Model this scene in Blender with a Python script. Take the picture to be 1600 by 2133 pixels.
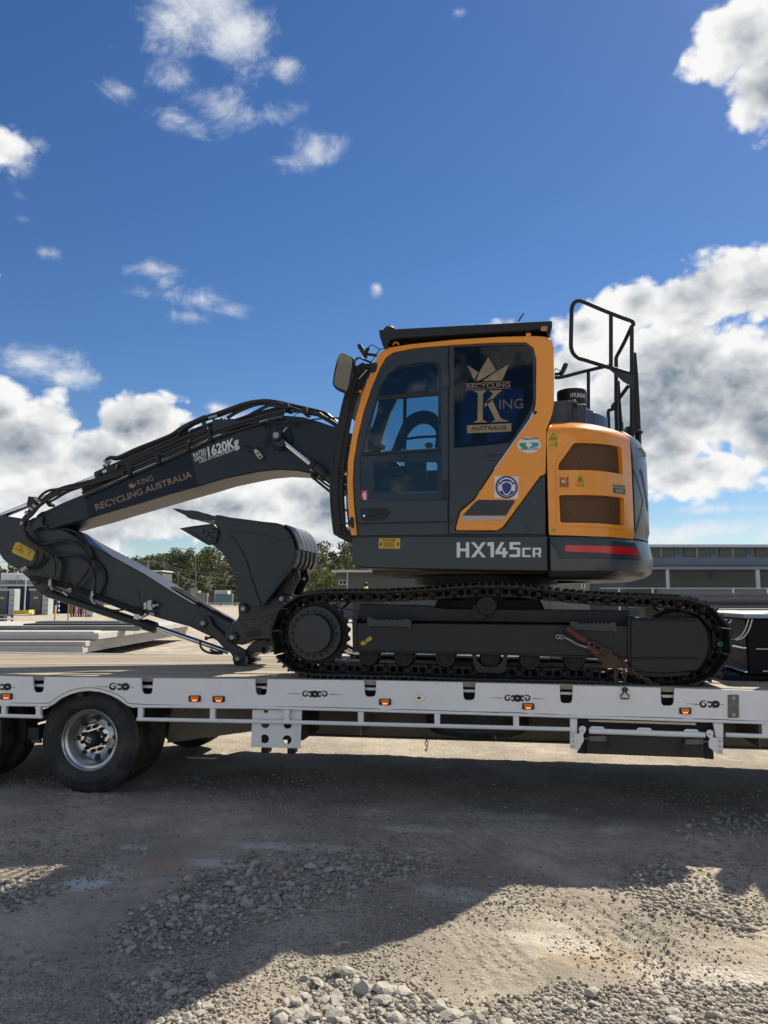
import bpy, bmesh, math, random
import numpy as np
from mathutils import Vector, Matrix, Euler
from mathutils.geometry import delaunay_2d_cdt
random.seed(7); rng = np.random.default_rng(7)
for o in list(bpy.data.objects): bpy.data.objects.remove(o)
sc = bpy.context.scene; COL = sc.collection
# ------------------------------------------------------------------ camera
F = 1602.0; CAM = Vector((0, -5.85, 1.6)); PSI = math.radians(9.4); PIT = math.radians(6.375)
FW = Vector((-math.sin(PSI)*math.cos(PIT), math.cos(PSI)*math.cos(PIT), math.sin(PIT)))
RT = Vector((math.cos(PSI), math.sin(PSI), 0)); UP = RT.cross(FW)
cd = bpy.data.cameras.new('camera'); cam = bpy.data.objects.new('camera', cd); COL.objects.link(cam)
cd.sensor_fit = 'VERTICAL'; cd.sensor_height = 36; cd.sensor_width = 27; cd.lens = F/2133*36
cd.clip_start = 0.05; cd.clip_end = 6000
cam.matrix_world = Matrix(((RT.x, UP.x, -FW.x, CAM.x), (RT.y, UP.y, -FW.y, CAM.y), (RT.z, UP.z, -FW.z, CAM.z), (0, 0, 0, 1)))
sc.camera = cam
def ray(px, py): return FW + RT*((px-800)/F) - UP*((py-1066.5)/F)
def W(px, py, Y):
    d = ray(px, py); t = (Y-CAM.y)/d.y; return CAM + d*t
def G(px, py, Z=0.0):
    d = ray(px, py); t = (Z-CAM.z)/d.z; return CAM + d*t
def DD(px, py, depth):                      # point at a distance along the view axis
    return CAM + ray(px, py)*depth
# ------------------------------------------------------------------ sun and sky
SX, SY = -0.47, -0.83                       # shadow offset on the ground per metre of height
sd = Vector((-SX, -SY, 1)).normalized()     # towards the sun
ELEV = math.asin(sd.z); AZ = math.atan2(sd.x, sd.y)
sl = bpy.data.lights.new('sun', 'SUN'); sl.energy = 5.0; sl.angle = math.radians(0.53); sl.color = (1.0, 0.91, 0.76)
so = bpy.data.objects.new('sun', sl); COL.objects.link(so)
so.rotation_euler = (-sd).to_track_quat('-Z', 'Y').to_euler(); so.location = (20, 30, 40)
vs = sc.view_settings; vs.view_transform = 'Standard'; vs.look = 'None'; vs.exposure = 0.6; vs.gamma = 1; vs.use_curve_mapping = False
cy = sc.cycles
cy.max_bounces = 7; cy.diffuse_bounces = 3; cy.glossy_bounces = 3; cy.transparent_max_bounces = 12; cy.transmission_bounces = 4
try: cy.use_denoising = True; cy.denoiser = 'OPENIMAGEDENOISE'
except Exception: pass
world = bpy.data.worlds.new('World'); sc.world = world; world.use_nodes = True
nt = world.node_tree; nt.nodes.clear(); N = nt.nodes; L = nt.links
def wn(t, **k):
    n = N.new(t)
    for a, b in k.items(): setattr(n, a, b)
    return n
def wmath(op, a, b=None, c=None, clamp=False):
    n = wn('ShaderNodeMath', operation=op); n.use_clamp = clamp
    for i, v in enumerate((a, b, c)):
        if v is None: continue
        if isinstance(v, (int, float)): n.inputs[i].default_value = v
        else: L.new(v, n.inputs[i])
    return n.outputs[0]
tc = wn('ShaderNodeTexCoord'); DIR = tc.outputs['Generated']
sky = wn('ShaderNodeTexSky', sky_type='NISHITA'); sky.sun_disc = False
sky.sun_elevation = ELEV; sky.sun_rotation = AZ; sky.altitude = 0; sky.air_density = 1.0; sky.dust_density = 0.1; sky.ozone_density = 3.5
SKY_STR = 0.062; CLOUD_STR = 0.66
# clouds: blobs in world directions (centre, half sizes, weight)
def pdir(px, py): return ray(px, py).normalized()
CU = [(50,930,190,150,1.7),(0,860,110,70,1.3),(200,960,200,110,1.5),(480,1060,300,80,1.7),(680,1060,160,120,1.6),(120,1120,320,80,1.5),(640,1130,240,60,1.2),
      (150,1040,260,150,1.7),(295,885,125,95,1.9),(350,930,120,80,1.6),(440,950,190,100,1.6),(570,970,200,95,1.5),(640,1040,260,130,1.5),(350,1060,420,110,1.5),(-40,300,110,95,1.0),(10,810,60,60,1.0),
      (1560,80,130,120,1.6),(1600,180,110,110,1.5),(1500,60,70,60,1.1),(1570,240,50,60,1.0),
      (1090,700,130,42,1.0),(1220,685,110,78,1.5),(1320,630,105,78,1.7),(1450,630,150,95,1.8),(1580,605,150,105,1.8),(1680,560,90,80,1.4),(1450,800,330,170,2.4),(1300,860,230,150,1.9),(1300,960,180,100,1.6),(1400,930,120,110,1.5),(1420,1000,130,55,1.3),(1590,890,100,120,1.9),(1480,980,140,60,1.5),(1180,800,120,120,1.7),(560,900,120,40,1.2),(1660,960,120,90,1.3),
      (2000,700,260,260,1.3),(2000,100,200,160,1.0),(2200,1050,300,100,1.2),(-500,950,360,170,1.4),(-300,500,200,120,.9),(-900,800,260,170,1.2)]
WI = [(430,0,150,75,1.25),(500,70,105,80,1.2),(350,60,90,75,1.0),(600,135,50,32,.8),(370,165,100,50,.95),(450,215,120,55,1.0),(370,245,80,40,.9),(335,150,50,45,.7),
      (640,310,80,50,.85),(600,335,60,28,.75),(330,562,80,24,.8),(345,585,40,22,.6),(420,625,90,38,.95),(480,645,90,26,.9),(400,660,70,24,.8),(105,528,45,20,.75),(785,600,16,22,.85),(35,408,28,20,.6),(45,455,34,14,.6),(35,330,62,62,1.1),(75,300,55,24,.75),
      (60,750,120,48,1.25),(140,785,70,34,1.1),(455,850,45,28,.9),(500,870,70,26,.9),(1500,1060,160,18,.95),(1480,1105,280,34,1.2),(1640,1110,220,40,1.1),(1400,1122,150,26,1.1),(955,25,20,10,.5),(560,240,60,30,.6),(250,190,50,25,.5),(230,95,20,16,.5),(300,610,40,18,.5),(290,1010,60,30,.4),(620,1010,300,60,1.0)]
def blob_mask(dirsock, BL):
    out = None
    for (px, py, rx, ry, w) in BL:
        c = pdir(px, py); r = Vector((c.y, -c.x, 0)).normalized(); u = r.cross(c)
        if u.z < 0: u = -u
        dist = math.sqrt(1+((px-800)/F)**2+((py-1066.5)/F)**2)
        mp = wn('ShaderNodeMapping', vector_type='TEXTURE')
        m3 = Matrix(((r.x, u.x, c.x), (r.y, u.y, c.y), (r.z, u.z, c.z)))
        if m3.determinant() < 0: m3 = Matrix(((r.x, u.x, -c.x), (r.y, u.y, -c.y), (r.z, u.z, -c.z)))
        mp.inputs['Location'].default_value = c; mp.inputs['Rotation'].default_value = m3.to_euler()
        mp.inputs['Scale'].default_value = (rx/F/dist, ry/F/dist, rx/F/dist)
        L.new(dirsock, mp.inputs['Vector'])
        ln = wn('ShaderNodeVectorMath', operation='LENGTH'); L.new(mp.outputs[0], ln.inputs[0])
        v = wmath('MULTIPLY_ADD', ln.outputs['Value'], -w, w)
        out = v if out is None else wmath('SMOOTH_MAX', out, v, .12)
    return out
def fbm(vec, scale, detail, rough, dist=0.0):
    n = wn('ShaderNodeTexNoise', noise_dimensions='3D'); n.inputs['Scale'].default_value = scale; n.inputs['Detail'].default_value = detail
    n.inputs['Roughness'].default_value = rough; n.inputs['Distortion'].default_value = dist; L.new(vec, n.inputs['Vector']); return n.outputs['Fac']
def bil(vec, scale):
    n = wn('ShaderNodeTexVoronoi', feature='F1'); n.inputs['Scale'].default_value = scale; n.inputs['Detail'].default_value = 3; n.inputs['Roughness'].default_value = .62; n.inputs['Lacunarity'].default_value = 2.1
    L.new(vec, n.inputs['Vector']); return n.outputs['Distance']
def voff(vec, o):
    n = wn('ShaderNodeVectorMath', operation='ADD'); L.new(vec, n.inputs[0]); n.inputs[1].default_value = o; return n.outputs[0]
def smooth(v, a, b):
    n = wn('ShaderNodeMapRange', interpolation_type='SMOOTHSTEP'); L.new(v, n.inputs[0]); n.inputs[1].default_value = a; n.inputs[2].default_value = b; return n.outputs[0]
st = wn('ShaderNodeMapping'); st.inputs['Scale'].default_value = (1, 1, 1.3); L.new(DIR, st.inputs['Vector']); SV0 = st.outputs[0]
wz = wn('ShaderNodeTexNoise'); wz.inputs['Scale'].default_value = 20; wz.inputs['Detail'].default_value = 6; L.new(SV0, wz.inputs['Vector'])
wv = wn('ShaderNodeVectorMath', operation='MULTIPLY_ADD'); L.new(wz.outputs['Color'], wv.inputs[0]); wv.inputs[1].default_value = (.03, .03, .03); L.new(SV0, wv.inputs[2]); SV = wv.outputs[0]
def field(v):                                   # billowing cumulus noise
    return wmath('ADD', wmath('MULTIPLY', wmath('SUBTRACT', fbm(v, 8.5, 10, .60), .5), 2.0), wmath('MULTIPLY', wmath('SUBTRACT', .5, bil(v, 10)), 1.0))
n1 = field(SV); o_ = tuple(sd*.009+Vector((0, 0, .013))); n1s = field(voff(SV, o_))
# the rest of the sky, outside the view, carries broken cumulus added as neutral fill
vd = wn('ShaderNodeVectorMath', operation='DOT_PRODUCT'); L.new(DIR, vd.inputs[0]); vd.inputs[1].default_value = FW
rest = wn('ShaderNodeMapRange', interpolation_type='SMOOTHSTEP'); L.new(vd.outputs['Value'], rest.inputs[0]); rest.inputs[1].default_value = .74; rest.inputs[2].default_value = .62
gl = wmath('MULTIPLY_ADD', wmath('SUBTRACT', fbm(SV0, 2.6, 3, .5), .5), 5.0, .12); glm = wmath('MULTIPLY_ADD', rest.outputs[0], wmath('ADD', gl, 3.0), -3.0)
MASK = wmath('SMOOTH_MAX', blob_mask(DIR, CU), glm, .1)
raw = wmath('ADD', wmath('ADD', MASK, .60), n1)
d1 = smooth(raw, .18, .66)
thick = smooth(wmath('ADD', wmath('ADD', MASK, wmath('MULTIPLY', wmath('SUBTRACT', fbm(SV0, 7.0, 4, .5), .5), 2.2)), wmath('MULTIPLY', n1, .14)), .42, 1.75)
relief = wmath('MULTIPLY', wmath('SUBTRACT', n1, n1s), .6)
big = fbm(SV0, 3.4, 3, .5)
shade = wmath('ADD', wmath('MULTIPLY', thick, wmath('MULTIPLY_ADD', big, 1.3, .12)), wmath('MULTIPLY', relief, -1.0), clamp=True)
cc = wn('ShaderNodeMix', data_type='RGBA'); L.new(shade, cc.inputs[0])
cc.inputs[6].default_value = (.95, .95, .94, 1); cc.inputs[7].default_value = (.21, .26, .33, 1)
ws = wn('ShaderNodeMapping'); ws.inputs['Scale'].default_value = (1, 1, 1.45); ws.inputs['Rotation'].default_value = (0, .2, .2); L.new(DIR, ws.inputs['Vector'])
wnz = fbm(ws.outputs[0], 12, 12, .68, .35)
rw = wmath('ADD', blob_mask(DIR, WI), wmath('MULTIPLY', wmath('SUBTRACT', wnz, .5), 3.4))
d2 = wmath('MULTIPLY', smooth(rw, .12, 1.55), .90)
bgc = wn('ShaderNodeBackground'); L.new(cc.outputs[2], bgc.inputs[0]); bgc.inputs[1].default_value = CLOUD_STR
bgw = wn('ShaderNodeBackground'); bgw.inputs[0].default_value = (.90, .92, .95, 1); bgw.inputs[1].default_value = CLOUD_STR*.95
hs = wn('ShaderNodeHueSaturation'); L.new(sky.outputs[0], hs.inputs['Color']); hs.inputs['Saturation'].default_value = 1.22; hs.inputs['Value'].default_value = 1.0; hs.inputs['Hue'].default_value = 0.507
bgs = wn('ShaderNodeBackground'); L.new(hs.outputs[0], bgs.inputs[0]); bgs.inputs[1].default_value = SKY_STR
sep = wn('ShaderNodeSeparateXYZ'); L.new(DIR, sep.inputs[0])
abv = wn('ShaderNodeMapRange'); L.new(sep.outputs[2], abv.inputs[0]); abv.inputs[1].default_value = -.02; abv.inputs[2].default_value = 0.0
m1 = wn('ShaderNodeMixShader'); L.new(wmath('MULTIPLY', d2, abv.outputs[0]), m1.inputs[0]); L.new(bgs.outputs[0], m1.inputs[1]); L.new(bgw.outputs[0], m1.inputs[2])
mixw = wn('ShaderNodeMixShader'); L.new(wmath('MULTIPLY', d1, abv.outputs[0]), mixw.inputs[0]); L.new(m1.outputs[0], mixw.inputs[1]); L.new(bgc.outputs[0], mixw.inputs[2])
wo = wn('ShaderNodeOutputWorld'); L.new(mixw.outputs[0], wo.inputs[0])
try: world.cycles.sampling_method = 'MANUAL'; world.cycles.sample_map_resolution = 512
except Exception: pass
# ------------------------------------------------------------------ helpers
ORG = {}
def tag(o, label=None, cat=None, group=None, kind=None):
    if label: o['label'] = label
    if cat: o['category'] = cat
    if group: o['group'] = group
    if kind: o['kind'] = kind
    return o
def thing(name, loc, label, cat, group=None):
    o = bpy.data.objects.new(name, None); o.empty_display_size = .1; COL.objects.link(o); o.location = loc; ORG[o] = Vector(loc)
    return tag(o, label, cat, group)
def bm_new(): return bmesh.new()
def link(name, me, mat, parent=None, mtx=None):
    o = bpy.data.objects.new(name, me); COL.objects.link(o)
    if mat is not None and not me.materials: me.materials.append(mat)
    if parent is not None: o.parent = parent
    if mtx is not None: o.matrix_local = mtx
    ORG[o] = ORG.get(parent, Vector((0, 0, 0))) if parent is not None else Vector((0, 0, 0))
    return o
def finish(bm, ang=35, smooth=True):
    bmesh.ops.recalc_face_normals(bm, faces=bm.faces)
    me = bpy.data.meshes.new('m'); bm.to_mesh(me); bm.free()
    if smooth:
        for p in me.polygons: p.use_smooth = True
        me.set_sharp_from_angle(angle=math.radians(ang))
    return me
def obj(name, bm, mat, parent=None, bevel=0, ang=35, label=None, top=None, segs=2):
    """bm is in world coordinates; links ONE mesh object under parent (or at top level with its origin at its base)"""
    if parent is not None: org = ORG[parent]
    else:
        co = [v.co for v in bm.verts]; org = Vector(((min(c.x for c in co)+max(c.x for c in co))/2, (min(c.y for c in co)+max(c.y for c in co))/2, min(c.z for c in co)))
    bmesh.ops.translate(bm, verts=bm.verts, vec=-org)
    me = finish(bm, ang); o = link(name, me, mat, parent)
    if parent is None: o.location = org; ORG[o] = org
    if bevel:
        m = o.modifiers.new('bevel', 'BEVEL'); m.width = bevel; m.segments = segs; m.limit_method = 'ANGLE'; m.angle_limit = math.radians(38); m.harden_normals = False
    if label: o['label'] = label
    return o
def bbox(bm, x0, x1, y0, y1, z0, z1, rot=None, piv=None):
    vs = [bm.verts.new(p) for p in ((x0,y0,z0),(x1,y0,z0),(x1,y1,z0),(x0,y1,z0),(x0,y0,z1),(x1,y0,z1),(x1,y1,z1),(x0,y1,z1))]
    for f in ((0,3,2,1),(4,5,6,7),(0,1,5,4),(1,2,6,5),(2,3,7,6),(3,0,4,7)): bm.faces.new([vs[i] for i in f])
    if rot is not None: bmesh.ops.transform(bm, matrix=Matrix.Translation(piv) @ rot @ Matrix.Translation(-Vector(piv)), verts=vs)
    return bm
def obox(bm, c, ax, ay, az, hx, hy, hz):
    """box from centre, three axes, three half sizes"""
    ax = Vector(ax).normalized(); ay = Vector(ay).normalized(); az = Vector(az).normalized(); c = Vector(c)
    vs = [bm.verts.new(c+ax*hx*i+ay*hy*j+az*hz*k) for k in (-1, 1) for j in (-1, 1) for i in (-1, 1)]
    for f in ((0,2,3,1),(4,5,7,6),(0,1,5,4),(1,3,7,5),(3,2,6,7),(2,0,4,6)): bm.faces.new([vs[i] for i in f])
    return bm
def inpoly(x, y, P):
    c = False; j = len(P)-1
    for i in range(len(P)):
        if (P[i][1] > y) != (P[j][1] > y) and x < (P[j][0]-P[i][0])*(y-P[i][1])/(P[j][1]-P[i][1])+P[i][0]: c = not c
        j = i
    return c
def prism(bm, loops, mapf, d0, d1, cut=None):
    """loops: [outer, hole, ...] of 2-D points; mapf(a, b, d) -> 3-D; solid between depths d0 and d1"""
    t = bmesh.new(); flat = [p for l in loops for p in l]
    vv = [t.verts.new((p[0], p[1], 0)) for p in flat]
    if len(loops) == 1 and cut is None:
        t.faces.new(vv)
    else:
        ei = []; o_ = 0
        for l in loops: ei += [(o_+i, o_+(i+1) % len(l)) for i in range(len(l))]; o_ += len(l)
        cv, ce, cf, ov, oe, of = delaunay_2d_cdt([Vector((p[0], p[1])) for p in flat], ei, [], 0, 1e-7)
        for v in vv: t.verts.remove(v)
        vv = [t.verts.new((p.x, p.y, 0)) for p in cv]
        for tri in cf:
            mx_ = sum(cv[i].x for i in tri)/3; my_ = sum(cv[i].y for i in tri)/3
            if sum(inpoly(mx_, my_, l) for l in loops) % 2 == 0: continue
            try: t.faces.new([vv[i] for i in tri])
            except ValueError: pass
        bmesh.ops.delete(t, geom=[v for v in t.verts if not v.link_faces], context='VERTS')
    if cut:
        for ax, vals in cut:
            for v in vals:
                co = (v, 0, 0) if ax == 0 else (0, v, 0); no = (1, 0, 0) if ax == 0 else (0, 1, 0)
                bmesh.ops.bisect_plane(t, geom=t.verts[:]+t.edges[:]+t.faces[:], plane_co=co, plane_no=no, dist=1e-6)
    be = [e for e in t.edges if len(e.link_faces) == 1]
    t.verts.index_update()
    A = {v.index: bm.verts.new(mapf(v.co.x, v.co.y, d0)) for v in t.verts}
    B = {v.index: bm.verts.new(mapf(v.co.x, v.co.y, d1)) for v in t.verts}
    for f in t.faces:
        try:
            bm.faces.new([A[v.index] for v in f.verts]); bm.faces.new([B[v.index] for v in reversed(f.verts)])
        except ValueError: pass
    for e in be:
        a, b = e.verts[0].index, e.verts[1].index
        try: bm.faces.new([A[a], A[b], B[b], B[a]])
        except ValueError: pass
    t.free(); return bm
def xz(a, b, d): return (a, d, b)
ZM = dict(A=(680,610,2.2857),B=(0,800,2.2222),C=(540,1180,2.857),D=(1040,1180,2.857),E=(0,1360,2.857),F=(480,1360,2.857),G=(1000,1360,2.6667),H=(0,1160,4),
          I=(260,1120,3.2),J=(1300,1100,5.333),K=(680,680,5.714),L=(680,900,5.714),M=(920,700,6.154),N=(1120,600,6.667),O=(1120,880,6.4),Q=(300,1140,6.154),
          R=(480,1040,5.927),S=(0,980,6.154),T=(560,1060,2.963),P1=(60,840,4.444),P2=(380,810,4.706),Wh=(60,1400,5.333),X=(1180,1470,3.81),Y=(1360,1240,6.667),
          Tt=(340,1040,7.273),Lb=(0,1130,10),Bd=(1140,1240,7.273),P=(0,0,1),U=(0,1600,2),V=(800,1600,2))
def z(k, *pts):
    ox, oy, s = ZM[k]; return [(ox+x/s, oy+y/s) for x, y in pts]
def xzp(pts, Y): return [(lambda w: (w.x, w.z))(W(px, py, Y)) for px, py in pts]
def plate(name, pts, Y0, Y1, mat, parent, holes=(), bevel=0, YT=None, **k):
    """outline traced in the photograph, laid on the plane y = YT (default Y0) and given real thickness to Y1"""
    yt = Y0 if YT is None else YT
    bm = bm_new(); prism(bm, [xzp(pts, yt)]+[xzp(h, yt) for h in holes], xz, Y0, Y1)
    return obj(name, bm, mat, parent, bevel, **k)
def rrect(x0, y0, x1, y1, r, n=4):
    out = []
    for cx, cy_, a0 in ((x1-r, y0+r, -90), (x1-r, y1-r, 0), (x0+r, y1-r, 90), (x0+r, y0+r, 180)):
        for i in range(n+1):
            a = math.radians(a0+90*i/n); out.append((cx+r*math.cos(a), cy_+r*math.sin(a)))
    return out
def circ(cx, cy_, r, n=16, ry=None): return [(cx+r*math.cos(2*math.pi*i/n), cy_+(ry or r)*math.sin(2*math.pi*i/n)) for i in range(n)]
def spline(pts, per=6, closed=False):
    P = [Vector(p) for p in pts]; n = len(P)
    if n < 3: return P
    out = []
    for i in range(n if closed else n-1):
        if closed: a, b, c, d = P[(i-1) % n], P[i], P[(i+1) % n], P[(i+2) % n]
        else: a, b, c, d = P[max(i-1, 0)], P[i], P[i+1], P[min(i+2, n-1)]
        for j in range(per):
            t = j/per; out.append(.5*((2*b)+(c-a)*t+(2*a-5*b+4*c-d)*t*t+(3*b-a-3*c+d)*t**3))
    if not closed: out.append(P[-1])
    return out
def sp2(pts, per=5, closed=False): return [(v.x, v.y) for v in spline([Vector((p[0], p[1])) for p in pts], per, closed)]
def tube(bm, pts, r, seg=8, closed=False, caps=True):
    P = [Vector(p) for p in pts]; n = len(P); rings = []; up = None
    for i in range(n):
        a = P[(i-1) % n] if (closed or i > 0) else P[i]; b = P[(i+1) % n] if (closed or i < n-1) else P[i]
        t = (b-a).normalized()
        if up is None: up = Vector((0, 0, 1)) if abs(t.z) < .9 else Vector((0, 1, 0))
        s = t.cross(up)
        if s.length < 1e-5: s = t.cross(Vector((1, .3, .2)))
        s.normalize(); up = s.cross(t).normalized(); rr = r[i] if isinstance(r, (list, tuple)) else r
        rings.append([bm.verts.new(P[i]+(s*math.cos(2*math.pi*k/seg)+up*math.sin(2*math.pi*k/seg))*rr) for k in range(seg)])
    for i in range(n if closed else n-1):
        A, B = rings[i], rings[(i+1) % n]
        for k in range(seg): bm.faces.new([A[k], A[(k+1) % seg], B[(k+1) % seg], B[k]])
    if caps and not closed:
        bm.faces.new(list(reversed(rings[0]))); bm.faces.new(rings[-1])
    return bm
def ptube(name, pts, Ys, r, mat, parent, per=6, seg=8, smooth=True, **k):
    """tube along photographed points, each at its own depth"""
    if not isinstance(Ys, (list, tuple)): Ys = [Ys]*len(pts)
    P = [W(p[0], p[1], y) for p, y in zip(pts, Ys)]
    if smooth: P = spline(P, per)
    return obj(name, tube(bm_new(), P, r, seg), mat, parent, **k)
def lathe(bm, c, prof, seg=32, axis='Y'):
    """prof: [(offset along axis, radius)]; c: centre"""
    c = Vector(c); rings = []
    for (h, r) in prof:
        ring = []
        for k in range(seg):
            a = 2*math.pi*k/seg; u, v = r*math.cos(a), r*math.sin(a)
            p = {'Y': (u, h, v), 'Z': (u, v, h), 'X': (h, u, v)}[axis]
            ring.append(bm.verts.new(c+Vector(p)))
        rings.append(ring)
    for A, B in zip(rings, rings[1:]):
        for k in range(seg): bm.faces.new([A[k], A[(k+1) % seg], B[(k+1) % seg], B[k]])
    if prof[0][1] > 1e-6: bm.faces.new(list(reversed(rings[0])))
    if prof[-1][1] > 1e-6: bm.faces.new(rings[-1])
    bmesh.ops.remove_doubles(bm, verts=[v for r in (rings[0], rings[-1]) for v in r], dist=1e-6)
    return bm
def cyl(bm, c, r, h0, h1, seg=20, axis='Y'): return lathe(bm, c, [(h0, r), (h1, r)], seg, axis)
def pc(px, py, Y): w = W(px, py, Y); return Vector((w.x, 0, w.z))
def textmesh(s, bold=0.0, italic=0.0, space=1.0):
    cu = bpy.data.curves.new('t', 'FONT'); cu.body = s; cu.size = 1; cu.offset = bold; cu.shear = italic; cu.space_character = space; cu.resolution_u = 3
    o = bpy.data.objects.new('t', cu); COL.objects.link(o); dg = bpy.context.evaluated_depsgraph_get()
    me = bpy.data.meshes.new_from_object(o.evaluated_get(dg)); bpy.data.objects.remove(o); return me
def text(name, s, a, b, hpx, Y, mat, parent, bold=0.0, italic=0.0, space=1.0, mapf=None, th=.0015):
    """flat lettering whose base line runs from photographed point a to b, capitals hpx tall, standing proud of plane y=Y"""
    me = textmesh(s, bold, italic, space); co = [v.co.copy() for v in me.vertices]
    x0 = min(c.x for c in co); x1 = max(c.x for c in co); y0 = 0; y1 = max(c.y for c in co)
    A, B = W(*a, Y), W(*b, Y); u = B-A; ln = u.length; u.normalize(); v = Vector((-u.z, 0, u.x)); h = hpx*(A-CAM).length/F
    bm = bm_new(); vs = []
    for c in co:
        p = A+u*((c.x-x0)/(x1-x0)*ln)+v*((c.y-y0)/(y1-y0)*h); vs.append(bm.verts.new((p.x, Y-th, p.z)))
    for p in me.polygons:
        try: bm.faces.new([vs[i] for i in p.vertices])
        except ValueError: pass
    bpy.data.meshes.remove(me); r = bmesh.ops.extrude_face_region(bm, geom=bm.faces[:])
    bmesh.ops.translate(bm, verts=[e for e in r['geom'] if isinstance(e, bmesh.types.BMVert)], vec=(0, th*.9, 0))
    return obj(name, bm, mat, parent)
# ------------------------------------------------------------------ materials
MATS = {}
def mat(name, col, rough=.5, metal=0, var=.12, vs=6, bump=0, bs=60, dirt=None, da=.3, ds=3, coat=0, spec=.5, emit=None, es=1, stretch=None, tr=0):
    m = bpy.data.materials.new(name); m.use_nodes = True; t = m.node_tree; n = t.nodes; l = t.links; b = n['Principled BSDF']
    b.inputs['Roughness'].default_value = rough; b.inputs['Metallic'].default_value = metal; b.inputs['Coat Weight'].default_value = coat; b.inputs['Coat Roughness'].default_value = .12
    b.inputs['Specular IOR Level'].default_value = spec
    if emit: b.inputs['Emission Color'].default_value = (*emit, 1); b.inputs['Emission Strength'].default_value = es
    tc = n.new('ShaderNodeTexCoord'); src = tc.outputs['Object']
    if stretch:
        mp = n.new('ShaderNodeMapping'); mp.inputs['Scale'].default_value = stretch; l.new(src, mp.inputs[0]); src = mp.outputs[0]
    nz = n.new('ShaderNodeTexNoise'); nz.inputs['Scale'].default_value = vs; nz.inputs['Detail'].default_value = 6; nz.inputs['Roughness'].default_value = .65; l.new(src, nz.inputs['Vector'])
    mx = n.new('ShaderNodeMix'); mx.data_type = 'RGBA'; l.new(nz.outputs['Fac'], mx.inputs[0])
    mx.inputs[6].default_value = tuple(max(0, c*(1-var*1.6)) for c in col)+(1,); mx.inputs[7].default_value = tuple(min(1, c*(1+var*1.6)) for c in col)+(1,)
    out = mx.outputs[2]
    if dirt:
        nd = n.new('ShaderNodeTexNoise'); nd.inputs['Scale'].default_value = ds; nd.inputs['Detail'].default_value = 9; nd.inputs['Roughness'].default_value = .7; l.new(src, nd.inputs['Vector'])
        mr = n.new('ShaderNodeMapRange'); mr.inputs[1].default_value = .62-da*.35; mr.inputs[2].default_value = .78; mr.inputs[4].default_value = min(1, da*1.6); l.new(nd.outputs['Fac'], mr.inputs[0])
        m2 = n.new('ShaderNodeMix'); m2.data_type = 'RGBA'; l.new(mr.outputs[0], m2.inputs[0]); l.new(out, m2.inputs[6]); m2.inputs[7].default_value = (*dirt, 1); out = m2.outputs[2]
        ra = n.new('ShaderNodeMath'); ra.operation = 'MULTIPLY_ADD'; l.new(mr.outputs[0], ra.inputs[0]); ra.inputs[1].default_value = .35; ra.inputs[2].default_value = rough; ra.use_clamp = True; l.new(ra.outputs[0], b.inputs['Roughness'])
    l.new(out, b.inputs['Base Color'])
    if bump:
        nb = n.new('ShaderNodeTexNoise'); nb.inputs['Scale'].default_value = bs; nb.inputs['Detail'].default_value = 5; l.new(src, nb.inputs['Vector'])
        bp = n.new('ShaderNodeBump'); bp.inputs['Strength'].default_value = bump; bp.inputs['Distance'].default_value = .01; l.new(nb.outputs['Fac'], bp.inputs['Height']); l.new(bp.outputs[0], b.inputs['Normal'])
    MATS[name] = m; return m
def glass(name, tint, gl=1.0):
    m = bpy.data.materials.new(name); m.use_nodes = True; t = m.node_tree; n = t.nodes; l = t.links; n.clear()
    tr = n.new('ShaderNodeBsdfTransparent'); tr.inputs[0].default_value = (*tint, 1); g = n.new('ShaderNodeBsdfGlossy'); g.inputs[0].default_value = (gl, gl, gl, 1); g.inputs[1].default_value = .02
    fr = n.new('ShaderNodeFresnel'); fr.inputs[0].default_value = 1.52; mx = n.new('ShaderNodeMixShader'); o = n.new('ShaderNodeOutputMaterial')
    l.new(fr.outputs[0], mx.inputs[0]); l.new(tr.outputs[0], mx.inputs[1]); l.new(g.outputs[0], mx.inputs[2]); l.new(mx.outputs[0], o.inputs[0]); return m
DUST = (.25, .22, .18)
m_dark = mat('charcoal_paint', (.020, .027, .035), .38, spec=.42, var=.12, vs=3, bump=.03, bs=25, dirt=DUST, da=.10, ds=5, coat=.08)
m_body = mat('grey_body_paint', (.023, .030, .038), .36, spec=.4, var=.1, vs=3, dirt=DUST, da=.10, ds=4, coat=.3)
m_cwt = mat('grey_counterweight_paint', (.055, .068, .078), .4, var=.08, vs=30, bump=.25, bs=140, dirt=DUST, da=.05, ds=4, coat=.2)
m_boom = mat('dark_boom_paint', (.012, .019, .029), .40, spec=.42, var=.12, vs=2.5, bump=.03, bs=18, dirt=DUST, da=.05, ds=6)
m_und = mat('undercarriage_paint', (.014, .0155, .018), .5, spec=.42, var=.2, vs=6, bump=.1, bs=50, dirt=(.06,.05,.04), da=.2, ds=9)
m_track = mat('track_steel', (.013, .013, .014), .5, .3, var=.3, vs=12, bump=.3, bs=60, dirt=(.07,.055,.04), da=.25, ds=14)
m_org = mat('orange_paint', (.85, .30, .004), .27, var=.05, vs=2, bump=.02, bs=9, coat=.5)
m_black = mat('matt_black', (.008, .009, .010), .55, var=.2)
m_rub = mat('rubber_hose', (.011, .011, .012), .45, var=.25, vs=30)
m_chrome = mat('chrome_rod', (.72, .73, .75), .08, 1, var=.04)
m_steel = mat('zinc_steel', (.42, .42, .42), .38, 1, var=.2, vs=40)
m_pin = mat('pin_steel', (.33, .34, .35), .45, .8, var=.2, vs=60)
m_white = mat('white_trailer_paint', (.84, .84, .83), .36, var=.06, vs=3, bump=.05, bs=8, dirt=(.36,.34,.30), da=.13, ds=5, coat=.25)
m_wscuff = mat('scuff_black', (.04, .04, .04), .6)
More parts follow.
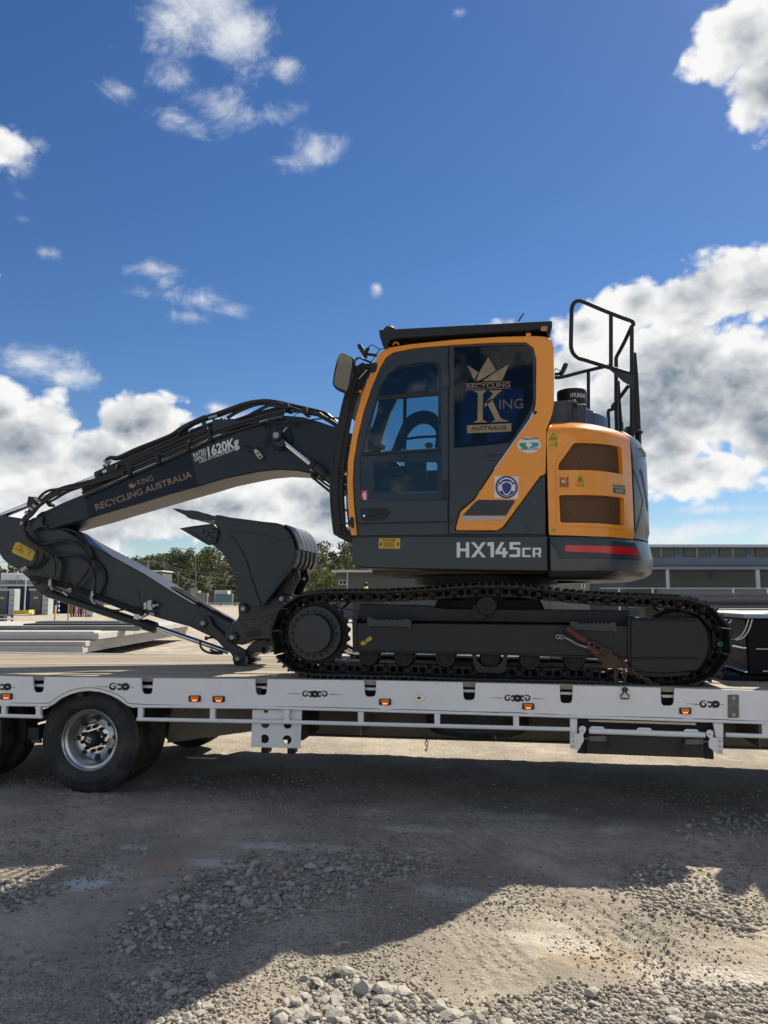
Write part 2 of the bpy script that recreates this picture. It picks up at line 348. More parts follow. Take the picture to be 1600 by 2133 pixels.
m_red = mat('red_reflector', (.55, .008, .010), .25, var=.25, vs=40, coat=.6)
m_amber = mat('amber_lens', (.75, .20, .01), .3, var=.15, vs=60, coat=.5)
m_redlit = mat('lit_red_led', (.8, .04, .02), .4, emit=(1, .10, .03), es=4)
m_yel = mat('warning_yellow', (.60, .38, .03), .5, var=.08, vs=30)
m_gold = mat('gold_vinyl', (.26, .19, .115), .42, .4, var=.35, vs=9)
m_wvin = mat('white_vinyl', (.70, .70, .70), .5, var=.04)
m_bvin = mat('black_vinyl', (.012, .012, .013), .5)
m_blue = mat('blue_vinyl', (.02, .035, .19), .4)
m_green = mat('green_vinyl', (.03, .28, .15), .5)
m_tire = mat('tyre_rubber', (.014, .0145, .016), .6, var=.3, vs=10, bump=.08, bs=60, dirt=(.13,.12,.10), da=.45, ds=6)
m_alu = mat('polished_alloy', (.58, .58, .58), .3, 1, var=.1, vs=20, dirt=(.3,.27,.22), da=.1, ds=8)
m_timber = mat('deck_timber', (.34, .29, .22), .8, var=.35, vs=5, bump=.6, bs=22, dirt=(.17,.14,.11), da=.35, ds=2.5, stretch=(.35, 5, 5))
m_rust = mat('rusty_steel', (.10, .055, .035), .85, var=.5, vs=16, bump=.5, bs=60, dirt=(.05,.035,.028), da=.5, ds=9)
m_rustred = mat('worn_red_paint', (.13, .030, .022), .7, var=.4, vs=16, bump=.4, bs=60, dirt=(.06,.04,.03), da=.5, ds=14)
m_chassis = mat('dusty_chassis', (.20, .165, .125), .8, var=.25, vs=4, bump=.2, bs=20, dirt=(.05,.045,.04), da=.4, ds=2)
m_chdark = mat('dark_chassis', (.03, .028, .026), .7, var=.3, vs=5, dirt=(.14,.12,.10), da=.3, ds=3)
m_gloss = mat('gloss_black_paint', (.004, .005, .009), .45, spec=.15, var=.2)
m_seat = mat('seat_cloth', (.02, .022, .026), .8)
m_glassd = glass('door_glass', (.42, .58, .62), .8)
m_glassq = glass('quarter_glass', (.06, .11, .16), .6)
m_mirror = mat('mirror_glass', (.13, .14, .15), .02, 1, var=0)
m_conc = mat('precast_concrete', (.42, .41, .385), .85, var=.12, vs=4, bump=.25, bs=30, dirt=(.2,.19,.18), da=.2, ds=2.5)
m_metalwall = mat('pale_metal_cladding', (.27, .33, .38), .5, var=.06, vs=1)
# ------------------------------------------------------------------ ground
def vnoise(x, y, seed=0):
    xi = np.floor(x).astype(np.int64); yi = np.floor(y).astype(np.int64); fx = x-xi; fy = y-yi
    fx = fx*fx*(3-2*fx); fy = fy*fy*(3-2*fy)
    def h(a, b):
        v = (a*374761393+b*668265263+seed*974711) & 0x7fffffff; v = ((v ^ (v >> 13))*1274126177) & 0x7fffffff; return ((v ^ (v >> 16)) & 0xffff)/65535.0
    return (h(xi, yi)*(1-fx)+h(xi+1, yi)*fx)*(1-fy)+(h(xi, yi+1)*(1-fx)+h(xi+1, yi+1)*fx)*fy
def fb(x, y, s, o=4, seed=0):
    a = 1.0; t = 0; r = 0
    for i in range(o): r = r+a*vnoise(x*s, y*s, seed+i*17); t += a; a *= .5; s *= 2.03
    return r/t-.5
RUTS = []
for (a, b, w, n) in (((925,1895),(1110,2080),.42,6),((1185,1880),(1440,2040),.40,5),((930,1888),(1220,1872),.20,3),((1380,1900),(1640,1990),.35,4),((1000,1700),(1300,1800),.5,6),((0,1990),(200,2010),.5,5),((930,1720),(1060,1790),.4,5),((700,1700),(1000,1705),.3,4)):
    A, B = G(*a), G(*b); RUTS.append((A.x, A.y, B.x, B.y, w, n))
def gh(x, y):
    x = np.asarray(x, float); y = np.asarray(y, float)
    near = np.exp(-((y+2.5)/9)**2-((x+1)/12)**2)
    hgt = fb(x, y, .35, 4, 3)*.07*near + fb(x, y, 2.3, 4, 9)*.03*near + fb(x, y, 14, 3, 21)*.020*near
    hgt = hgt+.012*np.exp(-((y-.5)/1.0)**2)*np.exp(-((x+3.2)/2.5)**2)
    hgt = hgt+fb(x, y, .03, 3, 5)*.12*(1-near)
    for ax, ay, bx, by, w, n in RUTS:
        L_ = math.hypot(bx-ax, by-ay); ux, uy = (bx-ax)/L_, (by-ay)/L_; s = (x-ax)*ux+(y-ay)*uy; t = -(x-ax)*uy+(y-ay)*ux
        t = t+fb(x, y, 2, 2, 31)*.05
        m = np.clip(np.minimum(s+.1, L_+.1-s)/.25, 0, 1)*np.clip((w/2-np.abs(t))/.04, 0, 1)*np.clip(.75+fb(x, y, 3, 2, 44)*1.5, .2, 1)
        hgt = hgt-m*(.004+.024*np.maximum(0, np.cos(t/w*2*math.pi*n))**2.5)*(1+.2*np.sin(s*75))
    return hgt
def axis(lo, hi, step, end0, end1, g=1.10):
    a = list(np.arange(lo, hi, step)); s = step; v = hi
    while v < end1: v += s; a.append(v); s *= g
    s = step; v = lo
    while v > end0: v -= s; a.insert(0, v); s *= g
    return np.array(a)
xs = axis(-4.6, 2.6, .016, -1600, 1600); ys = axis(-3.3, .9, .016, -400, 3500)
XX, YY = np.meshgrid(xs, ys); ZZ = gh(XX, YY); nx, ny = len(xs), len(ys)
ZZ = ZZ-np.clip((YY-300)/2000, 0, 1)*3
def grid_mesh(XX, YY, ZZ):
    ny, nx = XX.shape; me = bpy.data.meshes.new('g'); me.vertices.add(nx*ny); me.vertices.foreach_set('co', np.stack([XX, YY, ZZ], -1).astype(np.float32).ravel())
    i = np.arange(nx*ny).reshape(ny, nx); q = np.stack([i[:-1, :-1], i[:-1, 1:], i[1:, 1:], i[1:, :-1]], -1).reshape(-1, 4)
    me.loops.add(q.size); me.loops.foreach_set('vertex_index', q.ravel().astype(np.int32)); me.polygons.add(len(q))
    me.polygons.foreach_set('loop_start', (np.arange(len(q))*4).astype(np.int32)); me.polygons.foreach_set('use_smooth', np.ones(len(q), bool)); me.update(calc_edges=True); return me
def ground_mat():
    m = bpy.data.materials.new('crushed_rock_ground'); m.use_nodes = True; t = m.node_tree; n = t.nodes; l = t.links; b = n['Principled BSDF']; b.inputs['Roughness'].default_value = .95; b.inputs['Specular IOR Level'].default_value = .2
    tc = n.new('ShaderNodeTexCoord'); src = tc.outputs['Object']
    def nz(s, d=6, r=.6):
        q = n.new('ShaderNodeTexNoise'); q.inputs['Scale'].default_value = s; q.inputs['Detail'].default_value = d; q.inputs['Roughness'].default_value = r; l.new(src, q.inputs['Vector']); return q.outputs['Fac']
    def mr(v, a, bb, c=0, d=1):
        q = n.new('ShaderNodeMapRange'); q.interpolation_type = 'SMOOTHSTEP'; l.new(v, q.inputs[0]); q.inputs[1].default_value = a; q.inputs[2].default_value = bb; q.inputs[3].default_value = c; q.inputs[4].default_value = d; return q.outputs[0]
    def mx(f, a, bb):
        q = n.new('ShaderNodeMix'); q.data_type = 'RGBA'; l.new(f, q.inputs[0])
        for k, v in ((6, a), (7, bb)):
            if isinstance(v, tuple): q.inputs[k].default_value = (*v, 1)
            else: l.new(v, q.inputs[k])
        return q.outputs[2]
    c = mx(mr(nz(1.1, 7, .65), .38, .62), (.335, .297, .24), (.53, .465, .37))
    c = mx(mr(nz(.55, 5), .56, .72), c, (.60, .54, .445))
    c = mx(mr(nz(2.2, 6), .60, .74, 0, .8), c, (.70, .67, .62))
    c = mx(mr(nz(.9, 4), .64, .74, 0, .5), c, (.42, .27, .16))
    c = mx(mr(nz(26, 4, .7), .35, .75, 0, .4), c, (.26, .225, .18))
    v = n.new('ShaderNodeTexVoronoi'); v.inputs['Scale'].default_value = 55; l.new(src, v.inputs['Vector'])
    c = mx(mr(v.outputs['Distance'], .1, .75, 0, .25), c, (.24, .21, .17))
    for (px, py, rx, ry, col, amt) in ((185,1846,.15,.06,(.60,.62,.65),.8),(440,1800,.26,.05,(.62,.62,.62),.6),(350,1806,.25,.06,(.42,.28,.19),.6),(600,1765,.55,.05,(.60,.58,.55),.6),(280,1770,.12,.03,(.6,.6,.6),.6),(940,1862,.25,.06,(.56,.55,.52),.6),(1240,1990,.35,.08,(.48,.34,.20),.5),(1150,1960,.3,.08,(.58,.54,.46),.6),(1480,2030,.45,.09,(.62,.58,.50),.6),(1060,1700,.5,.05,(.62,.60,.56),.5),(880,1730,.4,.05,(.6,.58,.55),.5)):
        g = G(px, py); mp = n.new('ShaderNodeMapping'); mp.vector_type = 'TEXTURE'; mp.inputs['Location'].default_value = (g.x, g.y, 0); mp.inputs['Scale'].default_value = (rx, ry*2.2, 9); l.new(src, mp.inputs[0])
        wn_ = n.new('ShaderNodeTexNoise'); wn_.inputs['Scale'].default_value = 7; wn_.inputs['Detail'].default_value = 6; l.new(src, wn_.inputs['Vector'])
        va = n.new('ShaderNodeVectorMath'); va.operation = 'MULTIPLY_ADD'; l.new(wn_.outputs['Color'], va.inputs[0]); va.inputs[1].default_value = (1.1, 1.1, 0); l.new(mp.outputs[0], va.inputs[2])
        vb = n.new('ShaderNodeVectorMath'); vb.operation = 'SUBTRACT'; l.new(va.outputs[0], vb.inputs[0]); vb.inputs[1].default_value = (.55, .55, 0); ln = n.new('ShaderNodeVectorMath'); ln.operation = 'LENGTH'; l.new(vb.outputs[0], ln.inputs[0])
        c = mx(mr(ln.outputs['Value'], 1.0, .45, 0, amt), c, col)
    l.new(c, b.inputs['Base Color'])
    v2 = n.new('ShaderNodeTexVoronoi'); v2.inputs['Scale'].default_value = 38; v2.inputs['Randomness'].default_value = 1; l.new(src, v2.inputs['Vector'])
    a = n.new('ShaderNodeMath'); a.operation = 'MULTIPLY_ADD'; l.new(mr(v2.outputs['Distance'], 0, .7, 1, 0), a.inputs[0]); l.new(mr(nz(3, 3), .45, .6), a.inputs[1]); l.new(nz(120, 5, .7), a.inputs[2])
    a2 = n.new('ShaderNodeMath'); a2.operation = 'MULTIPLY_ADD'; l.new(nz(18, 5, .65), a2.inputs[0]); a2.inputs[1].default_value = 1.6; l.new(a.outputs[0], a2.inputs[2])
    bp = n.new('ShaderNodeBump'); bp.inputs['Strength'].default_value = .75; bp.inputs['Distance'].default_value = .016; l.new(a2.outputs[0], bp.inputs['Height']); l.new(bp.outputs[0], b.inputs['Normal'])
    return m
m_ground = ground_mat()
go = link('ground', grid_mesh(XX, YY, ZZ), m_ground); tag(go, kind='structure')
# rocks: a handful of broken-stone meshes, shared
def rock_mesh(seed, sub=1):
    r = random.Random(seed); bm = bmesh.new(); bmesh.ops.create_icosphere(bm, subdivisions=sub, radius=1)
    cuts = []
    for _ in range(9):
        d = Vector((r.gauss(0, 1), r.gauss(0, 1), r.gauss(0, 1))).normalized(); cuts.append((d, r.uniform(.42, .8)))
    for v in bm.verts:
        for d, h in cuts:
            k = v.co.dot(d)
            if k > h: v.co -= d*(k-h)
        v.co *= 1+r.uniform(-.07, .07)
    s = Vector((1, r.uniform(.7, .95), r.uniform(.5, .75)))
    for v in bm.verts: v.co = Vector((v.co.x*s.x, v.co.y*s.y, v.co.z*s.z))
    me = bpy.data.meshes.new('rock'); bm.to_mesh(me); bm.free(); return me
m_rock = mat('broken_grey_stone', (.40, .37, .315), .9, var=.2, vs=3, bump=.5, bs=9, dirt=(.30,.26,.20), da=.35, ds=2.5)
RK = [rock_mesh(50+i, 2) for i in range(10)]
for me in RK:
    me.materials.append(m_rock)
CL = [  # polygon in photo pixels, count, size range in px, label, group
 ([(560,2145),(600,2075),(680,2030),(760,2035),(860,2060),(930,2090),(1000,2100),(1060,2145)], 92, (18,46), 'pale rock in the sunlit heap', 'rocks in the sunlit heap at the bottom edge'),
 ([(225,2060),(330,2030),(445,2045),(450,2110),(380,2140),(240,2120)], 26, (14,36), 'grey rock in the bottom left pile', 'rocks in the shaded pile near the bottom left'),
 ([(300,1900),(430,1820),(600,1790),(860,1760),(900,1800),(780,1840),(560,1900),(380,1990),(240,1990)], 90, (11,30), 'shaded rock in the long stone band', 'rocks in the shaded band in front of the trailer'),
 ([(0,1850),(60,1840),(110,1860),(100,1890),(0,1900)], 9, (12,28), 'shaded rock in the left edge pile', 'rocks in the pile at the left edge'),
 ([(1000,2145),(1060,2080),(1200,2060),(1400,2050),(1600,2040),(1600,2145)], 40, (9,32), 'sandy rock on the bottom right dirt', 'rocks on the sunlit dirt at the bottom right'),
 ([(1290,1850),(1370,1800),(1430,1800),(1480,1870),(1600,1910),(1600,1940),(1440,1900),(1330,1880)], 22, (7,18), 'rock beside the right shadow notch', 'rocks at the edge of the shadow on the right'),
 ([(1440,1720),(1600,1700),(1600,1745),(1470,1750)], 12, (8,17), 'shaded rock in the right edge pile', 'rocks in the shaded pile near the right edge')]
def place_rock(px, py, spx, label, group, me=None):
    g = G(px, py); z0 = float(gh(g.x, g.y)); s = spx*(Vector((g.x, g.y, 0))-CAM).length/F/2
    o = bpy.data.objects.new('rock', me or random.choice(RK)); COL.objects.link(o)
    o.location = (g.x, g.y, z0+s*.24); o.scale = (s*random.uniform(.9, 1.2), s*random.uniform(.8, 1.1), s*random.uniform(.8, 1.1))
    o.rotation_euler = (random.uniform(-.35, .35), random.uniform(-.35, .35), random.uniform(0, 6.28)); tag(o, label, 'rock', group)
for (px, py, s) in ((712,2018,48),(590,2100,32),(610,2075,30)): pass
place_rock(714, 2026, 50, 'largest flat-topped pale rock at the top of the sunlit heap', None)
place_rock(1232, 2075, 40, 'single rounded pale rock lying alone right of the sunlit heap', None)
place_rock(1190, 2105, 26, 'pale rock with one flat side just left below the lone round rock', None)
place_rock(604, 2012, 22, 'lone upright rock on the shaded side just before the shadow line', None)
place_rock(1488, 2122, 38, 'dark grey rock split in two at the bottom right corner', None)
for P, n, (s0, s1), lab, grp in CL:
    x0, x1 = min(p[0] for p in P), max(p[0] for p in P); y0, y1 = min(p[1] for p in P), max(p[1] for p in P); k = 0
    while k < n:
        px, py = random.uniform(x0, x1), random.uniform(y0, y1)
        if inpoly(px+random.gauss(0, 16), py+random.gauss(0, 7), P) and py > y0-6:
            u_ = random.random()**1.8; fx = (px-x0)/(x1-x0); fy = (py-y0)/(y1-y0)
            adj = ('very small', 'small', 'medium', 'large')[min(3, int(u_*5))]; side = ('left end', 'left half', 'middle', 'right half', 'right end')[min(4, int(fx*5))]; row = ('far', 'middle', 'near')[min(2, int(fy*3))]
            place_rock(px, py, s0+(s1-s0)*u_, '%s %s, %s row of its %s' % (adj, lab, row, side), grp); k += 1
# gravel that nobody could count
def scatter(name, pts, sizes, mat_, seed):
    base = [rock_mesh(seed+i, 1) for i in range(6)]; B = [(np.array([v.co[:] for v in b.vertices]), np.array([p.vertices[:] for p in b.polygons])) for b in base]
    V = []; Fc = []; off = 0; pts = np.array(pts); sizes = np.array(sizes); which = rng.integers(6, size=len(pts))
    for bi, (bv, bf) in enumerate(B):
        q = np.nonzero(which == bi)[0]; n = len(q); a = rng.uniform(0, 6.28, n)[:, None]; c, d = np.cos(a), np.sin(a); t = rng.uniform(-.5, .5, n)[:, None]; s = sizes[q][:, None]
        x, y, zz = (bv[None, :, k]*s for k in range(3))
        V.append(np.stack([x*c-y*d+pts[q, 0:1], x*d+y*c+pts[q, 1:2], zz*.9+x*t*.4+pts[q, 2:3]+s*.25], -1).reshape(-1, 3)); nv = len(bv)
        Fc.append((bf[None]+(np.arange(n)*nv)[:, None, None]).reshape(-1, 3)+off); off += n*nv
    V = np.concatenate(V); Fc = np.concatenate(Fc); me = bpy.data.meshes.new(name); me.vertices.add(len(V)); me.vertices.foreach_set('co', V.astype(np.float32).ravel())
    me.loops.add(Fc.size); me.loops.foreach_set('vertex_index', Fc.ravel().astype(np.int32)); me.polygons.add(len(Fc)); me.polygons.foreach_set('loop_start', (np.arange(len(Fc))*3).astype(np.int32)); me.update(calc_edges=True)
    return link(name, me, mat_)
m_grav = bpy.data.materials.new('gravel_stone'); m_grav.use_nodes = True; _n = m_grav.node_tree.nodes; _l = m_grav.node_tree.links; _g = _n.new('ShaderNodeNewGeometry'); _r = _n.new('ShaderNodeValToRGB'); _r.color_ramp.elements[0].color = (.20,.18,.15,1); _r.color_ramp.elements[1].color = (.44,.40,.34,1); _e = _r.color_ramp.elements.new(.6); _e.color = (.31,.275,.225,1); _l.new(_g.outputs['Random Per Island'], _r.inputs[0]); _l.new(_r.outputs[0], _n['Principled BSDF'].inputs['Base Color']); _n['Principled BSDF'].inputs['Roughness'].default_value = .9
NG = 150000; PX = rng.uniform(-60, 1660, NG); PYy = 1560+580*rng.random(NG)**.75
A_ = (PX-800)/F; B_ = -(PYy-1066.5)/F; D_ = np.array(FW)[None]+A_[:, None]*np.array(RT)[None]+B_[:, None]*np.array(UP)[None]; T_g = -CAM.z/D_[:, 2]; GX = D_[:, 0]*T_g; GY = CAM.y+D_[:, 1]*T_g
cov = fb(GX, GY, 1.5, 3, 71)+.6*fb(GX, GY, .5, 2, 12)
def inpoly_v(x, y, P):
    c = np.zeros(len(x), bool); j = len(P)-1
    for i in range(len(P)):
        (xi, yi), (xj, yj) = P[i], P[j]
        if yi != yj: c ^= ((yi > y) != (yj > y)) & (x < (xj-xi)*(y-yi)/(yj-yi)+xi)
        j = i
    return c
INC = np.zeros(NG, bool)
JX = PX+rng.normal(size=NG)*26+fb(PX, PYy, .012, 4, 5)*120; JY = PYy+rng.normal(size=NG)*9+fb(PX, PYy, .012, 4, 6)*60
for c_ in CL: INC |= inpoly_v(JX, JY, c_[0])
keep = (GY < 1.5) & (rng.random(NG) < np.where(INC, .9, np.clip(.16+cov*2.2, .02, .9))); q_ = np.nonzero(keep)[0][:46000]
dist_ = np.sqrt(GX[q_]**2+(GY[q_]-CAM.y)**2+CAM.z**2); spx_ = (1.5+7.5*rng.random(len(q_))**3.2)*np.where(INC[q_], 1.9, 1.0); sz = np.maximum(.0022, spx_*dist_/F/2)
pts = np.stack([GX[q_], GY[q_], gh(GX[q_], GY[q_])], 1)
gv = scatter('gravel', pts, sz, m_grav, 300); tag(gv, kind='stuff', label='fine loose gravel scattered over the dirt in front of the trailer', cat='gravel')
# ------------------------------------------------------------------ trailer
trailer = thing('low_loader_trailer', (-1, 1.25, .04), 'white flatbed low loader trailer with timber deck carrying the excavator', 'trailer')
def zd(x): return .975-.0018*min(16, (x+1.2)**2)
TW = 2.5
def deckmap(x, a, d): return (x, a, d+zd(x))
# the side beam with its arch and stake pockets, traced at y = 0
top = [(-120,1406.5),(0,1408.3)]+z('E', (195,143))
def notch(l, r, t0, t1, yb):  # left x, right x, top y at both, bottom y
    return [(l, t0), (l+1.5, yb-7), (l+3.5, yb-2.5), (l+7, yb), (r-7, yb), (r-3, yb-2.5), (r-1.5, yb-7), (r, t1)]
notches = [(68,92,1410,1410,1442.6),(294,318.8,1412.6,1412.8,1446),(531,557,1414.5,1415,1448),(758.5,784,1417.3,1417.5,1451.5),(964,990.5,1421.5,1422.3,1458.5),(1166,1193.5,1426.5,1427.8,1465),(1376,1405,1432.6,1433.6,1470)]
outl = [(-400,1403.5),(0,1408.3)]
for n_ in notches: outl += notch(*n_)
outl += [(1594,1438.7),(1700,1444),(1700,1514),(1600,1508),(1300,1499),(1000,1489.4),(760,1482.6),(525,1476.6),(400,1475),(274,1473.8)]
outl += [(262,1468),(246,1456.5),(228,1447.5),(208,1441.5),(186,1439.3),(165,1441),(146,1446.5),(126,1455.5),(113,1466),(104,1471.5),(70,1471),(-6,1470),(-14,1466),(-30,1456),(-55,1446),(-80,1440),(-400,1440)]
plate('side_beam', outl, 0.0, .022, m_white, trailer, bevel=.003)
plate('pipe_rail', [(-20,1464.5)]+[(100,1466),(104,1472.5),(-20,1470.5)], -.018, .0, m_white, trailer, bevel=.006)
plate('pipe_rail', [(272,1468),(525,1471),(760,1477),(1000,1484),(1300,1493.5),(1650,1505),(1650,1511),(1300,1499.5),(1000,1490),(760,1483),(525,1477),(272,1474.3)], -.018, 0, m_white, trailer, bevel=.007)
# pocket liners behind the notches with their white bar
for i, n_ in enumerate(notches):
    x0, x1 = n_[0]-3, n_[1]+3
    w0 = W(x0, n_[2], .03); w1 = W(x1, n_[4]+3, .03)
    bm = bm_new(); bbox(bm, w0.x-.01, w1.x+.03, .14, .15, w1.z, w0.z-.012); obj('pocket_liner', bm, m_chdark, trailer)
    a = W(n_[0], n_[2]+14.5, .05); b = W(n_[1], n_[3]+15.5, .05); c = W(n_[0], n_[2]+20.5, .05)
    bm = bm_new(); bbox(bm, a.x-.02, b.x+.03, .05, .09, c.z, a.z); obj('pocket_bar', bm, m_white if i in (0,1,2,3,4,5,6) else m_chdark, trailer, .004)
# timber deck boards, running lengthways
y = .024; nb = 13; bw = (TW-.05)/nb
for i in range(nb):
    bm = bm_new(); xs_ = [-12+.5*k for k in range(33)]; y0 = y+i*bw+.004; y1 = y+(i+1)*bw-.004; rr = random.Random(i)
    dz = rr.uniform(-.003, .003); brk = rr.uniform(-6, 1)
    ring = []
    for x in xs_:
        zz = zd(max(x, -5.2))+dz; ring.append([bm.verts.new(p) for p in ((x, y0, zz-.038), (x, y1, zz-.038), (x, y1, zz-.003), (x, y0+.004, zz), (x, y0, zz-.003))])
    for A, B in zip(ring, ring[1:]):
        for k in range(5): bm.faces.new([A[k], A[(k+1) % 5], B[(k+1) % 5], B[k]])
    bm.faces.new(ring[0][::-1]); bm.faces.new(ring[-1]); obj('deck_board', bm, m_timber, trailer, .002)
bm = bm_new(); bbox(bm, -12, 4, TW, TW+.022, .74, .965); obj('far_side_beam', bm, m_white, trailer, .003)
bm = bm_new(); bbox(bm, -2.6, 4, TW-.35, TW-.02, .47, .735); obj('far_shade_box', bm, m_chdark, trailer, .004)  # box added under the far beam to push out the trailer's ground shadow
# main chassis beams and crossmembers below
for yy in (.82, 1.62):
    bm = bm_new(); bbox(bm, -2.15, 4.5, yy, yy+.012, .425, .88); bbox(bm, -2.15, 4.5, yy-.06, yy+.07, .415, .425); bbox(bm, -2.15, 4.5, yy-.06, yy+.07, .88, .90); obj('chassis_beam', bm, m_chassis, trailer)
    bm = bm_new(); bbox(bm, -9, -2.15, yy, yy+.012, .62, .88); bbox(bm, -9, -2.15, yy-.06, yy+.07, .60, .62); bbox(bm, -9, -2.15, yy-.06, yy+.07, .88, .90); obj('chassis_beam', bm, m_chdark, trailer)
for k in range(26):
    x = -8.5+k*.5; bm = bm_new(); bbox(bm, x, x+.05, .03, 2.47, .80, .90); obj('crossmember', bm, m_chdark, trailer)
for x in (-1.2, -.15, .75, 1.75):
    bm = bm_new(); bbox(bm, x, x+.01, .25, .82, .52, .80); obj('gusset', bm, m_chassis, trailer)
for y_ in (.55, 1.9):
    bm = bm_new(); prism(bm, [[(-2.95,.36),(-2.05,.50),(-2.05,.80),(-2.9,.80)]], xz, y_, y_+.02); obj('suspension_hanger', bm, m_chassis, trailer)
# lower guard rail: pipes and posts
def rail(name, a, b, r=.0155, Y=-.004, m=m_white): bm = bm_new(); tube(bm, [W(*a, Y), W(*b, Y)], r, 10); return obj(name, bm, m, trailer, .002)
rail('guard_rail', (-20,1490), (88,1493), .016); rail('guard_rail', (286,1498), (640,1505)); rail('guard_rail', (640,1505), (1188,1519)); rail('guard_rail', (1512,1530.5), (1660,1536))
for (a, b) in (((10,1470),(10,1492)),((82,1470),(82,1492)),((294,1474),(294,1499)),((444,1476),(444,1501)),((598,1479),(598,1504)),((752,1483),(752,1508)),((911,1487),(911,1512)),((1075,1492),(1075,1517)),((1593,1509),(1593,1533))):
    A = W(*a, .0); B = W(*b, .0); bm = bm_new(); bbox(bm, A.x-.021, A.x+.021, -.014, .02, B.z, A.z+.002); obj('rail_post', bm, m_white, trailer, .003)
# perforated white bracket
plate('perforated_bracket', z('F', (132,338),(425,342),(415,568),(122,560)), .03, .045, m_white, trailer,
      holes=[circ(*z('F', (203,512))[0], 9.5), circ(*z('F', (337,517))[0], 9.5), circ(*z('F', (207,422))[0], 9.2), circ(*z('F', (340,426))[0], 9.2), circ(*z('F', (211,344))[0], 5)], bevel=.002)
w = W(*z('F', (425,342))[0], .03); bm = bm_new(); bbox(bm, w.x-.18, w.x-.005, .1, .6, .50, .80); obj('bracket_box', bm, m_chdark, trailer)
for f in z('F', (215,575), (370,578)):
    w = W(*f, .3); bm = bm_new(); bbox(bm, w.x-.03, w.x+.03, .25, .35, w.z-.02, .55); obj('landing_pin', bm, m_black, trailer, .004)
# marker lights
for k, (x, y, red) in enumerate([(12.5,1450.8,1),(405,1455.5,0),(455,1456.3,0),(802,1462.2,0),(1100.5,1471.6,0),(1428,1481,0)]):
    h = plate('marker_light', rrect(x-12.5, y-6.6, x+12.5, y+6.6, 2.6), -.012, 0, m_black, trailer, bevel=.002)
    plate('lens', rrect(x-8.6, y-5.4, x+8.6, y+2.6, 1.2), -.017, -.0115, m_amber if not red else m_redlit if False else m_amber, h, bevel=.0012)
    plate('led', rrect(x-5, y+1.6, x+5, y+4.6, 1), -.0165, -.0118, m_redlit, h)
# pin stripe along the beam
def stripe(pts, wpx, Y=-.0004, name='pinstripe', m=m_bvin, parent=trailer, th=.0012):
    P = [W(p[0], p[1], Y) for p in pts]; bm = bm_new(); prev = None
    for i, p in enumerate(P):
        a = P[max(i-1, 0)]; b = P[min(i+1, len(P)-1)]; t = (b-a).normalized(); nrm = Vector((-t.z, 0, t.x)); ww = (wpx[i] if isinstance(wpx, list) else wpx)*(p-CAM).length/F/2
        q = [bm.verts.new(p+nrm*ww), bm.verts.new(p-nrm*ww)]
        if prev: bm.faces.new([prev[0], prev[1], q[1], q[0]])
        prev = q
    r = bmesh.ops.extrude_face_region(bm, geom=bm.faces[:]); bmesh.ops.translate(bm, verts=[e for e in r['geom'] if isinstance(e, bmesh.types.BMVert)], vec=(0, -th, 0)); return obj(name, bm, m, parent)
s1 = z('E', (-10,300),(0,302),(40,306),(80,298),(280,299),(320,280),(380,242),(450,216),(520,207),(600,214),(680,240),(740,272),(790,302),(1120,313),(1160,326),(1200,315),(1300,327),(1345,318),(1600,320))
stripe(sp2(s1, 4), 1.0)
stripe(sp2(z('F', (0,318),(500,322),(780,330),(880,333),(920,345),(965,337),(1100,338),(1600,356)), 4), 1.0)
stripe(sp2(z('G', (0,327),(240,333),(272,350),(310,338),(600,350),(1100,362),(1150,380),(1200,366),(1600,382)), 4), 1.0)
def scroll(cx, cy_, kind=2, s=1.0):
    """painted scroll ornament: two lobes of curled lines with dark teardrops"""
    def spi(x, y, r0, a0, sw, m, r1=.18, sy=.86, n=26):
        P = []; Wd = []
        for i in range(n+1):
            t = i/n; r = r0*(1-(1-r1)*t**.85); a = math.radians(a0+sw*t); P.append((cx+s*(x+r*math.cos(a)), cy_+s*sy*(y+r*math.sin(a)))); Wd.append(max(.45, m*1.45*math.sin(math.pi*(t*.92+.06))**1.3)*s)
        stripe(P, Wd, name='scroll_ornament')
    if kind == 3:
        for a in ((-21,0,10,10,-500,2.6),(21,0,10,170,500,2.6),(0,0,10,80,-430,3.4),(0,0,10,260,-430,3.4)): spi(*a)
        lobes = ((-10,-5.5),(-10,5.5),(10,-5.5),(10,5.5))
    else:
        for a in ((-13,0,10.5,-20,-480,3.0),(12,0,10,100,470,3.4),(12,0,10,-80,430,2.6)): spi(*a)
        lobes = ((0,-5.5),(0,5.5))
    for (x, y) in lobes:
        plate('scroll_ornament', sp2([(cx+s*(x-5), cy_+s*y*.35), (cx+s*(x-2.5), cy_+s*y*1.2), (cx+s*(x+2.5), cy_+s*y*1.2), (cx+s*(x+5), cy_+s*y*.35), (cx+s*x, cy_+s*y*.55)], 4, True), -.0016, -.0004, m_bvin, trailer)
    h = (34 if kind == 3 else 24)*s
    stripe([(cx-h-28*s, cy_-1.5), (cx-h, cy_)], [.4, 1.3], name='scroll_ornament'); stripe([(cx+h, cy_+.5), (cx+h+(30 if kind == 3 else 6)*s, cy_+1.5)], [1.3, .4], name='scroll_ornament')
scroll(*z('E', (712,202))[0], 2); scroll(*z('E', (12,203))[0], 2, .95)
scroll(*z('F', (503,245))[0], 3, .92); scroll(*z('G', (208,252))[0], 3, .94); scroll(*z('G', (1277,286))[0], 2, .98)
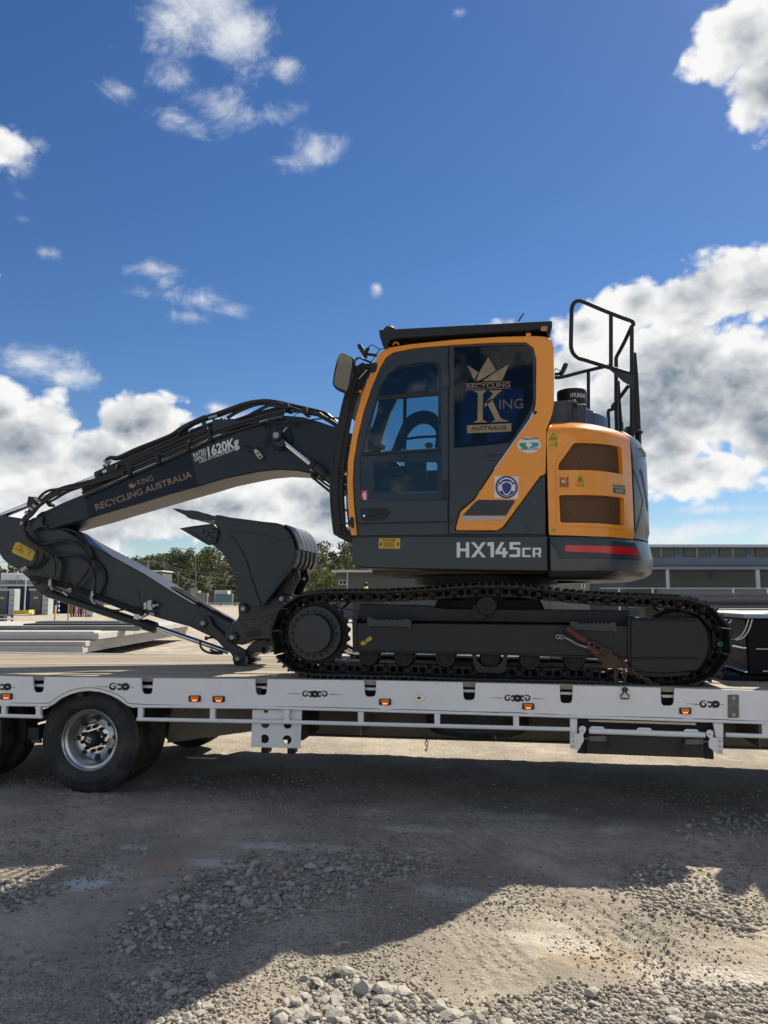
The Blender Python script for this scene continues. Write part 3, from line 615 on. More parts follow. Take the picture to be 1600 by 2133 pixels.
# oval cap plate and bolted plate
c = z('F', (1123,268))[0]; plate('oval_plate', circ(*c, 13, 24, 8), -.006, 0, m_alu, trailer, bevel=.002); plate('keyhole', [(c[0]-5,c[1]),(c[0],c[1]-3.2),(c[0]+5,c[1]),(c[0],c[1]+3.2)], -.0068, -.006, m_black, trailer)
c = z('G', (1408,297))[0]; pl = plate('bolted_plate', rrect(c[0]-11.5, c[1]-24, c[0]+11.5, c[1]+24, 2), -.008, 0, mat('worn_grey_plate', (.16,.155,.15), .5, .5, var=.4, vs=25, bump=.3), trailer, bevel=.002)
for dy in (-17.5, 17.5):
    w = W(c[0], c[1]+dy, -.008); bm = bm_new(); cyl(bm, (w.x, 0, w.z), .014, -.016, -.008, 12); obj('bolt', bm, m_pin, pl, .002)
# paint chips near the pockets
bm = bm_new()
for i in range(150):
    n_ = random.choice(notches); px = random.choice((n_[0], n_[1]))+random.choice((-1, 1))*random.random()**2*22; py = n_[2]+random.random()**1.4*26; s = random.uniform(.3, 1.3)
    if n_[0]-1 < px < n_[1]+1: continue
    w = W(px, py, 0); a = random.random()*3; rr = s*.0018
    vs_ = [bm.verts.new((w.x+rr*random.uniform(.5, 1.6)*math.cos(a+k*1.57), -.0006, w.z+rr*random.uniform(.5, 1.8)*math.sin(a+k*1.57))) for k in range(4)]
    try: bm.faces.new(vs_)
    except ValueError: pass
o = obj('paint_chips', bm, m_wscuff, trailer); o['kind'] = 'stuff'
# tool drawer and its white hinge plates on the right
plate('drawer_front', z('G', (592,452),(1245,468),(1245,585),(592,560)), .05, .5, mat('drawer_black', (.035,.032,.03), .6, var=.15, dirt=DUST, da=.12, ds=6), trailer, bevel=.006)
plate('drawer_recess', z('G', (548,368),(1300,390),(1290,455),(1300,592),(1245,588),(1245,470),(592,455),(592,562),(540,556),(560,530)), .12, .16, m_black, trailer)
plate('light_strip', z('G', (605,370),(1200,388),(1200,402),(605,382)), .035, .06, mat('cream_strip', (.66,.60,.47), .6), trailer, bevel=.002)
rail('roller_bar', z('G', (605,434))[0], z('G', (1250,456))[0], .0195, -.005)
for a in ((650,425),(912,432),(1173,440)): plate('bar_lug', z('G', (a[0]-45,a[1]+8),(a[0]-38,a[1]-12),(a[0]-25,a[1]-17),(a[0]+30,a[1]-15),(a[0]+42,a[1]-8),(a[0]+48,a[1]+8)), .004, .014, m_white, trailer, bevel=.002)
hp = plate('hinge_plate', z('G', (500,450),(545,452),(556,440),(548,425),(556,410),(570,405),(586,412),(590,428),(582,444),(574,452),(577,490),(545,540),(500,530)), -.03, -.015, m_white, trailer, bevel=.002)
hq = plate('hinge_plate', z('G', (1310,475),(1350,480),(1350,565),(1320,562),(1272,525),(1270,495),(1278,475),(1262,462),(1256,446),(1265,430),(1280,427),(1294,435),(1298,450),(1292,466)), -.03, -.015, m_white, trailer, bevel=.002)
for par, pts_ in ((hp, ((516,462),(516,490),(516,518),(569,430))), (hq, ((1332,490),(1332,518),(1332,546),(1276,452)))):
    for k, p in enumerate(z('G', *pts_)):
        w = W(*p, -.03); bm = bm_new(); cyl(bm, (w.x, 0, w.z), .010 if k < 3 else .006, -.038, -.03, 8); obj('bolt', bm, m_steel, par)
for (x0, x1, x2, y0) in ((608,705,712,475),(1240,1140,1128,492)):
    a = z('G', (x0, y0-15), (x1, y0-15), (x1, y0+18), (x0, y0+18))
    if x0 > x1: a = a[::-1]
    lt = plate('latch_box', a, .02, .05, mat('latch_steel', (.2,.2,.2), .5, .6, var=.3, vs=30), trailer, bevel=.002)
    for dy in (-9, 11):
        q = z('G', (x0, y0+dy), (x1, y0+dy)); bm = bm_new(); tube(bm, [W(*q[0], .012), W(*q[1], .012)], .006, 6); obj('latch_rod', bm, m_steel, lt)
    ptube('latch_handle', z('G', (x1, y0), (x2-4 if x0 < x1 else x2+4, y0+4), (x2, y0+20), (x2, y0+52)), 0.0, .006, m_black, lt)
    ptube('handle_grip', z('G', (x2, y0+48), (x2, y0+80)), 0.0, .012, m_rustred, lt, smooth=False, bevel=.003)
    s_ = -1 if x0 < x1 else 1; ptube('latch_pin', z('G', (x0, y0), (x0+s_*45, y0+2)), 0.0, .005, m_steel, lt, smooth=False)
for pts_ in (z('G', (500,365),(540,366),(540,456),(500,454)), z('G', (1296,388),(1352,392),(1352,478),(1310,476))): plate('drawer_post', pts_, .0, .03, m_white, trailer, bevel=.003)
# spare wheel lying flat below the deck
sp = thing('spare_wheel', (-.05, .85, .44), 'black spare tyre slung flat under the trailer deck', 'spare wheel')
bm = bm_new(); lathe(bm, (-.30, .62, .64), [(-.10,.22),(-.115,.30),(-.11,.38),(-.07,.415),(.07,.415),(.11,.38),(.115,.30),(.10,.22)], 40, 'Z'); obj('tyre', bm, m_tire, sp)
bm = bm_new(); lathe(bm, (-.30, .62, .64), [(-.05,.0),(-.05,.14),(-.08,.22),(.08,.22),(.05,.0)], 32, 'Z'); obj('rim', bm, m_chdark, sp)
# chain end hanging under the deck
def chain(name, pts3, pitch=.034, r=.0045, m=m_rust, parent=None):
    P = spline(pts3, 10) if len(pts3) > 2 else [Vector(p) for p in pts3]; ds = [0]
    for a, b in zip(P, P[1:]): ds.append(ds[-1]+(b-a).length)
    n = max(2, int(ds[-1]/pitch)); bm = bm_new()
    for i in range(n):
        s = (i+.5)*ds[-1]/n; j = max(k for k in range(len(ds)) if ds[k] <= s); j = min(j, len(P)-2); t = (P[j+1]-P[j]); u = (s-ds[j])/max(t.length, 1e-6); c = P[j]+t*u; t.normalize()
        a = t.cross(Vector((0, 1, 0))); a = a.normalized() if a.length > 1e-3 else Vector((1, 0, 0)); b = t.cross(a)
        sdir = a if i % 2 else b; ring = []
        for k in range(12):
            g = 2*math.pi*k/12; ring.append(c+t*math.cos(g)*pitch*.68+sdir*math.sin(g)*pitch*.36)
        tube(bm, ring, r, 6, closed=True)
    return bm
bm = chain('c', [W(*z('F', (1168,490))[0], .35), W(*z('F', (1168,555))[0], .35)], .03, .004); q = z('F', (1165,550),(1172,562),(1160,575),(1166,585),(1172,575)); tube(bm, spline([W(*p, .35) for p in q], 5), .004, 6)
hc = obj('safety_chain', bm, m_rust, None); tag(hc, 'short dark chain with a hook hanging under the trailer beside the spare tyre', 'chain')
# wheels
def make_wheel():
    t = thing('wheel', (0, 0, 0), None, None); R = .40
    bm = bm_new(); prof = [(.055,.222),(.03,.232),(.014,.255),(.011,.258),(.009,.266),(.006,.270),(.003,.30),(.001,.306),(.003,.312),(.006,.335),(.014,.352),(.013,.356),(.022,.368),(.040,.386)]
    yy = .045
    for g in range(5):
        prof += [(yy, R-.002), (yy+.003, R), (yy+.023, R), (yy+.026, R-.014), (yy+.035, R-.014)]; yy += .036
    prof += [(yy, R-.002), (.245, .385), (.262, .36), (.268, .30), (.26, .25), (.235, .222)]
    lathe(bm, (0, 0, 0), prof, 72); bmesh.ops.delete(bm, geom=[f for f in bm.faces if len(f.verts) > 8], context='FACES_ONLY')
    tyre = obj('tyre', bm, m_tire, t, ang=28)
    bm = bm_new()
    lathe(bm, (0, 0, 0), [(.045,.228),(.030,.232),(.026,.226),(.030,.220),(.050,.214),(.060,.196),(.085,.190),(.14,.178),(.155,.165),(.165,.14),(.135,.105),(.12,.0)], 56)
    bmesh.ops.delete(bm, geom=[f for f in bm.faces if len(f.verts) > 8], context='FACES_ONLY'); rim = obj('rim', bm, m_alu, t, ang=40)
    for k in range(8):
        a = 2*math.pi*(k+.5)/8; bm = bm_new(); cyl(bm, (.152*math.cos(a), 0, .152*math.sin(a)), .020, .148, .1595, 16); obj('hand_hole', bm, m_black, rim)
    bm = bm_new(); lathe(bm, (0, 0, 0), [(.132,.0),(.132,.112),(.115,.118),(.108,.110),(.112,.0)], 40); obj('hub_flange', bm, m_chrome, t)
    bm = bm_new(); lathe(bm, (0, 0, 0), [(.13,.062),(.070,.062),(.052,.058),(.040,.05),(.036,.04),(.036,.0)], 32); hub = obj('hub_cap', bm, m_black, t, .002)
    bm = bm_new(); bbox(bm, -.028, .012, .0345, .0365, -.02, .018); obj('hub_emblem', bm, m_wvin, hub)
    bm = bm_new()
    for (x0, x1, z0, z1) in ((-.024,-.010,-.003,.003),(-.006,-.001,-.014,.013)): bbox(bm, x0, x1, .033, .0346, z0, z1)
    prism(bm, [[(.0,-.014),(.005,-.014),(.0095,0),(.005,.013),(.0,.013),(.004,0)]], xz, .033, .0346); obj('hub_emblem', bm, m_bvin, hub)
    for k in range(10):
        a = 2*math.pi*k/10; bm = bm_new(); c = (.092*math.cos(a), 0, .092*math.sin(a)); lathe(bm, c, [(.112,.016),(.095,.015),(.085,.012),(.062,.011),(.058,.008)], 10); nut = obj('wheel_nut', bm, m_black, t, ang=30)
        bm = bm_new(); cyl(bm, c, .0075, .055, .0585, 8); obj('nut_cap', bm, m_wvin, nut)
    return t
def copy_tree(o, parent=None):
    c = o.copy(); COL.objects.link(c); ORG[c] = Vector((0, 0, 0)); c.parent = parent
    for ch in list(o.children): copy_tree(ch, c)
    return c
wl = make_wheel(); wl['group'] = 'wheels on the near side of the trailer'; wl['category'] = 'wheel'
wl['label'] = 'whole outer wheel with polished rim under the white wheel arch'; wl.location = (-3.435, .10, .443); wl.scale = (1.07, 1, 1.07); wl.rotation_euler = (0, .35, 0)
for (x, yv, lab) in ((-4.66,.10,'outer wheel cut off by the left edge of the picture'),(-3.435,.42,'inner twin tyre behind the whole polished wheel'),(-4.66,.42,'inner twin tyre behind the wheel cut off by the left edge'),(-3.435,2.08,'far side wheel seen under the deck behind the whole wheel'),(-4.66,2.08,'far side wheel under the deck at the left edge')):
    c = copy_tree(wl); c.location = (x, yv, .443); c['label'] = lab; c.rotation_euler = (0, random.random()*6, 0)
bm = bm_new(); cyl(bm, (-3.412, 0, .44), .06, .35, 2.2, 16); cyl(bm, (-4.63, 0, .44), .06, .35, 2.2, 16); bbox(bm, -4.1, -4.0, .3, 2.2, .40, .5); obj('axles', bm, m_chdark, trailer)
ptube('air_pipe', z('E', (195,523),(245,525)), .35, .018, m_chassis, trailer, smooth=False)
# raised black neck of the trailer on the right, with silver cap
neck = bm_new(); bbox(neck, 1.80, 7.5, .62, 2.40, 1.0, 1.44); nk = obj('gooseneck', neck, m_gloss, trailer, .015)
bm = bm_new(); bbox(bm, 1.78, 7.5, .60, 2.42, 1.441, 1.475); obj('cap_rail', bm, m_metalwall, nk, .006)
for zz in (1.205, 1.02):
    bm = bm_new(); bbox(bm, 1.775, 1.80, .62, 2.35, zz, zz+.014); obj('trim_strip', bm, m_chrome, nk, .003)
for zz, x0 in ((1.20, 1.86), (1.03, 1.9)):
    bm = bm_new(); bbox(bm, x0, 7.4, .595, .62, zz, zz+.012); obj('trim_strip', bm, m_steel, nk, .003)
bm = bm_new(); tube(bm, [Vector((1.99,.60,1.20)), Vector((2.06,.60,1.42))], .004, 6); obj('trim_strip', bm, m_steel, nk)
for q in (((1559,1290),(1553,1310),(1543,1325),(1531,1332)),((1567,1290),(1560,1312),(1548,1328),(1533,1333)),((1523,1290),(1521,1296),(1518,1297))):
    ptube('air_hose', q, .52, .005, m_wvin, nk)
bm = bm_new(); prism(bm, [[(1.9,.98),(7.5,.98),(7.5,1.75),(3.6,1.75),(3.3,1.476),(1.9,1.476)]], xz, .625, .9) if False else bbox(bm, 1.62, 7.5, .62, 2.4, .96, .999); obj('gooseneck_foot', bm, m_gloss, trailer, .004)
# unseen prime mover beyond the right edge
hb = thing('prime_mover', (4.2, 1.25, 0), 'black prime mover coupled to the trailer beyond the right edge', 'truck')
bm = bm_new(); prism(bm, [[(3.9,.6),(7.4,.6),(7.4,2.7),(6.6,2.9),(5.2,2.9),(4.9,2.0),(3.9,2.0)]], xz, .1, 2.4); obj('body', bm, m_gloss, hb, .03)
for x in (4.4, 6.6):
    bm = bm_new(); lathe(bm, (x, .12, .5), [(0,.2),(-.01,.45),(.02,.5),(.26,.5),(.28,.3)], 32); obj('wheel', bm, m_tire, hb)
bm = bm_new(); bbox(bm, 2.16, 2.27, .66, .9, 1.476, 2.22); bbox(bm, 2.27, 2.4, .66, .9, 1.476, 1.85); bbox(bm, 2.40, 3.0, .66, 1.6, 1.476, 2.3); obj('shadow_notch_box', bm, m_gloss, trailer, .01)  # unseen boxes added on the neck, sized to cast the notched shadow
# ------------------------------------------------------------------ excavator
EX = thing('excavator', (-.24, 1.3, .975), 'orange and charcoal crawler excavator chained on the low loader deck, boom folded to the left', 'excavator')
# ---- crawler tracks
YC = .25                                     # near face of the chain
pins = z('C', (1555,152),(1427,148),(1300,148),(1180,155),(1058,165),(935,173),(813,180),(695,180),(575,182),(458,182),(340,188),(222,225),(150,318),(138,440),(190,548),(295,600),(413,602),(533,607),(655,610),(778,612),(905,614),(1027,620),(1145,624),(1275,628),(1400,630),(1530,633)) \
     + z('D', (237,636),(362,637),(493,639),(630,646),(752,652),(880,664),(1020,668),(1160,650),(1262,578),(1316,462),(1280,325),(1172,243),(1043,219),(910,212),(777,208),(643,203),(513,195),(382,182),(250,168),(125,158))
loop = [W(p[0], p[1], YC) for p in pins]; loop = [Vector((v.x, 0, v.z)) for v in loop]
LP = spline(loop, 8, closed=True); dl = [0]
for i in range(len(LP)): dl.append(dl[-1]+(LP[(i+1) % len(LP)]-LP[i]).length)
TOT = dl[-1]; NL = round(TOT/.171); PITCH = TOT/NL
def at(s):
    s %= TOT; j = int(np.searchsorted(dl, s, side='right'))-1; j = min(j, len(LP)-1); a = LP[j]; b = LP[(j+1) % len(LP)]; return a+(b-a)*((s-dl[j])/max(1e-9, dl[j+1]-dl[j]))
def local(bm, ang=35):
    return finish(bm, ang)
# link: two side plates with window slots, a boss and a pin; local frame x along chain, z outward, y across (0 = near face)
def link_mesh():
    bm = bm_new(); h = PITCH/2
    for y0, y1 in ((0, .022), (.115, .137)):
        o = [(-h-.012,-.030),(-h+.028,-.041),(h-.028,-.041),(h+.014,-.030),(h+.024,-.004),(h+.014,.020),(h-.006,.033),(-h+.010,.033),(-h-.012,.020),(-h-.020,-.004)]
        prism(bm, [o, rrect(-.052,-.024,-.008,.020,.010,2)[::-1], rrect(.010,-.024,.050,.020,.010,2)[::-1]], xz, y0, y1)
    return local(bm)
def pin_mesh():
    bm = bm_new(); lathe(bm, (0, 0, 0), [(-.004,0),(-.010,.012),(-.012,.022),(-.004,.027),(.004,.030),(.15,.030),(.15,0)], 14); return local(bm)
def shoe_mesh():
    bm = bm_new(); h = PITCH/2*.97; p = [(-h,.034),(-h+.01,.030),(h-.004,.030),(h+.012,.024),(h+.014,.031),(h,.044)]
    p += [(h-.022,.044),(h-.024,.066),(h-.034,.066),(h-.038,.044),(.008,.044),(.005,.066),(-.007,.066),(-.010,.044),(-h+.042,.044),(-h+.038,.066),(-h+.026,.066),(-h+.022,.044),(-h,.046)]
    prism(bm, [p], xz, -.19, .31)
    return local(bm)
LM, PM, SM = link_mesh(), pin_mesh(), shoe_mesh()
for me_ in (LM, PM, SM): me_.materials.append(m_track)
lmshiny = mat('worn_link_steel', (.05,.048,.046), .4, .5, var=.4, vs=15, bump=.2, bs=60)
ex_o = ORG[EX]
def track(yoff, near=True):
    bm = bm_new(); tube(bm, [Vector((c.x, yoff+.068, c.z)) for c in (at(i*PITCH/2) for i in range(NL*2))], .016, 6, closed=True)
    tr = obj('track', bm, m_track, EX)
    for i in range(NL):
        a = at(i*PITCH); b = at((i+1)*PITCH); c = (a+b)/2; t = (b-a).normalized(); up = Vector((t.z, 0, -t.x))
        # outward: away from loop centre
        up = Vector((-t.z, 0, t.x)); cen = Vector((-.2, 0, 1.32))
        if up.dot(c-cen) < 0 and abs(t.x) < .99 or (abs(t.x) >= .99 and up.z*(c.z-1.3) < 0): up = -up
        yv = up.cross(t)
        flip = -1 if yv.y < 0 else 1
        if flip < 0: t = -t
        R = Matrix(((t.x, 0, up.x, c.x-ex_o.x), (0, 1, 0, yoff-ex_o.y), (t.z, 0, up.z, c.z-ex_o.z), (0, 0, 0, 1)))
        if near: link('track_link', LM, None, tr, R)
        link('track_shoe', SM, None, tr, R)
        if near:
            P = Matrix.Translation((a.x-ex_o.x, yoff-ex_o.y, a.z-ex_o.z)); pn = link('track_pin', PM, None, tr, P)
    return tr
trk = track(YC); trk['label'] = 'near side crawler track with triple grouser shoes'
tr2 = track(2.21, False)
# green paint mark on a pin and a shoe at the rear end
w = W(*z('Y', (935,678))[0], .225); bm = bm_new(); lathe(bm, (w.x, 0, w.z), [(.226,.0),(.226,.020),(.23,.020)], 16); gp = obj('painted_pin_cap', bm, m_green, trk); gp['label'] = 'bright green painted pin cap'
plate('painted_mark', z('Y', (925,665),(945,660),(950,675),(935,690),(945,695),(925,700),(930,680)), .2235, .2255, m_bvin, trk)
# ---- track frame
def frame_part(name, key, pts, Y0, Y1, m=m_und, bevel=.006, parent=None, **k): return plate(name, z(key, *pts), Y0, Y1, m, parent or EX, bevel=bevel, **k)
fr = frame_part('track_frame', 'C', [(580,335),(900,338),(1600,345),(2205,352),(2205,530),(2180,560),(1600,523),(590,505),(580,495)], .17, .48)
frame_part('frame_edge', 'C', [(552,305),(582,310),(582,505),(556,515)], .16, .40, parent=fr); frame_part('frame_flange', 'C', [(585,500),(1500,516),(2190,540),(2190,556),(1500,530),(585,512)], .155, .4, parent=fr)
frame_part('frame_bulkhead', 'C', [(600,225),(640,222),(985,232),(1100,250),(2200,262),(2200,340),(1600,335),(950,326),(585,330)], .34, .50, m_und, parent=fr)
frame_part('idler_guard', 'D', [(782,305),(1180,305),(1212,335),(1240,400),(1248,460),(1240,520),(1215,575),(1180,620),(1000,636),(782,625)], .165, .22)
frame_part('guard_rib', 'D', [(782,312),(1175,318),(1175,330),(782,324)], .157, .17); frame_part('guard_rib', 'D', [(782,540),(1190,540),(1190,552),(782,552)], .157, .17)
frame_part('guard_rib', 'D', [(765,300),(782,300),(782,628),(765,545)], .15, .22)
frame_part('guard_flange', 'D', [(782,622),(1150,625),(1130,650),(1000,662),(830,660),(700,640)], .19, .3)
for k, pts_ in (('C', [(643,312),(650,300),(668,300),(672,312)]+sum([[(x,312),(x+5,318),(x+16,318),(x+20,312)] for x in range(690, 850, 24)], [])+[(872,310),(905,322),(905,370),(893,372),(888,360),(655,356),(648,364),(641,362)]),
                ('D', [(420,330),(450,328)]+sum([[(x,332),(x+6,342),(x+14,342),(x+20,332)] for x in range(470, 640, 24)], [])+[(655,332),(695,334),(697,392),(688,396),(680,384),(440,376),(425,380)])):
    frame_part('step_plate', k, pts_, .135, .16, mat('step_grey'+k, (.035,.042,.044), .5, dirt=DUST, da=.1), bevel=.002)
# direction arrow decal (amber arrow pointing down left)
a = plate('arrow_decal', z('C', (603,466),(610,440),(618,448),(660,414),(674,432),(630,460),(634,468)), .166, .17, m_yel, EX, label='orange arrow sticker on the track frame'); plate('arrow_print', z('C', (622,452),(632,440),(642,444),(634,452)), .1645, .166, m_rustred, a)
# rollers
def wheel_y(name, c, prof, m, parent=EX, seg=32, bolts=None, **k):
    bm = bm_new(); lathe(bm, c, prof, seg); return obj(name, bm, m, parent, ang=30, **k)
for k, p in enumerate(z('C', (655,532),(862,538),(1110,542),(1375,545))+z('D', (180,557),(445,560))+z('C', (1575,549))):
    if k == 6: continue
    c = pc(p[0], p[1], .26); r = .083
    ro = wheel_y('bottom_roller', c, [(.235,0),(.235,.022),(.225,.024),(.225,.034),(.235,.036),(.235,.05),(.228,.054),(.228,.070),(.24,.080),(.26,r),(.36,r),(.36,.05)], m_track)
p = z('D', (90-90+(-90),0))[0]
c = pc(*z('D', (-60,552))[0], .26)
plate('roller_guard', z('C', (1265,520),(1275,575),(1290,622),(1310,634),(1450,636),(1468,620),(1478,530),(1455,528),(1448,560),(1420,592),(1375,600),(1330,592),(1300,565),(1292,522)), .17, .19, m_und, EX, bevel=.003)
c = pc(*z('C', (1355,233))[0], .26); cr = wheel_y('carrier_roller', c, [(.19,0),(.19,.022),(.185,.025),(.185,.04),(.192,.044),(.192,.070),(.20,.076),(.36,.076),(.36,.03)], m_track)
bm = bm_new(); bbox(bm, c.x-.11, c.x-.01, .27, .5, c.z-.10, c.z+.0); obj('roller_bracket', bm, m_chdark, EX)
# sprocket and travel motor cover at the front
c = pc(*z('C', (318,400))[0], .15)
wheel_y('travel_motor', c, [(.130,0),(.130,.150),(.145,.156),(.20,.158),(.20,.215),(.215,.220),(.235,.205),(.30,.2),(.30,.1)], m_dark, seg=48)
for k in range(20):
    a = 2*math.pi*k/20; bm = bm_new(); cyl(bm, (c.x+.180*math.cos(a), 0, c.z+.180*math.sin(a)), .0105, .186, .2, 6); obj('bolt', bm, m_track, bpy.data.objects['travel_motor'])
bm = bm_new(); pr = []
ns = 21
for k in range(ns*4):
    a = 2*math.pi*k/(ns*4); r = (.250, .272, .272, .250)[k % 4]; pr.append((c.x+r*math.cos(a), c.z+r*math.sin(a)))
prism(bm, [pr], xz, .285, .345); obj('sprocket', bm, m_track, EX, .003)
c2 = pc(*z('D', (1062,458))[0], .26); wheel_y('idler', c2, [(.235,0),(.235,.19),(.245,.235),(.262,.243),(.275,.262),(.36,.262),(.36,.1)], m_track, seg=56)
bm = bm_new(); tube(bm, [W(*q, .35) for q in z('C', (440,240),(500,250),(560,262),(600,270))], .006, 6); obj('grease_line', bm, m_steel, EX)
# far frame, cross frame and turntable
bm = bm_new(); bbox(bm, -1.3, 1.2, 2.1, 2.4, 1.10, 1.42); obj('far_track_frame', bm, m_und, EX, .02)
bm = bm_new(); bbox(bm, -.95, .5, .5, 2.1, 1.22, 1.44); prism(bm, [[(-.7,1.44),(.3,1.44),(.22,1.60),(-.62,1.60)]], xz, .7, 1.9); obj('cross_frame', bm, m_und, EX, .02)
bm = bm_new(); lathe(bm, (-.24, 1.3, 0), [(1.58,.62),(1.66,.62),(1.66,.58),(1.72,.58),(1.72,.65),(1.79,.65),(1.79,.60),(1.84,.6)], 64, 'Z'); obj('slew_ring', bm, mat('ring_black', (.012,.012,.013), .5, .3), EX, .003)
# ---- upper body plan curve
def bez(a, b, c, d, n): return [a*(1-t)**3+3*b*t*(1-t)**2+3*c*t*t*(1-t)+d*t**3 for t in [i/n for i in range(n)]]
YB = .12; V2 = Vector
R0 = 1.43; CX, CY = -.24, 1.3
th0 = math.radians(-36); pe = V2((CX+R0*math.cos(th0), CY+R0*math.sin(th0))); te = V2((-math.sin(th0), math.cos(th0)))
plan = [V2((-1.9, YB)), V2((.28, YB))]+bez(V2((.42, YB)), V2((.66, YB)), pe-te*.24, pe, 14)+[V2((CX+R0*math.cos(a), CY+R0*math.sin(a))) for a in np.linspace(th0, -th0, 40)]
mir = [V2((p.x, 2*CY-p.y)) for p in reversed(plan[:16])]; plan = plan+mir[1:]
ps = [0]
for a, b in zip(plan, plan[1:]): ps.append(ps[-1]+(b-a).length)
def pat(s):
    s = max(0, min(ps[-1]-1e-6, s)); j = int(np.searchsorted(ps, s, side='right'))-1; a, b = plan[j], plan[j+1]; u = (s-ps[j])/(ps[j+1]-ps[j])
    def nn(i):
        i = max(1, min(len(plan)-2, i)); t = (plan[i+1]-plan[i-1]).normalized(); return V2((t.y, -t.x))
    n = (nn(j)*(1-u)+nn(j+1)*u).normalized(); return a+(b-a)*u, n
def B3(s, zz, d): p, n = pat(s); return (p.x+n.x*d, p.y+n.y*d, zz)          # d outward
def onbody(px, py):
    d = ray(px, py); best = None
    for j in range(len(plan)-1):
        a, b = plan[j], plan[j+1]; e = b-a; den = d.x*e.y-d.y*e.x
        if abs(den) < 1e-9: continue
        wx, wy = a.x-CAM.x, a.y-CAM.y; t = (wx*e.y-wy*e.x)/den; u = (wx*d.y-wy*d.x)/den
        if t > 0 and -1e-6 <= u <= 1+1e-6 and (best is None or t < best[0]): best = (t, ps[j]+u*e.length)
    return None if best is None else (best[1], CAM.z+d.z*best[0])
def bpts(pts): return [onbody(*p) for p in pts]
def bplate(name, pts, d0, d1, m, parent=EX, holes=(), bevel=0, mapf=None, step=.05, zs=(), **k):
    P = bpts(pts) if not isinstance(pts[0], Vector) else [(p.x, p.y) for p in pts]; H = [bpts(h) for h in holes]; s0, s1 = min(p[0] for p in P), max(p[0] for p in P)
    bm = bm_new(); prism(bm, [P]+H, mapf or B3, d1, d0, cut=[(0, [s0+step*i for i in range(1, int((s1-s0)/step)+1)]), (1, list(zs))]); return obj(name, bm, m, parent, bevel, **k)
S_end = ps[-1]
sfront = onbody(1143, 1150)[0]
# lower skirt, near side (flat) : traced
plate('side_skirt', [(732,1127),(736,1117),(742,1116.5),(1141,1115),(1142.5,1190),(900,1187),(760,1184),(742,1181),(733,1173)], .12, 2.48, m_body, EX, bevel=.012)
bm = bm_new(); bbox(bm, -1.15, .28, .5, 2.1, 1.80, 1.86); bbox(bm, -1.0, -.9, .3, .34, 1.79, 1.80); obj('revolving_frame', bm, m_chassis, EX)
# rear bumper ring (counterweight foot), lofted along the plan curve
def loft(s0, s1, prof, m, name, step=.05, bevel=0, inner=-.5, label=None):
    n = max(2, int((s1-s0)/step)); bm = bm_new(); rings = []
    pr = [(inner, prof[0][1])]+prof+[(inner, prof[-1][1])]
    for i in range(n+1):
        s = s0+(s1-s0)*i/n; rings.append([bm.verts.new(B3(s, zz, d)) for d, zz in pr])
    for A, Bq in zip(rings, rings[1:]):
        for k in range(len(pr)): bm.faces.new([A[k], A[(k+1) % len(pr)], Bq[(k+1) % len(pr)], Bq[k]])
    bm.faces.new(rings[0][::-1]); bm.faces.new(rings[-1]); return obj(name, bm, m, EX, bevel, ang=28, label=label)
zt = lambda px, py: onbody(px, py)[1]
z1 = zt(1180, 1198); z2 = zt(1180, 1118)
bump = loft(sfront+.012, S_end-1.55, [(-.16, z1-.03), (-.04, z1), (.015, z1+.035), (.030, z1+.09), (.028, z1+.17), (.010, z1+.26), (.0, z2)], m_cwt, 'counterweight_foot', label='dark grey rounded counterweight foot with a red reflector')
# recessed reflector panel and red reflector
bplate('reflector_panel', z('O', (160,1575),(1240,1600),(1350,1850),(280,1815),(262,1700)), .028, .036, m_body, bevel=.002)
rf = bplate('red_reflector', z('O', (358,1640),(700,1648),(1215,1672),(1262,1700),(1298,1775),(900,1750),(360,1725)), .030, .041, m_red, bevel=.002)
# counterweight upper shell
z3 = 3.0
ztop = onbody(1300, 893)[1]
sL = onbody(1317, 1000)[0]
cwt = loft(sL, S_end-1.85, [(.0, z2+.012), (.0, z2+.05), (.012, z2+.09), (.012, ztop-.22), (.0, ztop-.10), (-.03, ztop-.03), (-.08, ztop+.01), (-.20, ztop+.04), (-.45, ztop+.05)], m_cwt, 'counterweight', label='dark grey rounded counterweight at the rear')
bplate('groove', z('O', (1232,575),(1242,575),(1392,1050),(1290,1470),(1282,1470),(1378,1052)), .011, .0135, m_black)
bplate('rear_slot', z('O', (1350,620),(1375,660),(1450,1140),(1440,1180),(1365,730),(1340,650)), .012, .016, m_black); bplate('rear_slot', z('O', (1318,345),(1335,332),(1410,400),(1425,450),(1415,470),(1390,410)), .012, .015, m_black)
# orange engine door with two grille openings and rounded top
DZ = onbody(1150, 866)[1]
def doormap(s, zz, d):
    p, n = pat(s); zb = DZ-.02; k = max(0.0, (zz-(zb-.13))/.13); k = min(k, 1.25); off = -.13*(k*k); zr = zz-.015*k*k; return (p.x+n.x*(d+off), p.y+n.y*(d+off), zr)
door_o = z('O', (118,250),(120,160),(140,80),(165,10),(210,-75),(330,-85),(500,-80),(700,-65),(900,-40),(1040,0),(1130,60),(1185,130),(1205,220),(1230,700),(1262,1500),(1258,1545),(1240,1556),(700,1520),(170,1502),(150,1480))
g1 = sp2(z('O', (275,635),(280,560)), 1)+z('O', (330,490),(455,310),(480,285),(520,278),(700,285),(900,300),(1040,325),(1075,345),(1083,380),(1098,670),(1092,697),(1070,692),(900,665),(700,645),(480,640),(290,643))
g2 = z('O', (283,990),(290,975),(500,972),(750,975),(950,990),(1095,1008),(1112,1022),(1116,1355),(1105,1375),(1000,1368),(800,1350),(600,1342),(330,1340),(300,1325))
odoor = bplate('engine_door', door_o, -.012, .016, m_org, holes=[g1, g2], mapf=doormap, bevel=.005, zs=[DZ-.15+.02*i for i in range(11)])
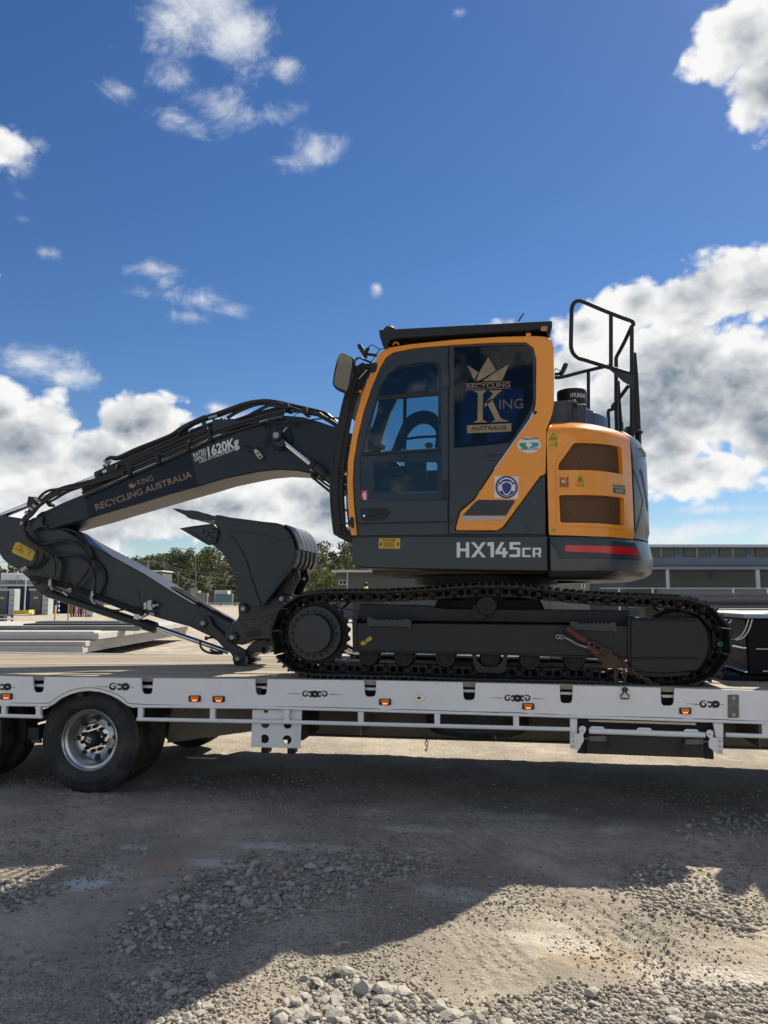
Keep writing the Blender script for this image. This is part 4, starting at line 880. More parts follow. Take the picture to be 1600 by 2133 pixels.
# raised surround around both grilles
sur = z('O', (240,560),(262,500),(430,265),(480,245),(700,250),(950,270),(1090,300),(1120,340),(1150,1385),(1130,1432),(1000,1418),(700,1400),(290,1378),(258,1350),(245,900))
bplate('grille_surround', sur, .014, .026, m_org, odoor, holes=[g1, g2], mapf=doormap, bevel=.004)
def grille(poly, nm):
    P = bpts(poly); s0, s1 = min(p[0] for p in P)-.02, max(p[0] for p in P)+.02; za, zb_ = min(p[1] for p in P)-.02, max(p[1] for p in P)+.02
    bm = bm_new(); dx, dz = .030, .0165; wv = .0017
    for fam in (1, -1):
        k0 = -int((zb_-za)/dz)-2; k1 = int((s1-s0)/dx)+int((zb_-za)/dz)+2
        for k in range(k0, k1):
            pts = []; n = int((zb_-za)/dz*2)+1
            for j in range(n+1):
                zz = za+j*dz/2; s = s0+k*dx+fam*(j*dx/2)+(0 if fam > 0 else 0); pts.append((s, zz))
            for a, b in zip(pts, pts[1:]):
                m_ = ((a[0]+b[0])/2, (a[1]+b[1])/2)
                if not (inpoly(a[0], a[1], P) or inpoly(b[0], b[1], P)): continue
                q = [bm.verts.new(doormap(x, zz+o, -.004)) for (x, zz), o in ((a, -wv), (b, -wv), (b, wv), (a, wv))]
                try: bm.faces.new(q)
                except ValueError: pass
    o = obj('grille_mesh', bm, m_gr, odoor); o['kind'] = 'stuff'; return o
m_gr = mat('grille_bronze', (.30, .14, .05), .5, .2, var=.1)
grille(g1, 1); grille(g2, 2)
bplate('grille_backing', z('O', (240,260),(1150,260),(1160,1400),(250,1400)), -.09, -.07, m_black, odoor)
lt = bplate('latch_recess', z('O', (255,690),(455,695),(490,730),(490,910),(262,905)), .024, .029, m_org, odoor, bevel=.002)
bplate('latch', z('O', (290,740),(355,740),(350,800),(385,730),(405,730),(408,872),(292,868)), .028, .033, mat('latch_brown', (.33,.09,.02), .4, var=.3, vs=30), odoor, bevel=.002)
bplate('latch', z('O', (310,775),(345,770),(352,790),(375,790),(375,815),(315,815)), .032, .036, m_steel, odoor, bevel=.002)
# warning stickers
def sticker(name, key, box, m, parent, body=True, Y=None, prints=(), d=.018, **k):
    f = (lambda nm, p, a, b, mm, pp: bplate(nm, p, a, b, mm, pp, mapf=doormap)) if body else (lambda nm, p, a, b, mm, pp: plate(nm, p, Y-b, Y-a, mm, pp))
    o = f(name, z(key, *box), d-.002, d, m, parent)
    for pr in prints: f('print', z(key, *pr), d, d+.001, m_bvin, o)
    return o
def tri(cx, cy_, r, w=3):   # outlined triangle as three bars
    a, b, c = (cx, cy_-r), (cx+r*.95, cy_+r*.72), (cx-r*.95, cy_+r*.72); out = []
    for p, q in ((a, b), (b, c), (c, a)):
        dx, dy = q[0]-p[0], q[1]-p[1]; l_ = math.hypot(dx, dy); nx_, ny_ = -dy/l_*w, dx/l_*w; out.append([(p[0], p[1]), (q[0], q[1]), (q[0]+nx_, q[1]+ny_), (p[0]+nx_, p[1]+ny_)])
    return out
def bars(rows): return [[(x0, y0), (x1, y0), (x1, y1), (x0, y1)] for x0, y0, x1, y1 in rows]
sticker('warning_sticker', 'O', [(150,130),(262,130),(262,355),(150,350)], m_yel, odoor, prints=tri(207,195,50,5)+bars([(152,238,262,242),(195,205,205,215),(215,200,225,213),(170,285,176,320),(195,300,222,308),(236,270,252,288),(238,288,250,322)]))
sticker('warning_sticker', 'O', [(508,700),(606,705),(606,885),(510,880)], m_yel, odoor, d=.026, prints=tri(556,760,40,5)+bars([(510,805,606,809),(548,745,562,785),(518,850,598,856),(515,838,530,852),(588,838,602,852),(552,822,562,832)]))
sticker('warning_sticker', 'O', [(168,1412),(238,1414),(238,1468),(170,1466)], m_yel, odoor, prints=bars([(180,1430,228,1434),(180,1445,228,1449)]))
sk = sticker('maker_sticker', 'O', [(962,828),(1128,838),(1130,968),(966,945)], mat('olive_sticker', (.33,.30,.10), .5), odoor, d=.028)
bplate('print', z('O', (970,880),(1120,893),(1120,960),(974,938)), .028, .029, m_bvin, sk); bplate('print', z('O', (985,842),(1000,862),(972,862)), .028, .029, m_bvin, sk)
for r_ in ((1010,848,1110,858),(985,898,1100,905),(1000,922,1110,930)):
    bplate('print', z('O', (r_[0],r_[1]),(r_[2],r_[1]+8),(r_[2],r_[3]+8),(r_[0],r_[3])), .0285, .0298, m_bvin if r_[1] < 860 else m_wvin, sk)
# fill between skirt and door, engine bay
bm = bm_new(); pp = [V2((p.x, p.y)) for p in plan]; inn = [B3(s, 0, -.10) for s in np.linspace(sfront, S_end-1.9, 40)]
prism(bm, [[(p[0], p[1]) for p in inn]+[(.3, 2.3)]], lambda a, b, d: (a, b, d), z1, ztop-.12); obj('engine_bay', bm, m_black, EX)
# top hood
zh = ztop+.03
bm = bm_new(); inn = [B3(s, 0, -.16) for s in np.linspace(sfront+.02, S_end-1.9, 40)]; prism(bm, [[(p[0], p[1]) for p in inn]], lambda a, b, d: (a, b, d), zh-.12, zh); obj('hood_deck', bm, m_body, EX, .02)
# raised dark guard around the hood, round edge
zg0 = zh-.02; zg1 = W(1200, 843, .45).z
def ringpart(name, s0, s1, din, dout, za, zb_, m, bev=.006):
    n = max(2, int((s1-s0)/.06)); bm = bm_new(); rings = []
    for i in range(n+1):
        s = s0+(s1-s0)*i/n; rings.append([bm.verts.new(B3(s, zz, d)) for d, zz in ((din, za), (dout, za), (dout, zb_), (din, zb_))])
    for A, Bq in zip(rings, rings[1:]):
        for k in range(4): bm.faces.new([A[k], A[(k+1) % 4], Bq[(k+1) % 4], Bq[k]])
    bm.faces.new(rings[0][::-1]); bm.faces.new(rings[-1]); return obj(name, bm, m, EX, bev)
ringpart('hood_guard', sfront+.03, sfront+.36, -.30, -.26, zg0, zg1+.02, m_body); ringpart('hood_guard', sfront+.365, sfront+.75, -.30, -.26, zg0, zg1-.02, m_body); ringpart('hood_guard', sfront+.755, sfront+1.1, -.30, -.26, zg0, zg1-.03, m_body)
bm = bm_new(); bbox(bm, .35, .62, .42, 1.9, zg0, zg1); obj('hood_box', bm, m_body, EX, .015)
# air pre-cleaner drum with its lettering
cA = W(1160, 817, .62); cB = W(1223, 820, .62); cxm = (cA.x+cB.x)/2; rr = (cB.x-cA.x)/2; zb_ = W(1190, 845, .62).z; zt_ = W(1190, 814, .62).z
bm = bm_new(); lathe(bm, (cxm, .62+rr*.2, 0), [(zb_-.06, rr), (zt_-.02, rr), (zt_, rr*.96), (zt_+.004, 0)], 40, 'Z'); drum = obj('pre_cleaner', bm, m_black, EX)
me = textmesh('HYUNDAI', .02); co = [v.co.copy() for v in me.vertices]; mxx = max(c.x for c in co); mny = min(c.y for c in co); mxy = max(c.y for c in co)
bm = bm_new(); vs_ = []
for c in co:
    ang_ = math.radians(-100+ (c.x/mxx)*62); zz = zb_+.045+(c.y-mny)/(mxy-mny)*.038
    vs_.append(bm.verts.new((cxm+(rr+.0015)*math.cos(ang_), .62+rr*.2+(rr+.0015)*math.sin(ang_), zz)))
for p in me.polygons:
    try: bm.faces.new([vs_[i] for i in p.vertices])
    except ValueError: pass
obj('maker_lettering', bm, m_wvin, drum)
# mirror/lamp unit in front of the drum
bc = W(1192, 846, .40)
bm = bm_new(); lathe(bm, (bc.x, .46, bc.z-.05), [(0,.05),(.012,.052),(.014,.032),(.03,.032)], 20, 'Z'); lp = obj('rear_camera', bm, m_black, EX)
plate('camera_hood', z('N', (400,1650),(405,1600),(430,1565),(470,1548),(520,1552),(555,1580),(568,1640),(550,1650),(540,1610),(500,1590),(450,1592),(425,1620),(415,1655)), .40, .47, mat('hood_bronze', (.12,.055,.02), .3, coat=.5), EX, bevel=.003)
plate('camera_body', z('N', (420,1640),(430,1600),(480,1585),(535,1600),(548,1645),(555,1700),(420,1695)), .42, .47, m_black, EX, bevel=.004)
# ---- cab
CF, CB = .10, 1.10            # near and far faces of the cab
zA = lambda *p: z('A', *p)
cab_out = zA((118,1155),(105,1040),(98,900),(102,800),(128,640),(168,480),(222,350),(248,290),(290,260),(400,243),(600,222),(820,208),(1000,204),(1050,208),(1073,225),(1082,262),(1084,400),(1084,525),(1075,575),(1047,650),(1044,862),(1018,872),(925,1000),(840,1115),(812,1131),(618,1131),(616,1120),(626,1080),(640,1040),(705,985),(800,840),(905,690),(972,600),(990,555),(998,520),(1000,310),(988,262),(950,235),(800,236),(600,247),(420,262),(320,282),(285,305),(255,355),(215,450),(178,560),(148,690),(130,800),(125,900),(130,1000),(146,1155))
cab = plate('cab_shell', cab_out, CF, CF+.07, m_org, EX, bevel=.006, label='bright orange cab frame with a slanting foot')
plate('cab_shell', [p for p in cab_out if True], CB-.05, CB, m_org, EX, YT=CF)
# roof skin between the two sides
def strip(name, pts, Y0, Y1, th, m, YT=CF, parent=EX, bevel=.004):
    """sheet following a traced line, spanning the cab's width"""
    P = [W(p[0], p[1], YT) for p in pts]; bm = bm_new(); prev = None
    for i, p in enumerate(P):
        a = P[max(i-1, 0)]; b = P[min(i+1, len(P)-1)]; t = (b-a).normalized(); n = Vector((t.z, 0, -t.x))
        q = [bm.verts.new((p.x+n.x*o, y, p.z+n.z*o)) for o, y in ((0, Y0), (0, Y1), (th, Y1), (th, Y0))]
        if prev:
            for k in range(4): bm.faces.new([prev[k], prev[(k+1) % 4], q[(k+1) % 4], q[k]])
        else: bm.faces.new(q[::-1])
        prev = q
    bm.faces.new(prev); return obj(name, bm, m, parent, bevel)
strip('cab_roof', zA((262,288),(300,268),(400,250),(600,230),(820,216),(1000,212),(1052,216),(1072,232),(1080,262)), CF+.02, CB-.02, .03, m_org)
strip('cab_rear_wall', zA((1078,262),(1079,400),(1079,525),(1070,575),(1042,655),(1040,1145)), CF+.07, CB-.02, .03, m_black)
# dark lower side panels of the cab and rear door panels
CP = CF+.012
door = plate('cab_door', zA((150,1157),(136,1010),(128,900),(133,800),(150,690),(181,560),(218,450),(258,358),(288,308),(322,286),(420,266),(578,251),(579,1152)), CP, CP+.045, m_body, EX,
      holes=[zA((163,985),(160,780),(186,670),(217,560),(252,450),(290,388),(345,347),(450,330),(518,327),(540,340),(546,365),(548,983))], bevel=.004, label='dark grey cab door with tinted windows')
plate('rear_side_panel', zA((584,1150),(584,250),(800,240),(948,238),(984,264),(996,310),(994,520),(986,553),(968,596),(900,690),(796,838),(700,984),(636,1038),(622,1078),(612,1132),(800,1136),(842,1120),(925,1005),(1018,878),(1042,866),(1044,1148)), CP+.004, CP+.045, m_body, EX,
      holes=[zA((608,738),(607,258),(800,250),(940,248),(972,268),(984,310),(984,515),(972,555),(952,592),(884,700),(874,712),(750,727))], bevel=.004, label='dark grey panel behind the door with the quarter window')
plate('waist_recess', zA((140,1012),(160,995),(575,985),(575,1088),(148,1097)), CP-.010, CP, m_body, door, bevel=.005); plate('waist_recess', zA((584,990),(650,990),(655,1000),(610,1080),(597,1088),(584,1088)), CP-.006, CP+.004, m_body, EX, bevel=.004)
plate('sill_line', zA((148,1096),(575,1088),(575,1092),(148,1101)), CP-.0115, CP, m_black, door)
plate('door_gap', zA((578,250),(583,250),(583,1152),(579,1152)), CP+.01, CP+.04, m_black, EX); plate('floor_gap', zA((118,1156),(1046,1148),(1046,1156),(118,1164)), CF+.02, CF+.6, m_black, EX)
# glass surround of the door: black frit with two openings
frit = zA((164,983),(161,782),(187,672),(218,562),(254,452),(292,390),(346,349),(450,332),(517,329),(538,342),(544,366),(546,981))
upw = zA((188,758),(196,700),(222,590),(246,500),(268,440),(298,392),(348,362),(440,345),(500,336),(520,340),(530,356),(532,468),(532,742))
low = zA(*rrect(226,806,527,952,12))
fc_ = (sum(p[0] for p in frit)/len(frit), sum(p[1] for p in frit)/len(frit)); frit = [(fc_[0]+(p[0]-fc_[0])*1.10, fc_[1]+(p[1]-fc_[1])*1.07) for p in frit]
dg = plate('door_window_surround', frit, CP+.013, CP+.023, mat('ceramic_black', (.006,.009,.014), .12, coat=.3, var=.05), door, holes=[upw, low])
plate('window_pane', upw, CP+.016, CP+.019, m_glassd, dg); plate('window_pane', low, CP+.016, CP+.019, m_glassd, dg)
plate('window_slide_rail', zA((236,503),(240,492),(532,466),(532,487),(236,512)), CP+.004, CP+.03, m_black, dg, bevel=.002)
plate('upper_tint', zA((248,492),(268,442),(298,394),(348,364),(440,347),(500,338),(520,342),(530,358),(531,466)), CP+.03, CP+.034, glass('dark_top_glass', (.05,.10,.16), .5), dg)
plate('window_post', zA((366,500),(382,498),(380,745),(362,747)), CP+.03, CP+.04, m_black, dg)
plate('window_sill', zA((170,762),(546,738),(546,750),(170,776)), CP-.002, CP+.02, m_black, dg, bevel=.002)
for c_ in ((487,724),(235,742)): plate('slide_latch', zA((c_[0]-20,c_[1]+2),(c_[0]-14,c_[1]-8),(c_[0]-5,c_[1]-12),(c_[0]+8,c_[1]-12),(c_[0]+17,c_[1]-8),(c_[0]+22,c_[1]+2),(c_[0]+10,c_[1]+14),(c_[0]-10,c_[1]+14)), CP+.004, CP+.02, m_black, dg, bevel=.002)
plate('glass_catch', zA((350,775),(382,773),(382,797),(352,797)), CP+.004, CP+.02, m_black, dg, bevel=.003)
plate('hinge', zA((549,374),(582,372),(583,452),(549,454)), CP-.012, CP, m_body, door, bevel=.003); plate('hinge', zA((549,894),(582,892),(583,978),(550,982)), CP-.012, CP, m_black, door, bevel=.003)
# door handle
hd = plate('handle_recess', sp2(zA((160,1040),(164,1030),(180,1026),(285,1026),(303,1040),(300,1055),(270,1080),(200,1087),(172,1080)), 3, True), CP-.013, CP-.009, m_black, door, bevel=.001)
plate('handle', zA((200,1038),(280,1032),(262,1050),(215,1066),(200,1060)), CP-.020, CP-.013, m_black, hd, bevel=.004)
w = W(*zA((180,1062))[0], CP-.013); bm = bm_new(); cyl(bm, (w.x, 0, w.z), .0095, CP-.019, CP-.013, 16); obj('key_lock', bm, m_chrome, hd)
for q in ((203,1118),(972,1118)):
    w = W(*zA(q)[0], CP); bm = bm_new(); lathe(bm, (w.x, 0, w.z), [(CP-.006,.010),(CP-.006,.022),(CP,.024),(CP+.002,.0)], 20); obj('round_plug', bm, m_body, EX)
plate('quarter_window', zA((606,740),(605,256),(800,248),(942,246),(975,266),(987,310),(987,515),(975,557),(955,594),(886,702),(876,714),(750,729)), CP+.014, CP+.018, m_glassq, EX, label='tinted quarter window with the gold crown sign')
fritq = [zA((606,740),(605,256),(800,248),(942,246),(975,266),(987,310),(987,515),(975,557),(955,594),(886,702),(876,714),(750,729)), zA((628,718),(626,462),(700,455),(930,452),(940,500),(925,560),(880,640),(830,700),(740,716))]
plate('window_frit', fritq[0], CP+.019, CP+.023, mat('navy_frit', (.004,.012,.03), .15, coat=.3, var=.05), EX, holes=[fritq[1]])
plate('fastener', circ(*zA((994,570))[0], 3.8), CF-.004, CF, m_black, EX, bevel=.001); plate('fastener', circ(*zA((938,318))[0], 4), CP+.006, CP+.014, m_black, EX, bevel=.001)
hb_ = plate('panel_handle', zA((750,765),(762,762),(830,770),(838,785),(825,798),(765,798),(752,790)), CP-.004, CP+.004, m_body, EX, bevel=.004); plate('panel_handle', zA((768,770),(810,770),(810,780),(770,782)), CP-.006, CP-.004, m_black, EX)
# orange foot stripe details
plate('foot_inset', zA((648,1060),(712,992),(725,985),(895,987),(898,992),(855,1060)), CF-.004, CF, mat('inset_navy', (.022,.026,.036), .4), EX); plate('foot_inset_light', zA((637,1083),(650,1064),(853,1064),(838,1083)), CF-.004, CF, mat('inset_grey', (.42,.42,.45), .4), EX)
# gold window sign
sg = lambda pts, nm='crown_sign', m=m_gold: plate(nm, z('M', *pts), CP+.0125, CP+.0138, m, EX)
sg([(328,372),(470,462),(420,560)]+[(425,582),(400,540)][:1]); sg([(598,268),(695,440),(500,562),(440,580),(480,470)]); sg([(862,365),(775,570),(520,578),(705,452)])
for b_ in (((315,606),(882,580),(882,588),(315,614)),((312,686),(884,662),(884,669),(312,693))): sg(b_, 'sign_bar')
text('sign_lettering', 'RECYCLING', z('M', (320,672))[0], z('M', (882,648))[0], 8.6, CP+.0138, m_gold, EX, bold=.015)
sg([(415,702),(572,694),(562,712),(530,742),(527,1072),(582,1098),(582,1106),(412,1108),(412,1100),(458,1080),(466,740),(450,722),(415,710)], 'sign_letter')
sg([(612,700),(775,690),(775,698),(732,726),(552,912),(548,880),(660,735),(612,708)], 'sign_letter')
sg([(575,850),(640,800),(755,1050),(800,1072),(852,1088),(852,1095),(642,1102),(642,1094),(690,1076)], 'sign_letter')
text('sign_lettering', 'ING', z('M', (742,938))[0], z('M', (1045,925))[0], 20, CP+.0138, mat('dim_gold', (.13,.10,.08), .5, .3), EX, bold=.0)
band = sg([(325,1144),(893,1118),(893,1222),(328,1246)], 'sign_band'); text('sign_lettering', 'AUSTRALIA', z('M', (376,1210))[0], z('M', (838,1196))[0], 8.2, CP+.012, m_bvin, EX, bold=.02)
# far side, interior, windscreen
plate('far_lower_panel', zA((130,760),(1040,735),(1044,1150),(146,1155)), CB-.04, CB, m_black, EX, YT=CF)
plate('far_window_post', zA((520,250),(600,246),(600,740),(520,745)), CB-.04, CB, m_black, EX, YT=CF)
plate('cab_floor', zA((140,1090),(1040,1085),(1040,1150),(146,1155)), CF+.06, CB-.04, m_black, EX, YT=CF)
seat = bm_new(); sx = W(*zA((640,800))[0], .6).x; sz = 2.25
prism(seat, [[(sx-.42,sz+.12),(sx+.0,sz+.10),(sx+.05,sz+.0),(sx-.38,sz-.02)]], xz, .36, .86); prism(seat, [[(sx-.02,sz+.10),(sx+.14,sz+.86),(sx+.24,sz+.86),(sx+.12,sz+.0)]], xz, .38, .84); prism(seat, [[(sx-.35,sz-.3),(sx+.05,sz-.3),(sx+.0,sz),(sx-.3,sz)]], xz, .42, .8); obj('operator_seat', seat, m_seat, EX, .04)
for yy in (.30, .88):
    bm = bm_new(); bbox(bm, sx-.62, sx-.1, yy-.07, yy+.07, sz-.25, sz+.20); obj('seat_console', bm, m_seat, EX, .03)
    bm = bm_new(); tube(bm, spline([Vector((sx-.55, yy, sz+.2)), Vector((sx-.57, yy, sz+.30)), Vector((sx-.55, yy, sz+.36))], 5), .016, 8); lathe(bm, (sx-.55, yy, sz+.36), [(-.05,.018),(0,.03),(.05,.028),(.07,.0)], 12, 'Z'); obj('joystick', bm, m_black, EX)
w = W(*z('L', (850,455))[0], .2); bm = bm_new(); bbox(bm, w.x-.06, w.x+.05, .24, .27, w.z-.045, w.z+.045); mn = obj('control_panel', bm, m_seat, EX, .012)
plate('panel_rim', z('L', (790,430),(835,408),(885,415),(905,495),(830,500),(800,470),(835,490),(893,488),(878,424),(838,418)), .225, .23, m_steel, EX)
w2 = W(*z('L', (1050,440))[0], .9); bm = bm_new(); bbox(bm, w2.x-.10, w2.x+.10, .96, .98, w2.z-.12, w2.z+.10); obj('monitor', bm, mat('screen_sheet', (.22,.26,.24), .5), EX, .005)
arch = [(790,1440),(830,1330),(905,1160),(985,1060),(1080,1015),(1180,1000),(1290,1035),(1350,1110)]
arch2 = [(1290,1440),(1302,1330),(1300,1250),(1240,1175),(1150,1150),(1060,1180),(975,1270),(920,1400),(900,1470),(780,1470)]
plate('added_arch', sp2(z('K', *arch), 3)+[z('K', (1360,1440))[0]]+sp2(z('K', *arch2[:8]), 3)+z('K', (880,1470),(770,1470)), .93, .97, m_black, EX, YT=.93)  # no cab part: added to stand in for a dark curve across the glass
ptube('far_bar', z('K', (915,1345),(1110,1318),(1320,1308)), .95, .012, m_black, EX)
plate('windscreen_pillar', z('K', (640,830),(720,860),(835,870),(800,950),(740,1060),(660,1200),(640,1400),(700,1420),(690,1470),(480,1480),(520,1300),(600,1050)), .86, .9, m_black, EX, YT=.88)
strip('windscreen', zA((150,560),(118,760),(112,900),(122,1080)), CF+.08, CB-.05, .006, glass('front_glass', (.12,.18,.22), .7))
# front window guard
gout = zA((172,330),(135,352),(112,420),(80,540),(52,680),(34,800),(25,900),(26,1000),(38,1120),(44,1150),(60,1160),(116,1188))
def guard_bar(off, Y, r, nm='guard_bar'):
    P = [(x+off, y+off*.15) for x, y in gout[1:10]]; return ptube(nm, P, Y, r, m_black, EX, per=4)
plate('window_guard', gout+zA((118,1160),(112,1140),(90,1110),(84,1000),(78,900),(86,800),(108,640),(140,520),(178,430),(215,372),(205,345)), .13, .16, m_black, EX, bevel=.003, label='black mesh guard over the front window')
for k in range(9): guard_bar(0, .2+.11*k, .010)
guard_bar(-1, .135, .012, 'guard_rail'); guard_bar(12, .12, .006, 'guard_rail'); guard_bar(22, .12, .006, 'guard_rail'); guard_bar(32, .115, .007, 'guard_rail')
for p in gout[2:11]:
    a = W(p[0], p[1], .13); bm = bm_new(); tube(bm, [a, Vector((a.x, 1.08, a.z))], .010, 8); obj('guard_crossbar', bm, m_black, EX)
strip('guard_plate', gout[1:4], .14, 1.08, .01, m_black); strip('guard_foot', gout[8:12], .14, 1.08, .01, m_black)
plate('guard_hinge', z('L', (150,1075),(270,1075),(280,1020),(300,1010),(322,1022),(325,1140),(300,1140),(268,1095),(150,1095)), .085, .1, m_black, EX, bevel=.003); plate('guard_hinge', z('K', (470,440),(510,440),(580,425),(605,440),(590,520),(560,550),(530,540),(520,500),(480,480)), .085, .10, m_black, EX, bevel=.003)
plate('guard_clamp', z('L', (120,455),(210,455),(215,490),(232,495),(232,512),(212,515),(212,540),(120,535),(120,528),(200,528),(200,465),(120,465)), .09, .1, m_black, EX); 
for q in (z('L', (232,500))[0], z('L', (262,1140))[0], z('K', (402,775))[0]):
    w = W(*q, .09); bm = bm_new(); cyl(bm, (w.x, 0, w.z), .011, .085, .10, 10); obj('guard_bolt', bm, m_org, EX)
ptube('guard_stay', z('K', (485,515),(385,625)), .1, .005, m_steel, EX, smooth=False)
# roof guard
plate('roof_guard', zA((250,176),(1075,132),(1075,162),(1060,207),(1052,207),(1046,168),(975,176),(330,216),(300,222),(285,262),(270,256),(254,210)), .06, 1.16, m_black, EX, bevel=.006, label='black flat guard above the cab roof')
plate('roof_guard_bar', zA((270,205),(975,178),(975,200),(320,240),(285,255)), .5, .56, m_black, EX)
for x, y0, y1 in ((380,210,240),(632,196,222),(900,180,206)):
    a = W(*zA((x,y0))[0], .15); b = W(*zA((x,y1))[0], .15); bm = bm_new(); cyl(bm, (a.x, .18, 0), .012, b.z-.01, a.z+.01, 10, 'Z'); cyl(bm, (a.x, .18, 0), .022, b.z-.006, b.z+.01, 10, 'Z'); obj('roof_mount', bm, m_black, EX)
plate('roof_lug', zA((950,190),(974,190),(974,206),(950,207)), .1, .14, m_org, EX, bevel=.003); plate('side_lamp', zA((1022,160),(1052,157),(1050,180),(1020,180)), .045, .06, mat('tan_lamp', (.45,.26,.10), .4), EX, bevel=.003)
ptube('lifting_eye', z('K', (795,225),(805,200),(830,190),(855,205),(860,222)), .13, .007, m_org, EX)
ptube('antenna', zA((915,137),(925,118),(940,98)), .6, .006, m_black, EX); w = W(*zA((300,172))[0], .5); bm = bm_new(); lathe(bm, (w.x, .5, w.z), [(-.02,.05),(.0,.05),(.02,.03),(.022,0)], 16, 'Z'); obj('roof_vent', bm, m_black, EX)
# wing mirror
mr_ = plate('mirror_case', sp2(z('K', (180,320),(215,325),(310,370),(335,400),(330,450),(300,600),(265,720),(240,780),(215,785),(120,745),(80,700),(75,650),(95,520),(125,400),(155,335)), 3, True), -.08, -.035, m_black, EX, bevel=.008, YT=-.08, label='black wing mirror at the front of the cab')
w = None
bmx = bm_new(); mo = z('K', (190,340),(290,375),(318,405),(312,470),(280,620),(245,745),(225,762),(130,725),(92,690),(92,640),(130,490),(158,360))
zc_m = W(700,777,-.08).z; prism(bmx, [xzp(mo, -.10)], lambda a, b, d: (a, -.112+d-(b-zc_m)*.16, b), -.002, .0); obj('mirror_glass', bmx, m_mirror, mr_)
ptube('mirror_arm', z('K', (330,430),(355,390),(395,372),(450,395),(530,430)), [-.05,-.03,0,.04,.09], .009, m_black, EX); ptube('mirror_arm', z('K', (225,775),(270,800),(300,860),(290,900),(320,980)), [-.05,-.03,.02,.06,.1], .009, m_black, EX)
ptube('mirror_arm', z('K', (330,430),(345,500),(330,560)), [-.05,-.02,.1], .007, m_black, EX)
# work lamps
plate('work_lamp', z('K', (360,220),(385,200),(415,210),(470,300),(460,340),(435,345),(375,255)), .05, .15, m_black, EX, bevel=.008); ptube('lamp_bracket', z('K', (455,300),(500,262),(480,320),(560,340),(600,345)), .1, .012, m_black, EX); ptube('lamp_cable', z('K', (500,265),(510,235),(545,220),(590,245),(630,270),(690,262)), .1, .004, m_rub, EX); ptube('lamp_cable', z('K', (640,272),(600,320),(565,380),(530,430),(525,450)), .1, .004, m_rub, EX)
plate('work_lamp', z('N', (365,1035),(415,1035),(427,1055),(350,1195),(315,1195),(318,1140)), .45, .55, m_black, EX, bevel=.008); ptube('lamp_bracket', z('N', (235,1195),(300,1190),(330,1165)), .5, .013, m_black, EX); ptube('lamp_cable', z('N', (235,1150),(255,1120),(290,1135),(310,1150)), .5, .004, m_rub, EX)
# stickers on the cab
def flat(nm, key, pts, Y, m, parent=EX, th=.0012): return plate(nm, z(key, *pts), Y-th, Y, m, parent)
s1 = flat('extinguisher_sticker', 'L', [(412,692),(496,692),(496,840),(412,838)], CP+.010, mat('sticker_red', (.50,.02,.045), .5)); 
flat('print', 'L', [(440,735),(452,722),(468,722),(472,745),(470,808),(442,808)], CP+.0088, m_wvin, s1); flat('print', 'L', [(418,772),(430,735),(445,712),(475,708),(475,714),(450,720),(438,738),(426,772)], CP+.0088, m_wvin, s1); flat('print', 'L', [(414,826),(494,828),(494,833),(414,831)], CP+.0088, m_wvin, s1)
s2 = flat('hearing_protection_sticker', 'A', [(801,873),(915,876),(913,980),(800,976)], CF, m_wvin)
plate('print', circ(*zA((858,925))[0], 23.5, 40), CF-.0022, CF-.0012, m_blue, s2)
plate('print', circ(*zA((858,925))[0], 19.5, 40), CF-.003, CF-.0022, m_wvin, s2, holes=[circ(*zA((858,925))[0], 18.6, 40)])
zz = lambda *p: zA(*p)
plate('print', sp2(zz((835,905),(858,898),(882,905),(884,930),(872,955),(858,964),(845,955),(834,930)), 4, True), CF-.0038, CF-.0022, m_wvin, s2); plate('print', sp2(zz((838,912),(858,902),(879,912),(880,930),(869,951),(858,958),(847,951),(837,930)), 4, True), CF-.0046, CF-.0038, m_blue, s2)
plate('print', sp2(zz((826,900),(838,885),(858,880),(878,885),(891,900),(888,902),(876,890),(858,886),(840,890),(829,902)), 3, True), CF-.0038, CF-.0022, m_wvin, s2)
for x in (827, 889): plate('print', rrect(*zA((x-8,912))[0], *zA((x+8,944))[0], 3), CF-.0052, CF-.0022, m_wvin, s2)
s3 = plate('oval_sticker', circ(*z('M', (1123,1396))[0], 24.5, 40, 16.7), CF-.0012, CF, m_wvin, EX, label='oval white sticker with green and teal arrows')
plate('print', z('M', (1000,1370),(1085,1365),(1078,1390),(1110,1435),(1065,1440),(1020,1425),(995,1400)), CF-.0024, CF-.0012, m_green, s3); plate('print', z('M', (1130,1362),(1235,1365),(1250,1395),(1230,1415),(1170,1430),(1120,1440),(1165,1395)), CF-.0024, CF-.0012, mat('teal_vinyl', (.04,.30,.32), .5), s3)
text('print', 'GREEN & CLEAN', z('M', (1015,1462))[0], z('M', (1240,1455))[0], 4.2, CF-.0012, m_blue, s3, bold=.02); text('print', 'TAMBORINE', z('M', (1025,1335))[0], z('M', (1230,1325))[0], 4.2, CF-.0012, m_blue, s3, bold=.02)
s4 = flat('warning_sticker', 'T', [(680,182),(810,182),(810,245),(678,245)], .12, m_yel)
text('print', 'DANGER', z('T', (700,198))[0], z('T', (785,198))[0], 3.4, .1188, m_bvin, s4, bold=.03)
for k in range(5): flat('print', 'T', [(706,206+k*7),(778-(k % 2)*10,206+k*7),(778-(k % 2)*10,209+k*7),(706,209+k*7)], .1188, m_bvin, s4, .0008)
for x in (692, 797): flat('print', 'T', [(x-5,208),(x+3,205),(x+6,220),(x-2,232),(x-6,222)], .1188, m_bvin, s4, .0008)
